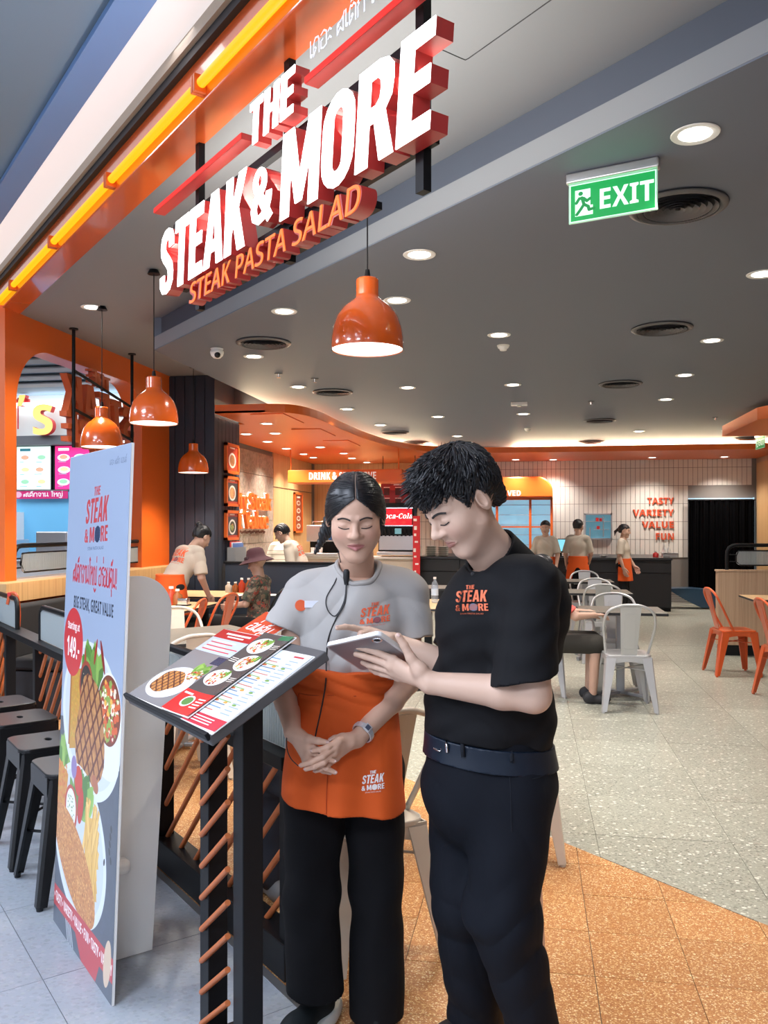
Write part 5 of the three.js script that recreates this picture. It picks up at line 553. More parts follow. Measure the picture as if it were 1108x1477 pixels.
function surf(f, lo, hi, c, smooth = true) {   // surface nets over a box, skipping blocks that lie far from the surface
  const B = 4, n = [0, 1, 2].map((i) => Math.ceil((hi[i] - lo[i]) / c / B) * B), N = n.map((q) => q + 1), val = new Float32Array(N[0] * N[1] * N[2]).fill(1), id = (i, j, k) => (k * N[1] + j) * N[0] + i, live = [], R = B * c * .87 * 1.5 + c;
  const done = new Uint8Array(val.length);
  for (let k = 0; k < n[2]; k += B) for (let j = 0; j < n[1]; j += B) for (let i = 0; i < n[0]; i += B) {
    const d = f(lo[0] + (i + B / 2) * c, lo[1] + (j + B / 2) * c, lo[2] + (k + B / 2) * c);
    if (Math.abs(d) > R) { if (d < 0) for (let w = 0; w <= B; w++) for (let q = 0; q <= B; q++) for (let p = 0; p <= B; p++) { const t = id(i + p, j + q, k + w); if (!done[t]) val[t] = -1; } continue; }
    live.push([i, j, k]); for (let w = 0; w <= B; w++) for (let q = 0; q <= B; q++) for (let p = 0; p <= B; p++) { const t = id(i + p, j + q, k + w); if (!done[t]) { done[t] = 1; val[t] = f(lo[0] + (i + p) * c, lo[1] + (j + q) * c, lo[2] + (k + w) * c); } }
  }
  const vid = new Map(), pos = [], idx = [], E = [[0, 1], [2, 3], [4, 5], [6, 7], [0, 2], [1, 3], [4, 6], [5, 7], [0, 4], [1, 5], [2, 6], [3, 7]];
  const cells = []; for (const [a, b, e] of live) for (let w = 0; w < B; w++) for (let q = 0; q < B; q++) for (let p = 0; p < B; p++) cells.push([a + p, b + q, e + w]);
  const v8 = new Float32Array(8);
  for (const [i, j, k] of cells) { let m = 0; for (let q = 0; q < 8; q++) { v8[q] = val[id(i + (q & 1), j + (q >> 1 & 1), k + (q >> 2))]; if (v8[q] < 0) m |= 1 << q; } if (m === 0 || m === 255) continue;
    let x = 0, y = 0, z = 0, t = 0; for (const [a, b] of E) { const A = v8[a], D = v8[b]; if ((A < 0) === (D < 0)) continue; const s = A / (A - D); x += (a & 1) + ((b & 1) - (a & 1)) * s; y += (a >> 1 & 1) + ((b >> 1 & 1) - (a >> 1 & 1)) * s; z += (a >> 2) + ((b >> 2) - (a >> 2)) * s; t++; }
    vid.set(id(i, j, k), pos.length / 3); pos.push(lo[0] + (i + x / t) * c, lo[1] + (j + y / t) * c, lo[2] + (k + z / t) * c); }
  for (const [i, j, k] of cells) { const s = val[id(i, j, k)] < 0;
    const quad = (e, A, Bq, Cq, D, flip) => { const q = [A, Bq, Cq, D].map((g) => vid.get(g)); if (q.some((g) => g === undefined)) return; if (!flip) idx.push(q[0], q[1], q[2], q[0], q[2], q[3]); else idx.push(q[0], q[2], q[1], q[0], q[3], q[2]); };
    if (j && k && (val[id(i + 1, j, k)] < 0) !== s) quad(0, id(i, j, k), id(i, j - 1, k), id(i, j - 1, k - 1), id(i, j, k - 1), !s);
    if (i && k && (val[id(i, j + 1, k)] < 0) !== s) quad(1, id(i, j, k), id(i, j, k - 1), id(i - 1, j, k - 1), id(i - 1, j, k), !s);
    if (i && j && (val[id(i, j, k + 1)] < 0) !== s) quad(2, id(i, j, k), id(i - 1, j, k), id(i - 1, j - 1, k), id(i, j - 1, k), !s); }
  const g = new THREE.BufferGeometry(); const P = new Float32Array(pos), nn = new Float32Array(P.length), h = c * .45;
  for (let i = 0; i < P.length; i += 3) { const [x, y, z] = [P[i], P[i + 1], P[i + 2]]; const a = f(x + h, y, z) - f(x - h, y, z), b = f(x, y + h, z) - f(x, y - h, z), e = f(x, y, z + h) - f(x, y, z - h), l = Math.hypot(a, b, e) || 1; nn[i] = a / l; nn[i + 1] = b / l; nn[i + 2] = e / l; const d = f(x, y, z); if (Math.abs(d) < c) { P[i] -= nn[i] * d; P[i + 1] -= nn[i + 1] * d; P[i + 2] -= nn[i + 2] * d; } }
  g.setAttribute('position', new THREE.BufferAttribute(P, 3)); g.setAttribute('normal', new THREE.BufferAttribute(nn, 3)); g.setIndex(idx); return g;
}
const boxOf = (pts, pad) => [[0, 1, 2].map((i) => Math.min(...pts.map((p) => p[i])) - pad), [0, 1, 2].map((i) => Math.max(...pts.map((p) => p[i])) + pad)];
function paint(list, col) { const gs = list.map((g) => { g = g.toNonIndexed(); for (const k of Object.keys(g.attributes)) if (!['position', 'normal'].includes(k)) g.deleteAttribute(k); const p = g.attributes.position, c = new Float32Array(p.count * 3); for (let i = 0; i < p.count; i++) c.set(col(p.getX(i), p.getY(i), p.getZ(i)), i * 3); g.setAttribute('color', new THREE.BufferAttribute(c, 3)); return uvBox(g, .1); }); return gs.length > 1 ? mergeGeometries(gs) : gs[0]; }
const cloth = (c, r = .85, bump = .0006) => MP({ color: C(...c), roughness: r, bumpMap: weave, bumpScale: bump, sheen: c[0] < .03 ? .02 : .2, sheenRoughness: .6, specularIntensity: c[0] < .03 ? .5 : .8 });
// head in its own frame: ears level with the origin, face towards +z
function headField(o = {}) {
  const m = [1, -1], w = o.open ?? 0; let f = un(.026, ell([0, .04, -.012], [.0745, .093, .097]), ell([0, -.03, .02], [.0605 * (o.face ?? 1), .088, .068]), ell([0, -.104, .058], [.024, .017, .018]), ...m.flatMap((s) => [cap([s * .046, -.05, .008], [s * .012, -.1, .054], .019, .0155), ell([s * .037, -.024, .05], [.026, .029, .026])]));
  f = un(.011, f, ...m.map((s) => cap([s * .01, .024, .0805], [s * .043, .025, .062], .0085, .007)));
  for (const s of m) f = sub(f, ell([s * .032, .006, .0955], [.021, .0105, .0135]), .014);
  f = un(.0045, f, ...m.map((s) => ell([s * .0318, .003, .0665], [.0168, .0128, .0158])));
  for (const s of m) f = sub(f, cap([s * .02, .0125, .0855], [s * .045, .0105, .076], .0012, .0008), .003);
  f = un(.009, f, cap([0, .014, .0815], [0, -.022, .1015], .0068, .0105), ell([0, -.0245, .1005], [.0115, .0095, .0105]), ...m.map((s) => ell([s * .0125, -.028, .0895], [.0085, .0078, .0105])));
  for (const s of m) f = sub(f, ell([s * .0065, -.0355, .0945], [.0036, .003, .005]), .002);
  f = un(.005, f, ...m.flatMap((s) => [cap([s * .0235, -.0597, .0755], [s * .004, -.0555 + w * .2, .0845], .0034, .0048), cap([s * .02, -.0625 - w * .5, .0765], [0, -.067 - w, .0838], .0036, .0056)]));
  for (const s of m) f = sub(f, cap([s * .0245, -.0602, .0805], [0, -.0608 - w * .5, .0915], .0013, .0016 + w * .7), .0025);
  f = un(.006, f, ...m.map((s) => sub(sub(ell([s * .0785, .001, -.012], [.0085, .031, .0185], [.15, s * .28, 0]), ell([s * .0865, .004, -.006], [.005, .018, .0085], [.15, 0, 0]), .004), cap([s * .086, .02, -.02], [s * .086, -.006, -.022], .002), .003)));
  return f;
}
const lipTint = (x, y, z, base, lip) => { const lx = Math.abs(x) / .0245; if (z < .066 || y > -.049 || y < -.08 || lx > 1) return base; const up = -.0512 - .0075 * lx * lx - (lx < .18 ? .0014 * (1 - lx / .18) : 0), dn = -.0745 + .0125 * lx * lx, k = cl01(Math.min(up - y, y - dn) / .003 + .35); return base.map((b, i) => b + (lip[i] - b) * k); };
function onto(f, p, dir = [0, 0, -1], far = .3) { let t = 0; for (let i = 0; i < 80; i++) { const d = f(p[0] + dir[0] * t, p[1] + dir[1] * t, p[2] + dir[2] * t); if (d < .0002) break; t += d * .8; if (t > far) break; } return [p[0] + dir[0] * t, p[1] + dir[1] * t, p[2] + dir[2] * t]; }
function hit(f, L, px, py, d = 1.7) { const a = L(px, py, d), b = L(px, py, d + 1), l = Math.hypot(b[0] - a[0], b[1] - a[1], b[2] - a[2]); return onto(f, a, b.map((q, i) => (q - a[i]) / l), 1.6); }
function patch(f, c, U, Vv, dir, lift = .0015, nu = 14, nv = 12) { const pos = [], uv = [], idx = []; for (let j = 0; j <= nv; j++) for (let i = 0; i <= nu; i++) { const a = i / nu - .5, b = j / nv - .5, p = onto(f, c.map((q, k) => q + U[k] * a + Vv[k] * b - dir[k] * .12), dir); pos.push(...p.map((q, k) => q - dir[k] * lift)); uv.push(i / nu, j / nv); if (i < nu && j < nv) { const q = j * (nu + 1) + i; idx.push(q, q + 1, q + nu + 2, q, q + nu + 2, q + nu + 1); } } const g = new THREE.BufferGeometry(); g.setAttribute('position', new THREE.Float32BufferAttribute(pos, 3)); g.setAttribute('uv', new THREE.Float32BufferAttribute(uv, 2)); g.setIndex(idx); g.computeVertexNormals(); return g; }
function brow(f, s, y = .0, r = .0026) { const P = [[.0125, .0225], [.022, .0265], [.034, .0275], [.048, .0215]].map(([a, b]) => { const p = onto(f, [s * a, b + y, .14]); p[2] += .0004; return p; }); const g = tube(P, r, 20, 6); const q = g.attributes.position; return g; }
function lash(f, s, r = .0015) { const P = []; for (let i = 0; i <= 10; i++) { const k = i / 10, q = onto(f, [s * (.0165 + .0305 * k), -.0035 - .0036 * Math.sin(k * 3.1416) + .003 * k, .14]); q[2] += .0003; P.push(q); } return tube(P, r, 30, 6); }
function crease(f, s) { const P = []; for (let i = 0; i <= 8; i++) { const k = i / 8, q = onto(f, [s * (.018 + .028 * k), .0085 + .0042 * Math.sin(k * 3.1416) - .002 * k, .14]); q[2] += .0001; P.push(q); } return tube(P, .0005, 24, 5); }
function hand(h) { // palm and five fingers, each a chain of its own
  const R = h.r ?? 1, palm = un(.014, h.k.map((p, i) => cap(h.w, p, .0135 * R, [.0098, .0102, .0096, .0088][i] * R)), cap(h.w, h.t[0], .017 * R, .0165 * R), cap(h.t[0], h.t[1], .0165 * R, .0115 * R));
  const web = un(.01, cap(h.k[0], h.k[1], .0092 * R), cap(h.k[1], h.k[2], .0092 * R), cap(h.k[2], h.k[3], .0085 * R));
  const fing = h.f.map((c, i) => { const P = [h.k[i], ...c], r = [.0092, .0083, .0075, .0064].map((q) => q * R * [1, 1.03, .98, .86][i]); return un(.004, P.slice(1).map((p, j) => cap(P[j], p, r[j], r[j + 1]))); });
  const th = un(.004, cap(h.t[1], h.t[2], .0112 * R, .0098 * R), cap(h.t[2], h.t[3], .0098 * R, .0078 * R));
  const parts = un(.007, palm, web); return (x, y, z) => { let d = smin(parts(x, y, z), th(x, y, z), .007), q = 9; for (const f of fing) q = smin(q, f(x, y, z), .0016); return smin(d, q, .006); };
}
function nails(h, dir) { const R = h.r ?? 1; return [...h.f, h.t].map((c, i) => { const b = c.at(-1), a = c.at(-2), l = Math.hypot(b[0] - a[0], b[1] - a[1], b[2] - a[2]), u = [0, 1, 2].map((k) => (b[k] - a[k]) / l), n = dir, r = (i === 4 ? .0078 : .0062) * R; const g = new THREE.SphereGeometry(1, 10, 8).scale(.0042, .0062, .0012); const m = new THREE.Matrix4(), Z = V3(...n), Y = V3(...u).addScaledVector(Z, -V3(...u).dot(Z)).normalize(), X = Y.clone().cross(Z); m.makeBasis(X, Y, Z); m.setPosition(b[0] + n[0] * (r - .0004) + u[0] * .001, b[1] + n[1] * (r - .0004) + u[1] * .001, b[2] + n[2] * (r - .0004) + u[2] * .001); return g.applyMatrix4(m); }); }
const watchM = M({ color: C(.72, .72, .74), roughness: .28, metalness: .45 });
const skinM = (r = .48) => MP({ color: 0xffffff, vertexColors: true, roughness: r, sheen: .15, bumpMap: mottle, bumpScale: .0001 });
const hairM = MP({ color: C(.008, .0085, .011), roughness: .36 });
function frameOf(c, yaw, pitch, roll, s) { return new THREE.Matrix4().compose(V3(...c), new THREE.Quaternion().setFromEuler(new THREE.Euler(pitch, yaw, roll, 'YXZ')), V3(s, s * .92, s)); }
function strand(f, p, dirOf, len, r, lift = .0008, n = 4) { const P = [p]; for (let i = 0; i < n; i++) { const a = P.at(-1), d = dirOf(a), l = Math.hypot(...d) || 1; let q = a.map((v0, k) => v0 + d[k] / l * len / n); const e = .004, gx = f(q[0] + e, q[1], q[2]) - f(q[0] - e, q[1], q[2]), gy = f(q[0], q[1] + e, q[2]) - f(q[0], q[1] - e, q[2]), gz = f(q[0], q[1], q[2] + e) - f(q[0], q[1], q[2] - e), m = Math.hypot(gx, gy, gz) || 1, t = f(...q) - lift; if (Math.abs(t) > .02) break; q = [q[0] - gx / m * t, q[1] - gy / m * t, q[2] - gz / m * t]; P.push(q); } if (P.length < 3) return []; return P.slice(1).map((q, i) => rod(P[i], q, r * (1 - .75 * (i / (P.length - 1)) ** 2), i === P.length - 2 ? r * .12 : r * (1 - .75 * ((i + 1) / (P.length - 1)) ** 2), 5)); }
function person(label, base, turn) { return thing('person', label, 'person', base, turn); }

// ---------- the young woman ----------
{ const d0 = 2.5, X0 = (497 - 554) / FOC * d0, L = (px, py, d) => [(px - 554) / FOC * d - X0, EYE - (py - HOR) / FOC * d, d0 - d];
  const base = at(497, 760, d0); base.y = 0; const g = person('young woman in grey staff shirt and orange apron, hands clasped, looking down', base, YAW);
  const H = frameOf(L(513, 748, 2.43), .02, .3, .03, 1.0), hf = headField({ open: .0035, face: 1.08 }), HF = inFrame(hf, H, .94), hp = (p) => V3(...p).applyMatrix4(H).toArray(), inv = H.clone().invert(), tv = V3();
  const shL = L(436, 860, 2.53), shR = L(589, 857, 2.53), elL = L(411, 990, 2.5), elR = L(589, 982, 2.5);
  const c4 = (X, Y, d) => L(400 + X / 5.54, 950 + Y / 5.54, d);
  const hR = { w: c4(125, 590, 2.325), k: [c4(250, 688, 2.285), c4(262, 738, 2.278), c4(250, 785, 2.28), c4(225, 812, 2.29)], f: [[c4(330, 730, 2.27), c4(380, 748, 2.285), c4(415, 762, 2.3)], [c4(335, 778, 2.256), c4(400, 800, 2.252), c4(455, 820, 2.258)], [c4(325, 846, 2.262), c4(400, 880, 2.256), c4(462, 910, 2.26)], [c4(300, 870, 2.275), c4(370, 900, 2.272), c4(425, 915, 2.275)]], t: [c4(175, 618, 2.305), c4(255, 643, 2.28), c4(330, 660, 2.262), c4(398, 672, 2.262)], r: .98 };
  const hL = { w: c4(640, 640, 2.325), k: [c4(492, 655, 2.27), c4(462, 700, 2.265), c4(455, 750, 2.27), c4(470, 795, 2.285)], f: [[c4(405, 706, 2.25), c4(345, 728, 2.246), c4(282, 738, 2.254)], [c4(365, 780, 2.24), c4(275, 826, 2.238), c4(192, 852, 2.25)], [c4(372, 832, 2.242), c4(300, 864, 2.24), c4(230, 884, 2.25)], [c4(400, 860, 2.26), c4(350, 886, 2.258), c4(305, 900, 2.262)]], t: [c4(585, 650, 2.305), c4(520, 630, 2.295), c4(460, 640, 2.29), c4(425, 652, 2.288)], r: .98 };
  const arm = (sh, el, h) => un(.012, cap(sh, el, .044, .036), cap(el, [0, 1, 2].map((i) => el[i] + (h.w[i] - el[i]) * .35), .036, .0365), cap([0, 1, 2].map((i) => el[i] + (h.w[i] - el[i]) * .35), h.w, .0365, .0225));
  const aL = un(.012, arm(shL, elL, hR), hand(hR)), aR = un(.012, arm(shR, elR, hL), hand(hL)), neck = un(.025, HF, cap(L(514, 792, 2.5), L(515, 850, 2.55), .05, .058));
  const base0 = [.65, .4, .29], tint = (x, y, z) => { tv.set(x, y, z).applyMatrix4(inv); if (tv.y > .12 || tv.y < -.16) return base0; let c = lipTint(tv.x, tv.y, tv.z, base0, [.42, .15, .14]); const b = Math.exp(-(((Math.abs(tv.x) - .042) / .02) ** 2 + ((tv.y + .025) / .02) ** 2)) * (tv.z > .03 ? 1 : 0); return [c[0] + .02 * b, c[1] - .035 * b, c[2] - .02 * b]; };
  const torso = un(.05, ell(L(512, 905, 2.51), [.14, .16, .1]), ell(L(497, 1070, 2.52), [.15, .18, .115]), cap(L(455, 1120, 2.52), L(455, 1385, 2.5), .07, .05), cap(L(538, 1120, 2.54), L(540, 1400, 2.52), .07, .05));
  const HB = boxOf([hp([-.1, -.16, -.12]), hp([.1, .14, .13]), hp([-.1, .14, .13]), hp([.1, -.16, -.12]), L(515, 850, 2.58)], .02);
  obj('body', paint([surf(neck, ...HB, .0024), surf(aL, ...boxOf([shL, elL, hR.w, ...hR.f.flat()], .05), .0032), surf(aR, ...boxOf([shR, elR, hL.w, ...hL.f.flat()], .05), .0032), surf(torso, ...boxOf([L(400, 830, 2.5), L(600, 1470, 2.5)], .15), .016)], tint), skinM(), g);
  obj('nails', [...nails(hR, [0, .45, .89]), ...nails(hL, [0, .45, .89])], M({ color: C(.62, .4, .34), roughness: .25 }), g);
  // face details
  const hs = (geo) => geo.applyMatrix4(H); obj('eyebrows', [1, -1].map((s) => hs(brow(hf, s, .0, .0026))), M({ color: C(.03, .022, .02), roughness: .8 }), g); obj('eyelashes', [1, -1].map((s) => hs(lash(hf, s))), M({ color: C(.015, .01, .01), roughness: .6 }), g);
  // hair drawn back from a centre parting
  let hair = un(.02, ell([0, .044, -.016], [.0835, .1, .104]), ...[1, -1].map((s) => ell([s * .062, -.005, -.022], [.024, .062, .05])), ell([0, .02, -.11], [.045, .045, .03]));
  const line = (x) => .086 - .55 * Math.abs(x - .004) - 7.5 * x * x; hair = both(hair, (x, y, z) => -Math.max(y - line(x), .0 - z), (x, y, z) => -Math.max(y + .02 - .0 * z, -.015 - z)); hair = sub(hair, ell([0, -.05, .05], [.064, .1, .06]), .006);
  hair = wob(hair, (x, y, z) => (z > -.05 && Math.abs(x - .004) < .004 ? .0035 * (1 - Math.abs(x - .004) / .004) : 0)); const fine = []; for (let i = 0; i < 900; i++) { const th = rr(-2.6, 2.6), ph = rr(-.5, 1.5), dir = V3(Math.cos(ph) * Math.sin(th), Math.sin(ph), Math.cos(ph) * Math.cos(th)); const q = onto(hair, [dir.x * .22, .03 + dir.y * .22, -.012 + dir.z * .22], [-dir.x, -dir.y, -dir.z]); if (Math.abs(hair(...q)) > .002 || Math.abs(q[0] - .004) < .004) continue; const sd = q[0] > .004 ? 1 : -1; fine.push(...strand(hair, q, (w) => [sd * .55 * cl01(1.3 - Math.abs(w[0]) * 14), -.35 - w[2] * 2, -.75 + (w[1] < .03 ? .2 : 0)], rr(.03, .06), rr(.0009, .0016), rr(.0001, .0009), 5)); }
  const tail = un(.015, cap(L(479, 742, 2.54), L(470, 768, 2.55), .022, .017), cap(L(470, 768, 2.55), L(455, 797, 2.56), .017, .005));
  obj('hair', [surf(hair, [-.12, -.09, -.16], [.12, .16, .11], .0026).applyMatrix4(H), ...fine.map((q) => q.applyMatrix4(H)), surf(wob(tail, (x, y, z) => .0015 * Math.sin(x * 600 + y * 200)), ...boxOf([L(485, 735, 2.54), L(452, 800, 2.56)], .04), .003)], hairM, g);
  { const P = []; for (let i = 0; i <= 7; i++) { const z = .078 - i * .011, p = onto(un(.01, ell([0, .044, -.016], [.0835, .1, .104])), [.004, .2, z], [0, -1, 0]); P.push(p.map((q, k) => q - (k === 1 ? .0012 : 0))); } obj('parting', hs(tube(P, .0011, 20, 5)), M({ color: C(.35, .24, .19), roughness: .6 }), g); }
  // shirt
  const cuffL = L(411, 908, 2.51), cuffR = L(596, 922, 2.51);
  const slv = (a, b) => un(.02, cap(a, b, .062, .063)); let shirt = un(.045, ell(L(511, 895, 2.51), [.158, .15, .112]), ell(L(500, 960, 2.505), [.142, .13, .112]), cap(L(462, 856, 2.53), L(564, 853, 2.53), .062, .062), cap(L(500, 832, 2.53), L(455, 848, 2.53), .05, .045), cap(L(530, 832, 2.53), L(572, 846, 2.53), .05, .045), flat(cap(L(500, 990, 2.51), L(500, 1010, 2.51), .14, .14), 0, .75));
  const cutAt = (sh, cf, q) => { const n = [0, 1, 2].map((i) => cf[i] - sh[i]); return plane([0, 1, 2].map((i) => cf[i] + n[i] * q), n); };
  shirt = un(.03, shirt, both(slv(shL, [0, 1, 2].map((i) => cuffL[i] * 1.3 - shL[i] * .3)), cutAt(shL, cuffL, .0)), both(slv(shR, [0, 1, 2].map((i) => cuffR[i] * 1.3 - shR[i] * .3)), cutAt(shR, cuffR, .0)));
  shirt = both(shirt, plane(L(500, 1012, 2.5), [0, -1, 0])); shirt = sub(shirt, cap(L(517, 780, 2.45), L(517, 822, 2.5), .064, .057), .008);
  const rid = (q) => 1 - Math.abs(Math.sin(q)); const folds = (x, y, z) => .009 * (rid((x * .9 + y * .8) * 17 + 1.2 * Math.sin(y * 14)) - .4) * cl01((1.4 - y) * 4) + .007 * (rid((x * .5 - y * 1.1) * 20 + 1.5 * Math.sin(x * 13)) - .4) + .0022 * Math.sin(x * 38 + y * 26 + 1.5 * Math.sin(y * 21)) + .0018 * Math.sin((x * 1.2 - y * .8) * 60 + 2 * Math.sin(x * 15)) * cl01((1.36 - y) * 3) + .004 * Math.sin(x * 55 + Math.sin(y * 30)) * cl01((1.12 - y) * 8);
  const shirtF = wob(shirt, folds); const shirtM = cloth([.42, .4, .385]); const sh = obj('shirt', uvBox(surf(shirtF, ...boxOf([cuffL, cuffR, L(430, 815, 2.5), L(560, 1010, 2.5)], .2), .0055), .05), shirtM, g);
  { const P = [], c = L(517, 822, 2.5); for (let i = 0; i < 30; i++) { const a = i / 30 * 6.283; const q = onto(shirtF, [c[0] + Math.sin(a) * .064, c[1] + .13, c[2] + Math.cos(a) * .066], [0, -1, 0]); q[1] += .0005; P.push(q); } obj('collar', tube(P, .007, 90, 8, true), cloth([.38, .36, .345]), sh); }
  obj('logo_print', patch(shirtF, L(541, 886, 2.4), [.098, .006, -.03], [0, .078, 0], [0, 0, -1]), decalMat(logoOrange), sh);
  // badge and name plate
  { const p = hit(shirtF, L, 434, 873), q = hit(shirtF, L, 449, 872); obj('badge', cyl(.0165, .0165, .004, 0, 0, 0, 24).rotateX(Math.PI / 2).translate(p[0], p[1], p[2] + .002), M({ color: C(.75, .12, .04), roughness: .3 }), g); obj('name_plate', bx(.046, .02, .003, q[0] + .004, q[1] + .001, q[2] + .001, .001).translate(0, 0, .002), M({ color: C(.75, .77, .85), roughness: .3 }), g); }
  // trousers, apron, shoes
  const lp = [L(455, 1110, 2.52), L(449, 1290, 2.48), L(455, 1452, 2.48)], rp = [L(540, 1110, 2.54), L(543, 1290, 2.53), L(543, 1472, 2.52)], xm = L(501, 1300, 2.5)[0];
  const seams = (x, y, z) => .0025 * Math.sin(x * 45 + 3 * Math.sin(y * 9)) * cl01((1.0 - y) * 2) + .003 * Math.sin(y * 42 + x * 30) * Math.exp(-(((y - .42) / .2) ** 2));
  const trousers = both(wob(un(.018, flat(cap(L(497, 1000, 2.51), L(497, 1085, 2.52), .14, .165), 0, .78), cap(lp[0], lp[1], .096, .08), cap(lp[1], lp[2], .08, .088), cap(rp[0], rp[1], .093, .078), cap(rp[1], rp[2], .078, .084)), seams), (x, y, z) => (x < xm ? .115 + (x - xm) * -.06 : .028) - y);
  obj('trousers', uvBox(surf(trousers, ...boxOf([L(400, 1010, 2.5), L(600, 1500, 2.5)], .25), .0075), .05), cloth([.0045, .0045, .006], .9), g);
  const ap = (x, y, z) => { const k = cl01((1.03 - y) / .4), w = .15 + .045 * k + .012 * k * Math.sin(x * 48 + 2), r = Math.hypot(x + .006 - .004, (z - .01) / .86); return (r - w) * .85; };
  const hem = plane(L(497, 1171, 2.38), [-.12, -1, 0]); let apron = both(ap, hem, plane(L(497, 968, 2.4), [.06, 1, 0]), plane([0, 0, -.03], [0, 0, -1]));
  const tuck = (x, y, z) => .009 * (1 - Math.abs(Math.sin(y * 85 + x * 9 + 1.6 * Math.sin(x * 15))) - .4) * Math.exp(-(((y - 1.02) / .045) ** 2)) + .004 * (1 - Math.abs(Math.sin(x * 13 + y * 9 + 1.2 * Math.sin(y * 9))) - .4) + (Math.abs(x + .035) < .004 && y < .9 ? -.0012 : 0); apron = wob(apron, tuck);
  const am = cloth([.72, .105, .012], .8), A = obj('apron', uvBox(surf(apron, ...boxOf([L(395, 955, 2.5), L(600, 1200, 2.5)], .28), .0055), .05), am, g);
  obj('logo_print', patch(apron, L(537, 1153, 2.2), [.072, 0, 0], [0, .07, 0], [0, 0, -1]), decalMat(logoWhite), A);
  { const lineOn = (pts) => tube(pts.map(([a, b]) => { const p = hit(apron, L, a, b); p[2] += .001; return p; }), .0016, 40, 5); const sm = cloth([.5, .06, .008], .8); obj('pocket_seam', lineOn([[431, 1000], [450, 1003], [480, 1003], [514, 1004]]), sm, A); obj('pocket_seam', lineOn([[431, 1000], [431, 1030], [432, 1060], [434, 1085]]), sm, A); obj('centre_seam', lineOn([[473, 1105], [472, 1130], [471, 1155], [471, 1174]]), sm, A); }
  const shoe = (toe, heel, nm) => { const f = un(.02, ell([0, .048, .07], [.045, .042, .075]), ell([0, .06, -.03], [.036, .055, .07]), cap([0, .15, -.06], [0, .06, -.05], .046, .044)), so = both(un(.015, ell([0, .02, .07], [.053, .04, .09]), ell([0, .03, -.06], [.052, .05, .085]), cap([0, .02, .05], [0, .02, -.05], .046, .046)), (x, y, z) => y - .04 - .012 * cl01(-z * 9), (x, y) => .002 - y); const dx = toe[0] - heel[0], dz = toe[2] - heel[2], a = Math.atan2(dx, dz), T = new THREE.Matrix4().makeRotationY(a).setPosition((toe[0] + heel[0]) / 2, 0, (toe[2] + heel[2]) / 2); const s = obj('shoe', surf(both(f, (x, y) => .022 - y), [-.08, 0, -.16], [.08, .21, .18], .005).applyMatrix4(T), cloth([.012, .016, .018], .7), g); obj('sole', surf(so, [-.08, -.01, -.16], [.08, .06, .18], .005).applyMatrix4(T), M({ color: C(.68, .67, .63), roughness: .5 }), s); };
  shoe(L(416, 1480, 2.38), L(478, 1452, 2.58)); shoe(L(541, 1500, 2.48), L(538, 1490, 2.68));
  // watch on her left wrist
  { const w = hL.w, e = elR, ax = V3(w[0] - e[0], w[1] - e[1], w[2] - e[2]).normalize(), c = V3(...w).addScaledVector(ax, -.028), q = new THREE.Quaternion().setFromUnitVectors(V3(0, 0, 1), ax), W = obj('watch', Array.from({ length: 16 }, (_, i) => { const a = i / 16 * 6.283; return new THREE.BoxGeometry(.011, .004, .015).translate(0, .0295, 0).rotateZ(a); }).concat(Array.from({ length: 16 }, (_, i) => new THREE.BoxGeometry(.004, .005, .01).translate(0, .03, 0).rotateZ((i + .5) / 16 * 6.283))).map((b) => b.applyQuaternion(q).translate(c.x, c.y, c.z)), watchM, g);
    const up = V3(.35, .5, .8), n = up.addScaledVector(ax, -up.dot(ax)).normalize(), B = new THREE.Matrix4().makeBasis(ax, n.clone().cross(ax), n).setPosition(c.clone().addScaledVector(n, .0315)); obj('watch_case', bx(.022, .021, .007, 0, 0, 0, .002).applyMatrix4(B), watchM, W); obj('watch_face', bx(.014, .013, .002, 0, 0, .0036).applyMatrix4(B), M({ color: C(.08, .09, .13), roughness: .15 }), W); }
  // earpiece lead with a clip microphone
  { const on = (px, py, up = .003) => { const p = hit(un(.01, shirtF, apron), L, px, py); p[2] += up; return p; }; const ear = L(486, 778, 2.43), wire = M({ color: C(.012, .012, .014), roughness: .5 });
    const G = thing('earpiece', 'black earpiece lead with clip microphone hanging down the young woman’s shirt', 'earpiece', base, YAW); obj("microphone", lathe([[0, -.022], [.006, -.02], [.0095, .0], [.0095, .018], [.006, .024], [0, .025]], 14).translate(...on(500, 833, .012)), wire, G);
    obj('lead', [tube([ear, L(489, 800, 2.42), on(491, 815, .006), on(484, 838), on(471, 862), on(473, 880), on(484, 888), on(496, 868), on(500, 842, .008)], .0016, 120, 6), tube([on(500, 842, .008), on(497, 870), on(485, 892), on(474, 920), on(471, 950), on(470, 985), on(464, 1020), on(457, 1052, .004), on(455, 1062, .004)], .0021, 120, 6), tube([c4(75, 625, 2.31), c4(78, 720, 2.28), c4(110, 800, 2.265), c4(170, 860, 2.262)], .0014, 40, 6)], wire, G); }
}
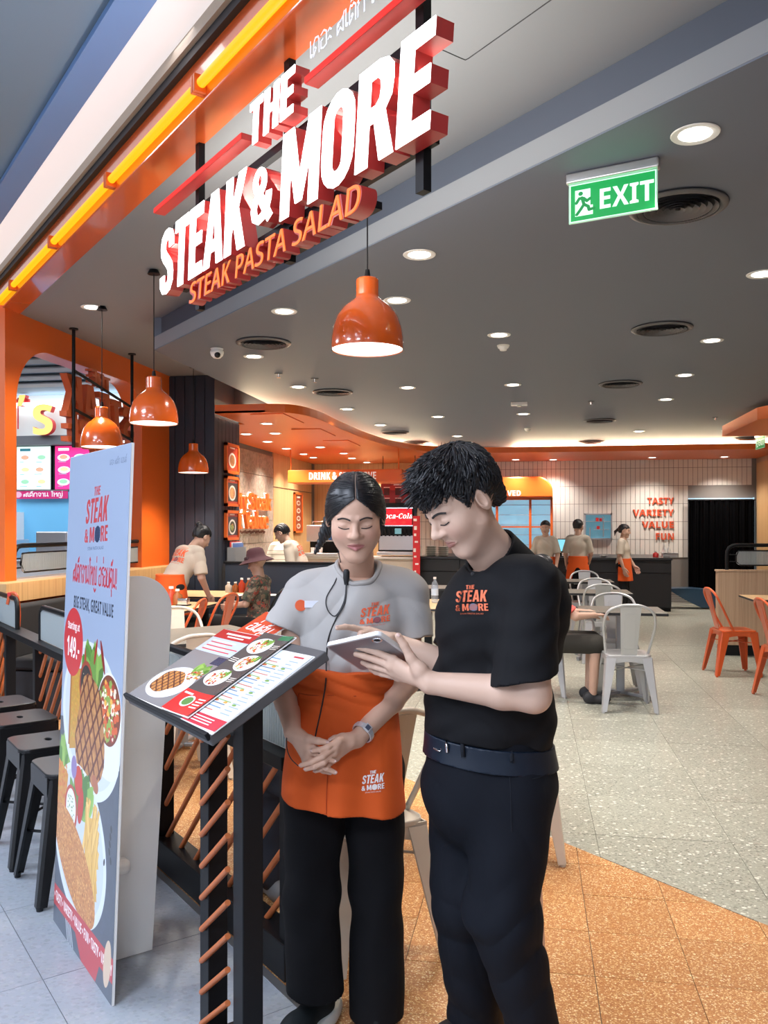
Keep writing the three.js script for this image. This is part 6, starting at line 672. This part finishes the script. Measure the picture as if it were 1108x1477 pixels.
// ---------- the young man ----------
{ const d0 = 2.3, X0 = (705 - 554) / FOC * d0, L = (px, py, d) => [(px - 554) / FOC * d - X0, EYE - (py - HOR) / FOC * d, d0 - d];
  const base = at(705, 760, d0); base.y = 0; const g = person('young man in black polo shirt looking down at a tablet', base, YAW);
  const s = 1.1, H = frameOf(L(667, 726, 2.2), -1.15, .62, 0, s), hf = headField({}), HF = inFrame(hf, H, s * .95), hp = (p) => V3(...p).applyMatrix4(H).toArray(), inv = H.clone().invert(), tv = V3();
  const c5 = (X, Y, d) => L(460 + X / 5.275, 860 + Y / 5.275, d);
  const shN = L(768, 842, 2.15), elN = L(770, 1003, 2.1), shF = L(688, 845, 2.45), elF = L(672, 970, 2.42);
  const hN = { w: c5(850, 660, 2.165), k: [c5(565, 482, 2.21), c5(548, 530, 2.212), c5(566, 578, 2.22), c5(605, 618, 2.225)], f: [[c5(450, 430, 2.222), c5(370, 405, 2.228), c5(295, 386, 2.238)], [c5(430, 482, 2.232), c5(350, 458, 2.24), c5(282, 440, 2.25)], [c5(440, 540, 2.245), c5(385, 528, 2.262), c5(335, 505, 2.275)], [c5(480, 590, 2.25), c5(435, 578, 2.268), c5(395, 560, 2.28)]], t: [c5(770, 560, 2.165), c5(700, 470, 2.165), c5(648, 370, 2.165), c5(605, 302, 2.162)], r: 1.12 };
  const hF = { w: c5(570, 350, 2.42), k: [c5(345, 262, 2.375), c5(385, 268, 2.385), c5(430, 282, 2.39), c5(475, 305, 2.395)], f: [[c5(262, 240, 2.35), c5(200, 233, 2.33), c5(142, 240, 2.315)], [c5(320, 290, 2.35), c5(305, 330, 2.34), c5(320, 350, 2.34)], [c5(370, 310, 2.355), c5(355, 345, 2.35), c5(370, 362, 2.35)], [c5(430, 330, 2.365), c5(420, 355, 2.36), c5(430, 368, 2.36)]], t: [c5(520, 330, 2.39), c5(450, 320, 2.365), c5(400, 325, 2.35), c5(365, 330, 2.34)], r: 1.05 };
  const lerp3 = (a, b, k) => [0, 1, 2].map((i) => a[i] + (b[i] - a[i]) * k), arm = (sh, el, w, k = 1) => un(.014, cap(sh, el, .05 * k, .042 * k), cap(el, lerp3(el, w, .3), .043 * k, .0435 * k), cap(lerp3(el, w, .3), w, .0435 * k, .028 * k));
  const aN = un(.014, arm(shN, elN, hN.w), hand(hN)), aF = un(.014, arm(shF, elF, hF.w, .95), hand(hF)), neck = un(.03, HF, cap(L(684, 765, 2.24), L(728, 822, 2.31), .062, .068));
  const base0 = [.69, .465, .355], tint = (x, y, z) => { tv.set(x, y, z).applyMatrix4(inv); if (Math.abs(tv.y) > .16) return base0; const c = lipTint(tv.x, tv.y, tv.z, base0, [.5, .24, .2]); const b = Math.exp(-(((Math.abs(tv.x) - .04) / .02) ** 2 + ((tv.y + .03) / .02) ** 2)); return [c[0] + .01 * b, c[1] - .03 * b, c[2] - .02 * b]; };
  const torso = un(.05, ell(L(722, 900, 2.3), [.155, .17, .135]), ell(L(704, 1090, 2.3), [.145, .18, .125]), cap(L(735, 1160, 2.22), L(768, 1500, 2.22), .075, .045), cap(L(675, 1160, 2.38), L(688, 1500, 2.42), .075, .045));
  const HB = boxOf([hp([-.1, -.16, -.12]), hp([.1, .14, .13]), hp([-.1, .14, .13]), hp([.1, -.16, -.12]), hp([.1, .1, .1]), hp([-.1, -.1, .1]), L(728, 825, 2.31)], .05);
  obj('body', paint([surf(neck, ...HB, .0026), surf(aN, ...boxOf([shN, elN, hN.w, ...hN.f.flat(), ...hN.t], .055), .0034), surf(aF, ...boxOf([shF, elF, hF.w, ...hF.f.flat()], .055), .0034), surf(torso, ...boxOf([L(610, 830, 2.3), L(800, 1510, 2.3)], .15), .016)], tint), skinM(), g);
  obj('nails', nails(hN, [0, .3, .95]).slice(4).concat(nails(hF, [0, .95, .3]).slice(0, 1)), M({ color: C(.7, .48, .42), roughness: .25 }), g);
  const hs = (geo) => geo.applyMatrix4(H); obj('eyebrows', [1, -1].map((q) => hs(brow(hf, q, .0, .003))), M({ color: C(.035, .028, .026), roughness: .8 }), g); obj('eyelashes', [1, -1].map((q) => hs(lash(hf, q, .0016))), M({ color: C(.015, .012, .012), roughness: .6 }), g);
  // short thick hair: a cap with many tapered locks
  let hair = un(.02, ell([0, .052, -.014], [.0835, .099, .104]), ell([0, .1, .02], [.062, .045, .07]), ell([0, -.01, -.082], [.05, .06, .026]));
  hair = both(hair, (x, y, z) => { const line = z > .045 ? .062 - (z - .045) * .2 : z > .022 ? -.004 + (z - .022) * 2.87 : z > -.012 ? .034 - cl01((z + .012) / .034) ** 3 * .038 : z > -.045 ? .034 - (-.012 - z) * 2.0 : -.062; return line - y; }); hair = sub(hair, ell([0, -.03, .075], [.064, .085, .06]), .006); hair = wob(hair, (x, y, z) => .0022 * Math.sin(x * 330 + 3 * Math.sin(z * 60)) * Math.sin(z * 120 + y * 90) + .0012 * Math.sin(x * 700 + y * 420));
  const locks = [], crown = [.015, .15, -.045]; for (let i = 0; i < 1500; i++) { const th = rr(-3.1, 3.1), ph = rr(-.45, 1.57), dir = V3(Math.cos(ph) * Math.sin(th), Math.sin(ph), Math.cos(ph) * Math.cos(th)); const p = onto(hair, [dir.x * .22, .045 + dir.y * .22, -.012 + dir.z * .22], [-dir.x, -dir.y, -dir.z]); if (Math.abs(hair(...p)) > .002) continue; const low = p[1] < .03, jx = rr(-.35, .35), jz = rr(-.3, .3); locks.push(...strand(hair, p, (q) => [(q[0] - crown[0]) + jx * .05, (q[1] - crown[1]) - (low ? .06 : .0), (q[2] - crown[2]) + jz * .05 + .02], low ? rr(.012, .022) : rr(.03, .055), low ? .0014 : rr(.0018, .003), low ? .0006 : rr(.0008, .0042), 4)); }
  for (let i = 0; i < 260; i++) { const th = rr(-1.5, 1.5), ph = rr(.25, 1.57), dir = V3(Math.cos(ph) * Math.sin(th), Math.sin(ph), Math.cos(ph) * Math.cos(th)), q = onto(hair, [dir.x * .22, .045 + dir.y * .22, -.012 + dir.z * .22], [-dir.x, -dir.y, -dir.z]); const P = V3(...q).addScaledVector(dir, -.002), fl = V3(q[0] - crown[0] + rr(-.03, .03), (q[1] - crown[1]) * .6, q[2] - crown[2] + rr(0, .05)).normalize(), l = rr(.018, .034), b = P.clone().addScaledVector(fl, l * .5).addScaledVector(dir, .006), c = P.clone().addScaledVector(fl, l).addScaledVector(dir, rr(.005, .013)); locks.push(rod(P, b, .003, .0022, 5), rod(b, c, .0022, .0002, 5)); }
  for (let i = 0; i < 34; i++) { const x = -.055 + i / 33 * .11 + rr(-.003, .003), a = V3(x, .082, .078 - x * x * 9), L2 = rr(.018, .034) * (1 - Math.abs(x) * 4); const b = a.clone().add(V3(rr(-.004, .004), -L2 * .5, .014)), c = b.clone().add(V3(rr(-.006, .006), -L2 * .75, .001)); locks.push(rod(a, b, .0044, .0032, 5), rod(b, c, .0032, .0003, 5)); }
  for (let i = 0; i < 14; i++) { const a = V3(rr(-.02, .02), .145, -.03 + rr(-.02, .02)), b = a.clone().add(V3(rr(-.012, .012), .012, rr(-.012, .016))); locks.push(rod(a, b, .0016, .0003, 4)); }
  obj('hair', [surf(hair, [-.12, -.08, -.15], [.12, .18, .13], .0028), ...locks].map(hs), hairM, g);
  // polo shirt
  const cN = L(756, 978, 2.11), cF = L(662, 938, 2.42); const ext3 = (a, b, k) => lerp3(a, b, 1 + k);
  let shirt = un(.05, ell(L(722, 900, 2.3), [.178, .19, .165]), ell(L(706, 1010, 2.3), [.17, .17, .148]), cap(L(745, 838, 2.2), L(700, 842, 2.42), .07, .065), ell(L(790, 860, 2.3), [.05, .09, .1]), flat(cap(L(706, 1040, 2.3), L(705, 1090, 2.3), .168, .166), 0, .84));
  shirt = un(.03, shirt, both(un(.01, cap(shN, ext3(shN, cN, .3), .072, .086)), plane(cN, [.22, -1, .05])), both(cap(shF, ext3(shF, cF, .3), .068, .08), plane(cF, lerp3([0, 0, 0], [0, 1, 2].map((i) => cF[i] - shF[i]), 1)))); shirt = both(shirt, plane(L(705, 1064, 2.3), [-.1, -1, .08])); shirt = sub(shirt, cap(L(668, 760, 2.2), L(716, 812, 2.29), .075, .066), .01);
  const rid = (q) => 1 - Math.abs(Math.sin(q)); const folds = (x, y, z) => .008 * (rid((x * .9 + y * .5) * 15 + 1.3 * Math.sin(y * 11 + z * 8)) - .4) * cl01((1.42 - y) * 3) + .006 * (rid((y * 1.1 - x * .5) * 17 + 1.4 * Math.sin(x * 12)) - .4) * cl01((1.2 - y) * 4) + .003 * Math.sin((x * .8 + y * .55) * 48 + 2 * Math.sin(y * 16 + z * 9)) * cl01((1.38 - y) * 2.2) + .0016 * Math.sin((y - x * .4) * 85 + 2 * Math.sin(x * 22)); const shirtF = wob(shirt, folds);
  const black = cloth([.006, .0062, .008], .8), sh = obj('polo_shirt', uvBox(surf(shirtF, ...boxOf([cN, cF, L(640, 790, 2.3), L(820, 1075, 2.3)], .24), .006), .05), black, g);
  { const a = L(668, 752, 2.2), b = L(734, 826, 2.31), col = both(sub(cap(a, b, .069, .086), cap(a, b, .0635, .0745), .002), plane(L(712, 782, 2.28), lerp3([0, 0, 0], [a[0] - b[0] - .03, a[1] - b[1] + .035, a[2] - b[2]], 1)), plane(L(735, 836, 2.31), [.5, -1, 0])); obj('collar', uvBox(surf(col, ...boxOf([a, b], .12), .0035), .05), black, sh); }
  obj('logo_print', patch(shirtF, L(701, 874, 2.0), [.088, .0, -.035], [0, .088, 0], [-.1, 0, -.995]), decalMat(logoPolo), sh);
  for (const [a, b] of [[682, 828], [676, 857]]) { const p = hit(shirtF, L, a, b); obj('button', lathe([[0, .0015], [.004, .002], [.0055, .001], [.0055, 0]], 14).rotateX(Math.PI / 2).translate(p[0], p[1], p[2] + .0008), M({ color: C(.03, .03, .034), roughness: .25 }), sh); }
  // trousers, belt, shoes
  const nl = [L(738, 1150, 2.23), L(725, 1315, 2.2), L(773, 1500, 2.24)], fl = [L(672, 1150, 2.38), L(675, 1290, 2.35), L(684, 1500, 2.42)];
  const creases = (x, y, z) => { const k = Math.exp(-(((y - .42) / .17) ** 2)); return .008 * k * (1 - Math.abs(Math.sin(y * 26 - x * 12 + 1.4 * Math.sin(z * 12 + x * 11))) - .4) + .0025 * Math.sin(x * 36 + y * 22 + 2 * Math.sin(y * 8)) + .008 * Math.exp(-(((y - .13) / .09) ** 2)) * (1 - Math.abs(Math.sin(y * 30 + x * 14)) - .4) + .006 * (1 - Math.abs(Math.sin(y * 9 + x * 22 + 1.5 * Math.sin(y * 7))) - .4) * cl01((1 - y) * 3); };
  const hipsF = un(.04, flat(cap(L(705, 1062, 2.3), L(703, 1130, 2.3), .166, .17), 0, .86), ell(L(708, 1135, 2.3), [.176, .17, .152])); const legs = un(.03, hipsF, cap(nl[0], nl[1], .105, .097), cap(nl[1], nl[2], .097, .065), cap(fl[0], fl[1], .108, .098), cap(fl[1], fl[2], .098, .066));
  const trF = both(wob(legs, creases), (x, y) => .05 - y, plane(L(705, 1050, 2.3), [.1, 1, 0])); const tr = obj('trousers', uvBox(surf(trF, ...boxOf([L(610, 1050, 2.3), L(800, 1520, 2.3)], .26), .0075), .05), cloth([.0045, .006, .011], .85), g);
  { const lineOn = (pts) => tube(pts.map(([a, b]) => { const p = hit(trF, L, a, b); p[2] += .0005; return p; }), .0013, 40, 5), sm = cloth([.016, .018, .024], .9); obj('pocket_seam', lineOn([[767, 1124], [778, 1121], [788, 1117], [792, 1114]]), sm, tr); obj('side_seam', lineOn([[736, 1106], [736, 1125], [737, 1160], [738, 1200]]), sm, tr); }
  const bY0 = L(705, 1094, 2.3)[1], bY1 = L(705, 1062, 2.3)[1], tilt = (f) => (x, y, z) => f(x, y + .03 * x + .06 * z * 0, z); const beltF = both(puff(hipsF, .0085), (x, y, z) => bY0 - (y + .11 * x), (x, y, z) => (y + .11 * x) - bY1); const belt = obj('belt', uvBox(surf(beltF, ...boxOf([L(600, 1050, 2.3), L(810, 1110, 2.3)], .22), .0045), .05), MP({ color: C(.006, .013, .027), roughness: .4, clearcoat: .2, clearcoatRoughness: .3, specularIntensity: .6 }), g);
  { const pt = (px, py) => hit(beltF, L, px, py); const bar = (pts, r, m, nm) => obj(nm, tube(pts.map((q) => { const p = pt(...q); p[2] += .003; return p; }), r, 24, 6), m, belt); bar([[623, 1056], [634, 1059], [636, 1082], [626, 1079]], .0024, mat.chrome, 'buckle'); bar([[643, 1060], [644, 1072], [645, 1085]], .004, mat.chrome, 'belt_keeper'); bar([[667, 1058], [667, 1074], [668, 1092]], .006, cloth([.009, .011, .016]), 'belt_loop'); bar([[738, 1066], [738, 1082], [738, 1099]], .006, cloth([.009, .011, .016]), 'belt_loop'); }
  const shoe = (c, turn) => { const f = un(.02, ell([0, .045, .08], [.046, .045, .08]), ell([0, .055, -.03], [.038, .06, .075]), cap([0, .11, -.04], [0, .05, -.04], .04)); const T = new THREE.Matrix4().makeRotationY(turn).setPosition(c[0], 0, c[2]); const o = obj('shoe', surf(both(f, (x, y) => .018 - y), [-.08, 0, -.16], [.08, .18, .2], .006).applyMatrix4(T), M({ color: C(.012, .012, .014), roughness: .5 }), g); obj('sole', surf(both(puff(f, .003), (x, y) => y - .022, (x, y) => .001 - y), [-.08, -.01, -.16], [.08, .05, .2], .006).applyMatrix4(T), M({ color: C(.35, .35, .35), roughness: .6 }), o); };
  shoe(L(690, 1490, 2.42), -1.1); shoe(L(770, 1500, 2.24), -1.0);
  // tablet held in both hands
  const A = V3(...L(471, 930, 2.262)), Bq = V3(...L(547, 913, 2.15)), D = V3(...L(520, 963, 2.345)); const U = Bq.clone().sub(A), W = D.clone().sub(A), n = U.clone().cross(W).normalize(); W.copy(n.clone().cross(U)).setLength(.15); const cen = A.clone().addScaledVector(U, .5).addScaledVector(W, .5); const w = U.length();
  const m = new THREE.Matrix4().makeBasis(U.clone().normalize(), W.clone().normalize(), n).setPosition(cen), T = thing('tablet', 'grey tablet in a clear white case held by the young man', 'tablet', base, YAW); const sgn = n.z > 0 ? 1 : -1;
  obj('case', ext(rrect(w + .006, .156, .014), .009, .002).translate(0, 0, -.0045).applyMatrix4(m), MP({ color: C(.7, .7, .7), roughness: .25, clearcoat: .6 }), T); obj('back_cover', ext(rrect(w - .006, .144, .01), .001).translate(0, 0, sgn > 0 ? .0056 : -.0066).applyMatrix4(m), MP({ color: C(.24, .235, .25), roughness: .3, clearcoat: .5 }), T); obj('screen', ext(rrect(w - .02, .13, .004), .001).translate(0, 0, sgn > 0 ? -.0066 : .0056).applyMatrix4(m), glow(C(.8, .85, .9), .4, 0x303236), T);
  obj('camera_ring', new THREE.TorusGeometry(.009, .002, 10, 24).scale(1.5, 1, 1).translate(w / 2 - .022, -.055, sgn * .0065).applyMatrix4(m), mat.chrome, T); obj('camera_lens', new THREE.SphereGeometry(.006, 14, 10).scale(1.5, 1, .4).translate(w / 2 - .022, -.055, sgn * .0065).applyMatrix4(m), mat.blackGloss, T);
}
// ---------- the other people in the room ----------
const handFrom = (w, u, n, side, k = 1) => { const U = V3(...u).normalize(), Nn = V3(...n).addScaledVector(U, -V3(...n).dot(U)).normalize(), Sd = U.clone().cross(Nn).multiplyScalar(side), W = V3(...w), P = (a, b, c) => W.clone().addScaledVector(U, a * k).addScaledVector(Sd, b * k).addScaledVector(Nn, c * k).toArray(); const K = [0, 1, 2, 3].map((i) => P(.085 - Math.abs(i - 1) * .004, -.03 + i * .02, 0)); return { w, k: K, f: [0, 1, 2, 3].map((i) => { const l = [.92, 1, .95, .75][i]; return [P(.085 + .04 * l, -.032 + i * .0205, .012), P(.085 + .062 * l, -.032 + i * .0205, .03), P(.085 + .074 * l, -.031 + i * .02, .05)]; }), t: [P(.02, -.024, .008), P(.05, -.044, .016), P(.078, -.05, .026), P(.098, -.046, .036)], r: k }; };
function figure(label, base, phi, o) {
  const g = thing('person', label, 'person', V3(base.x, 0, base.z), YAW + phi), k = (o.h ?? 1.58) / 1.58, sit = o.sit, hy = sit ? .52 : .86 * k;
  const tw = (p) => { const c = Math.cos(o.bend ?? 0), s = Math.sin(o.bend ?? 0), y = p[1] - hy; return [p[0], hy + y * c - p[2] * s, (o.lean ?? 0) + y * s + p[2] * c]; }, T = (x, y, z) => tw([x * k, hy + y * k, z * k]);
  const sh = [T(-.14, .4, -.01), T(.14, .4, -.01)], el = (o.el ?? [[-.2, .16, .02], [.2, .16, .02]]).map((p) => T(...p)), wr = (o.wr ?? [[-.19, -.02, .12], [.19, -.02, .12]]).map((p) => T(...p)), nk = T(0, .47, .0), hd = T(0, .6, .025);
  const hip = [[-.08 * k, hy, 0], [.08 * k, hy, 0]], kn = o.kn ?? (sit ? [[-.11, .5, .4], [.11, .5, .4]] : [[-.085, .46 * k, .02], [.085, .46 * k, .02]]), an = o.an ?? (sit ? [[-.11, .09, .38], [.11, .09, .38]] : [[-.09, .08, -.02], [.09, .08, -.02]]);
  const H = frameOf(hd, o.yaw ?? 0, (o.bend ?? 0) * .8 + (o.nod ?? .1), 0, .98 * k), hf = headField({}), HF = inFrame(hf, H, .92 * k);
  const hands = wr.map((w, i) => { const e = el[i], u = [w[0] - e[0], w[1] - e[1], w[2] - e[2]]; return handFrom(w, u, o.palm ?? [i ? -1 : 1, 0, .2], i ? 1 : -1, .95); });
  const armF = [0, 1].map((i) => un(.015, cap(sh[i], el[i], .042 * k, .035 * k), cap(el[i], wr[i], .035 * k, .023 * k), hand(hands[i])));
  const skin = o.skin ?? [.5, .31, .23], parts = [surf(un(.02, HF, cap(T(0, .52, .0), nk, .045, .055)), ...boxOf([hd, nk], .15), .0055), ...[0, 1].map((i) => surf(armF[i], ...boxOf([sh[i], el[i], wr[i], ...hands[i].f.flat()], .06), .0065))];
  const torso = un(.05, ell(T(0, .28, .0), [.13 * k, .17 * k, .09 * k]), ell([0, hy + .03, 0], [.14 * k, .12, .1])); parts.push(surf(un(.03, torso, ...[0, 1].flatMap((i) => [cap(hip[i], kn[i], .072, .048), cap(kn[i], an[i], .048, .034)])), ...boxOf([...hip, ...kn, ...an, nk], .17), .015));
  const inv = H.clone().invert(), tv = V3(); obj('body', paint(parts, (x, y, z) => { tv.set(x, y, z).applyMatrix4(inv); return Math.abs(tv.y) < .16 ? lipTint(tv.x, tv.y, tv.z, skin, [.4, .16, .14]) : skin; }), skinM(), g);
  obj('eyebrows', [1, -1].map((s) => brow(hf, s).applyMatrix4(H)), hairM, g);
  let hair = un(.02, ell([0, .046, -.016], [.083, .098, .104]), ell([0, .0, -.07], [.055, .055, .035])); hair = both(hair, (x, y, z) => -Math.max(y - (z > .03 ? .07 - 5 * x * x : z > -.015 ? .03 + (z + .015) * .8 : -.035), -.2)); hair = wob(hair, (x, y, z) => .002 * Math.sin(x * 260 + z * 120));
  if (o.hair === 'bun') hair = un(.012, hair, ell([0, .1, -.1], [.036, .034, .034])); if (o.hair === 'pony') hair = un(.014, hair, cap([0, .03, -.11], [.01, -.02, -.165], .03, .022), cap([.01, -.02, -.165], [.015, -.1, -.17], .022, .006));
  if (!o.hat) obj('hair', surf(hair, [-.12, -.12, -.22], [.12, .17, .12], .0055).applyMatrix4(H), hairM, g);
  const cf = (i) => el[i].map((e, q) => e + (sh[i][q] - e) * .12), slv = [0, 1].map((i) => both(cap(sh[i], el[i], .06 * k, .066 * k), plane(cf(i), el[i].map((e, q) => e - sh[i][q]))));
  let shirt = un(.045, ell(T(0, .29, .0), [.155 * k, .15 * k, .11 * k]), ell(T(0, .12, .005), [.14 * k, .16 * k, .11 * k]), cap(T(-.1, .42, -.01), T(.1, .42, -.01), .058, .058), ell([0, hy + .04, 0], [.145 * k, .1, .115])); shirt = un(.03, shirt, ...slv); shirt = sub(both(shirt, (x, y, z) => hy + (o.long ?? -.02) - y), cap(T(0, .52, .01), T(0, .6, .03), .058, .07), .008);
  shirt = wob(shirt, (x, y, z) => .006 * (1 - Math.abs(Math.sin((x + y) * 18 + Math.sin(y * 14 + z * 9))) - .4)); const top = obj(o.topName ?? 'shirt', uvBox(surf(shirt, ...boxOf([...sh, ...el, ...hip], .2), .011), o.uv ?? .05), o.top ?? beige, g);
  const leg = un(.03, ell([0, hy + .0, sit ? .02 : 0], [.15 * k, .13, .12]), ...[0, 1].flatMap((i) => o.shorts ? [cap(hip[i], kn[i], .1, .085)] : [cap(hip[i], kn[i], .09 * k, .07), cap(kn[i], an[i], .07, .06)])); obj(o.shorts ? 'shorts' : 'trousers', uvBox(surf(both(leg, (x, y, z) => y - hy - .06), ...boxOf([...hip, ...kn, ...(o.shorts ? [] : an)], .16), .012), .05), o.pants ?? darkCloth, g);
  if (o.apron) { const a = both((x, y, z) => (Math.hypot(x, z / .85) - (.155 + .05 * cl01((hy + .1 - y) / .4)) * k) * .85, (x, y) => y - hy - .13 * k, (x, y) => hy - .26 * k - y, (x, y, z) => (o.wrap ? -9 : -.05 - z)); obj('apron', uvBox(surf(a, [-.3, hy - .35, -.15], [.3, hy + .2, .3], .011), .05), apronCloth, g); }
  for (const i of [0, 1]) { const f = un(.02, ell([0, .04, .06], [.043, .04, .075]), ell([0, .05, -.03], [.036, .055, .065])); obj('shoe', surf(both(f, (x, y) => .002 - y), [-.07, -.01, -.13], [.07, .13, .16], .009).translate(an[i][0], 0, an[i][2] + .01), o.shoe ?? mat.blackMatt, g); }
  if (o.logo) { const c = T(0, .3, -.1), n = V3(...T(0, .3, -.3)).sub(V3(...c)).normalize(), up = V3(...T(0, .4, -.1)).sub(V3(...c)).normalize(), ri = up.clone().cross(n); const dir = n.clone().negate().toArray(); obj('logo_print', patch(shirt, c.map((q, i) => q + n.getComponent(i) * .06), ri.multiplyScalar(.24).toArray(), up.clone().multiplyScalar(.24).toArray(), dir, .003, 10, 10), decalMat(logoOrange), top); }
  if (o.hat) { const m = M({ color: C(.07, .022, .03), roughness: .85, bumpMap: weave, bumpScale: .001 }); const hat = obj('hat', lathe([[0, .125], [.05, .122], [.085, .1], [.098, .05], [.1, .02], [.135, -.005], [.185, -.04], [.186, -.044], [.133, -.012], [.098, .012], [0, .02]], 36).rotateX(-.12).translate(0, .055, -.005).applyMatrix4(H), m, g); obj('bow', [new THREE.SphereGeometry(.03, 12, 8).scale(1.2, .8, .5).translate(.075, .075, .075), new THREE.SphereGeometry(.03, 12, 8).scale(.9, 1.1, .5).translate(.1, .06, .04)].map((q) => q.applyMatrix4(H)), M({ color: C(.04, .012, .018), roughness: .8 }), hat); }
  return g;
}
const beige = cloth([.48, .42, .35]), darkCloth = cloth([.012, .012, .014]), apronCloth = cloth([.7, .1, .012]);
const camo = tx(256, 256, (x, w, h) => { x.fillStyle = '#4a4238'; x.fillRect(0, 0, w, h); for (let i = 0; i < 260; i++) { x.fillStyle = ['#6b5a48', '#2d2a26', '#77695a', '#8b3f34', '#3c4438'][i % 5]; wrapBlob(x, w, h, rr(6, 22), 8, .6); } }); const stripes = tx(64, 64, (x, w, h) => { x.fillStyle = '#efe6d2'; x.fillRect(0, 0, w, h); x.fillStyle = '#b9a98e'; x.fillRect(0, 20, w, 6); x.fillRect(0, 48, w, 6); });
const R2 = (d) => d * Math.PI / 180, P2 = (px, d) => { const p = at(px, 760, d); p.y = 0; return p; };
figure('waiter with tied-up black hair leaning over a wooden booth table, seen from behind', P2(246, 8.35), R2(140), { bend: .62, hair: 'bun', h: 1.62, apron: true, wrap: true, logo: true, el: [[-.2, .2, .12], [.22, .18, .12]], wr: [[-.15, .12, .34], [.2, -.05, .3]] });
figure('woman in a plum bucket hat and camouflage top seated at a wooden booth table', P2(374, 8.55), R2(-105), { sit: true, hat: true, topName: 'blouse', top: M({ map: camo, roughness: .9 }), uv: .35, h: 1.56, el: [[-.2, .2, .06], [.2, .2, .06]], wr: [[-.12, .16, .28], [.12, .16, .28]], nod: .3, long: -.08 });
figure('waiter in beige shirt bending to the left before the drink corner', P2(440, 11.0), R2(-100), { bend: .5, h: 1.6, logo: true, el: [[-.2, .16, .06], [.2, .16, .06]], wr: [[-.16, -.04, .2], [.16, -.04, .2]], apron: true });
figure('customer in a striped cream top standing behind the bending beige waiter', P2(404, 11.5), R2(165), { h: 1.52, top: M({ map: stripes, roughness: .9 }), uv: .12, bend: .25 });
figure('waitress facing the viewer before the orange serving hatch', P2(787, 13.9), R2(-18), { h: 1.58, hair: 'bun', apron: true });
figure('waiter with short black hair and orange apron seen from behind near the kitchen window', P2(834, 13.9), R2(165), { h: 1.6, apron: true, wrap: true, yaw: -.3, wr: [[-.17, .02, .16], [.19, -.02, .1]] });
figure('waitress with ponytail and orange apron walking right before the black counter', P2(899, 14.2), R2(62), { h: 1.52, hair: 'pony', apron: true, el: [[-.2, .17, -.02], [.2, .17, .04]], wr: [[-.2, -.04, .05], [.18, -.02, .16]] });
figure('seated customer in coral shirt and dark shorts behind the man’s sleeve', V3(.13, 0, -7.35), R2(85), { sit: true, bend: -.08, shorts: true, top: cloth([.75, .12, .1]), pants: cloth([.03, .027, .022]), shoe: mat.dark, el: [[-.21, .2, .24], [.21, .2, .24]], wr: [[-.12, .19, .4], [.12, .19, .4]], palm: [0, -1, .2] });
figure('seated customer in navy with grey trainers on the cream chair between the two staff', st(1.66, 2.62), -YAW + SHOP - Math.PI / 2 - .08, { sit: true, top: cloth([.012, .022, .06]), pants: cloth([.03, .035, .05]), shoe: M({ color: C(.22, .23, .24), roughness: .7 }), el: [[-.2, .2, .12], [.2, .2, .12]], wr: [[-.12, .22, .34], [.12, .22, .34]], palm: [0, -1, .2], nod: .4, bend: .2 });
scene.traverse((o) => { if (o.isSpotLight || o.isPointLight) o.castShadow = true; });
renderer.render(scene, camera);
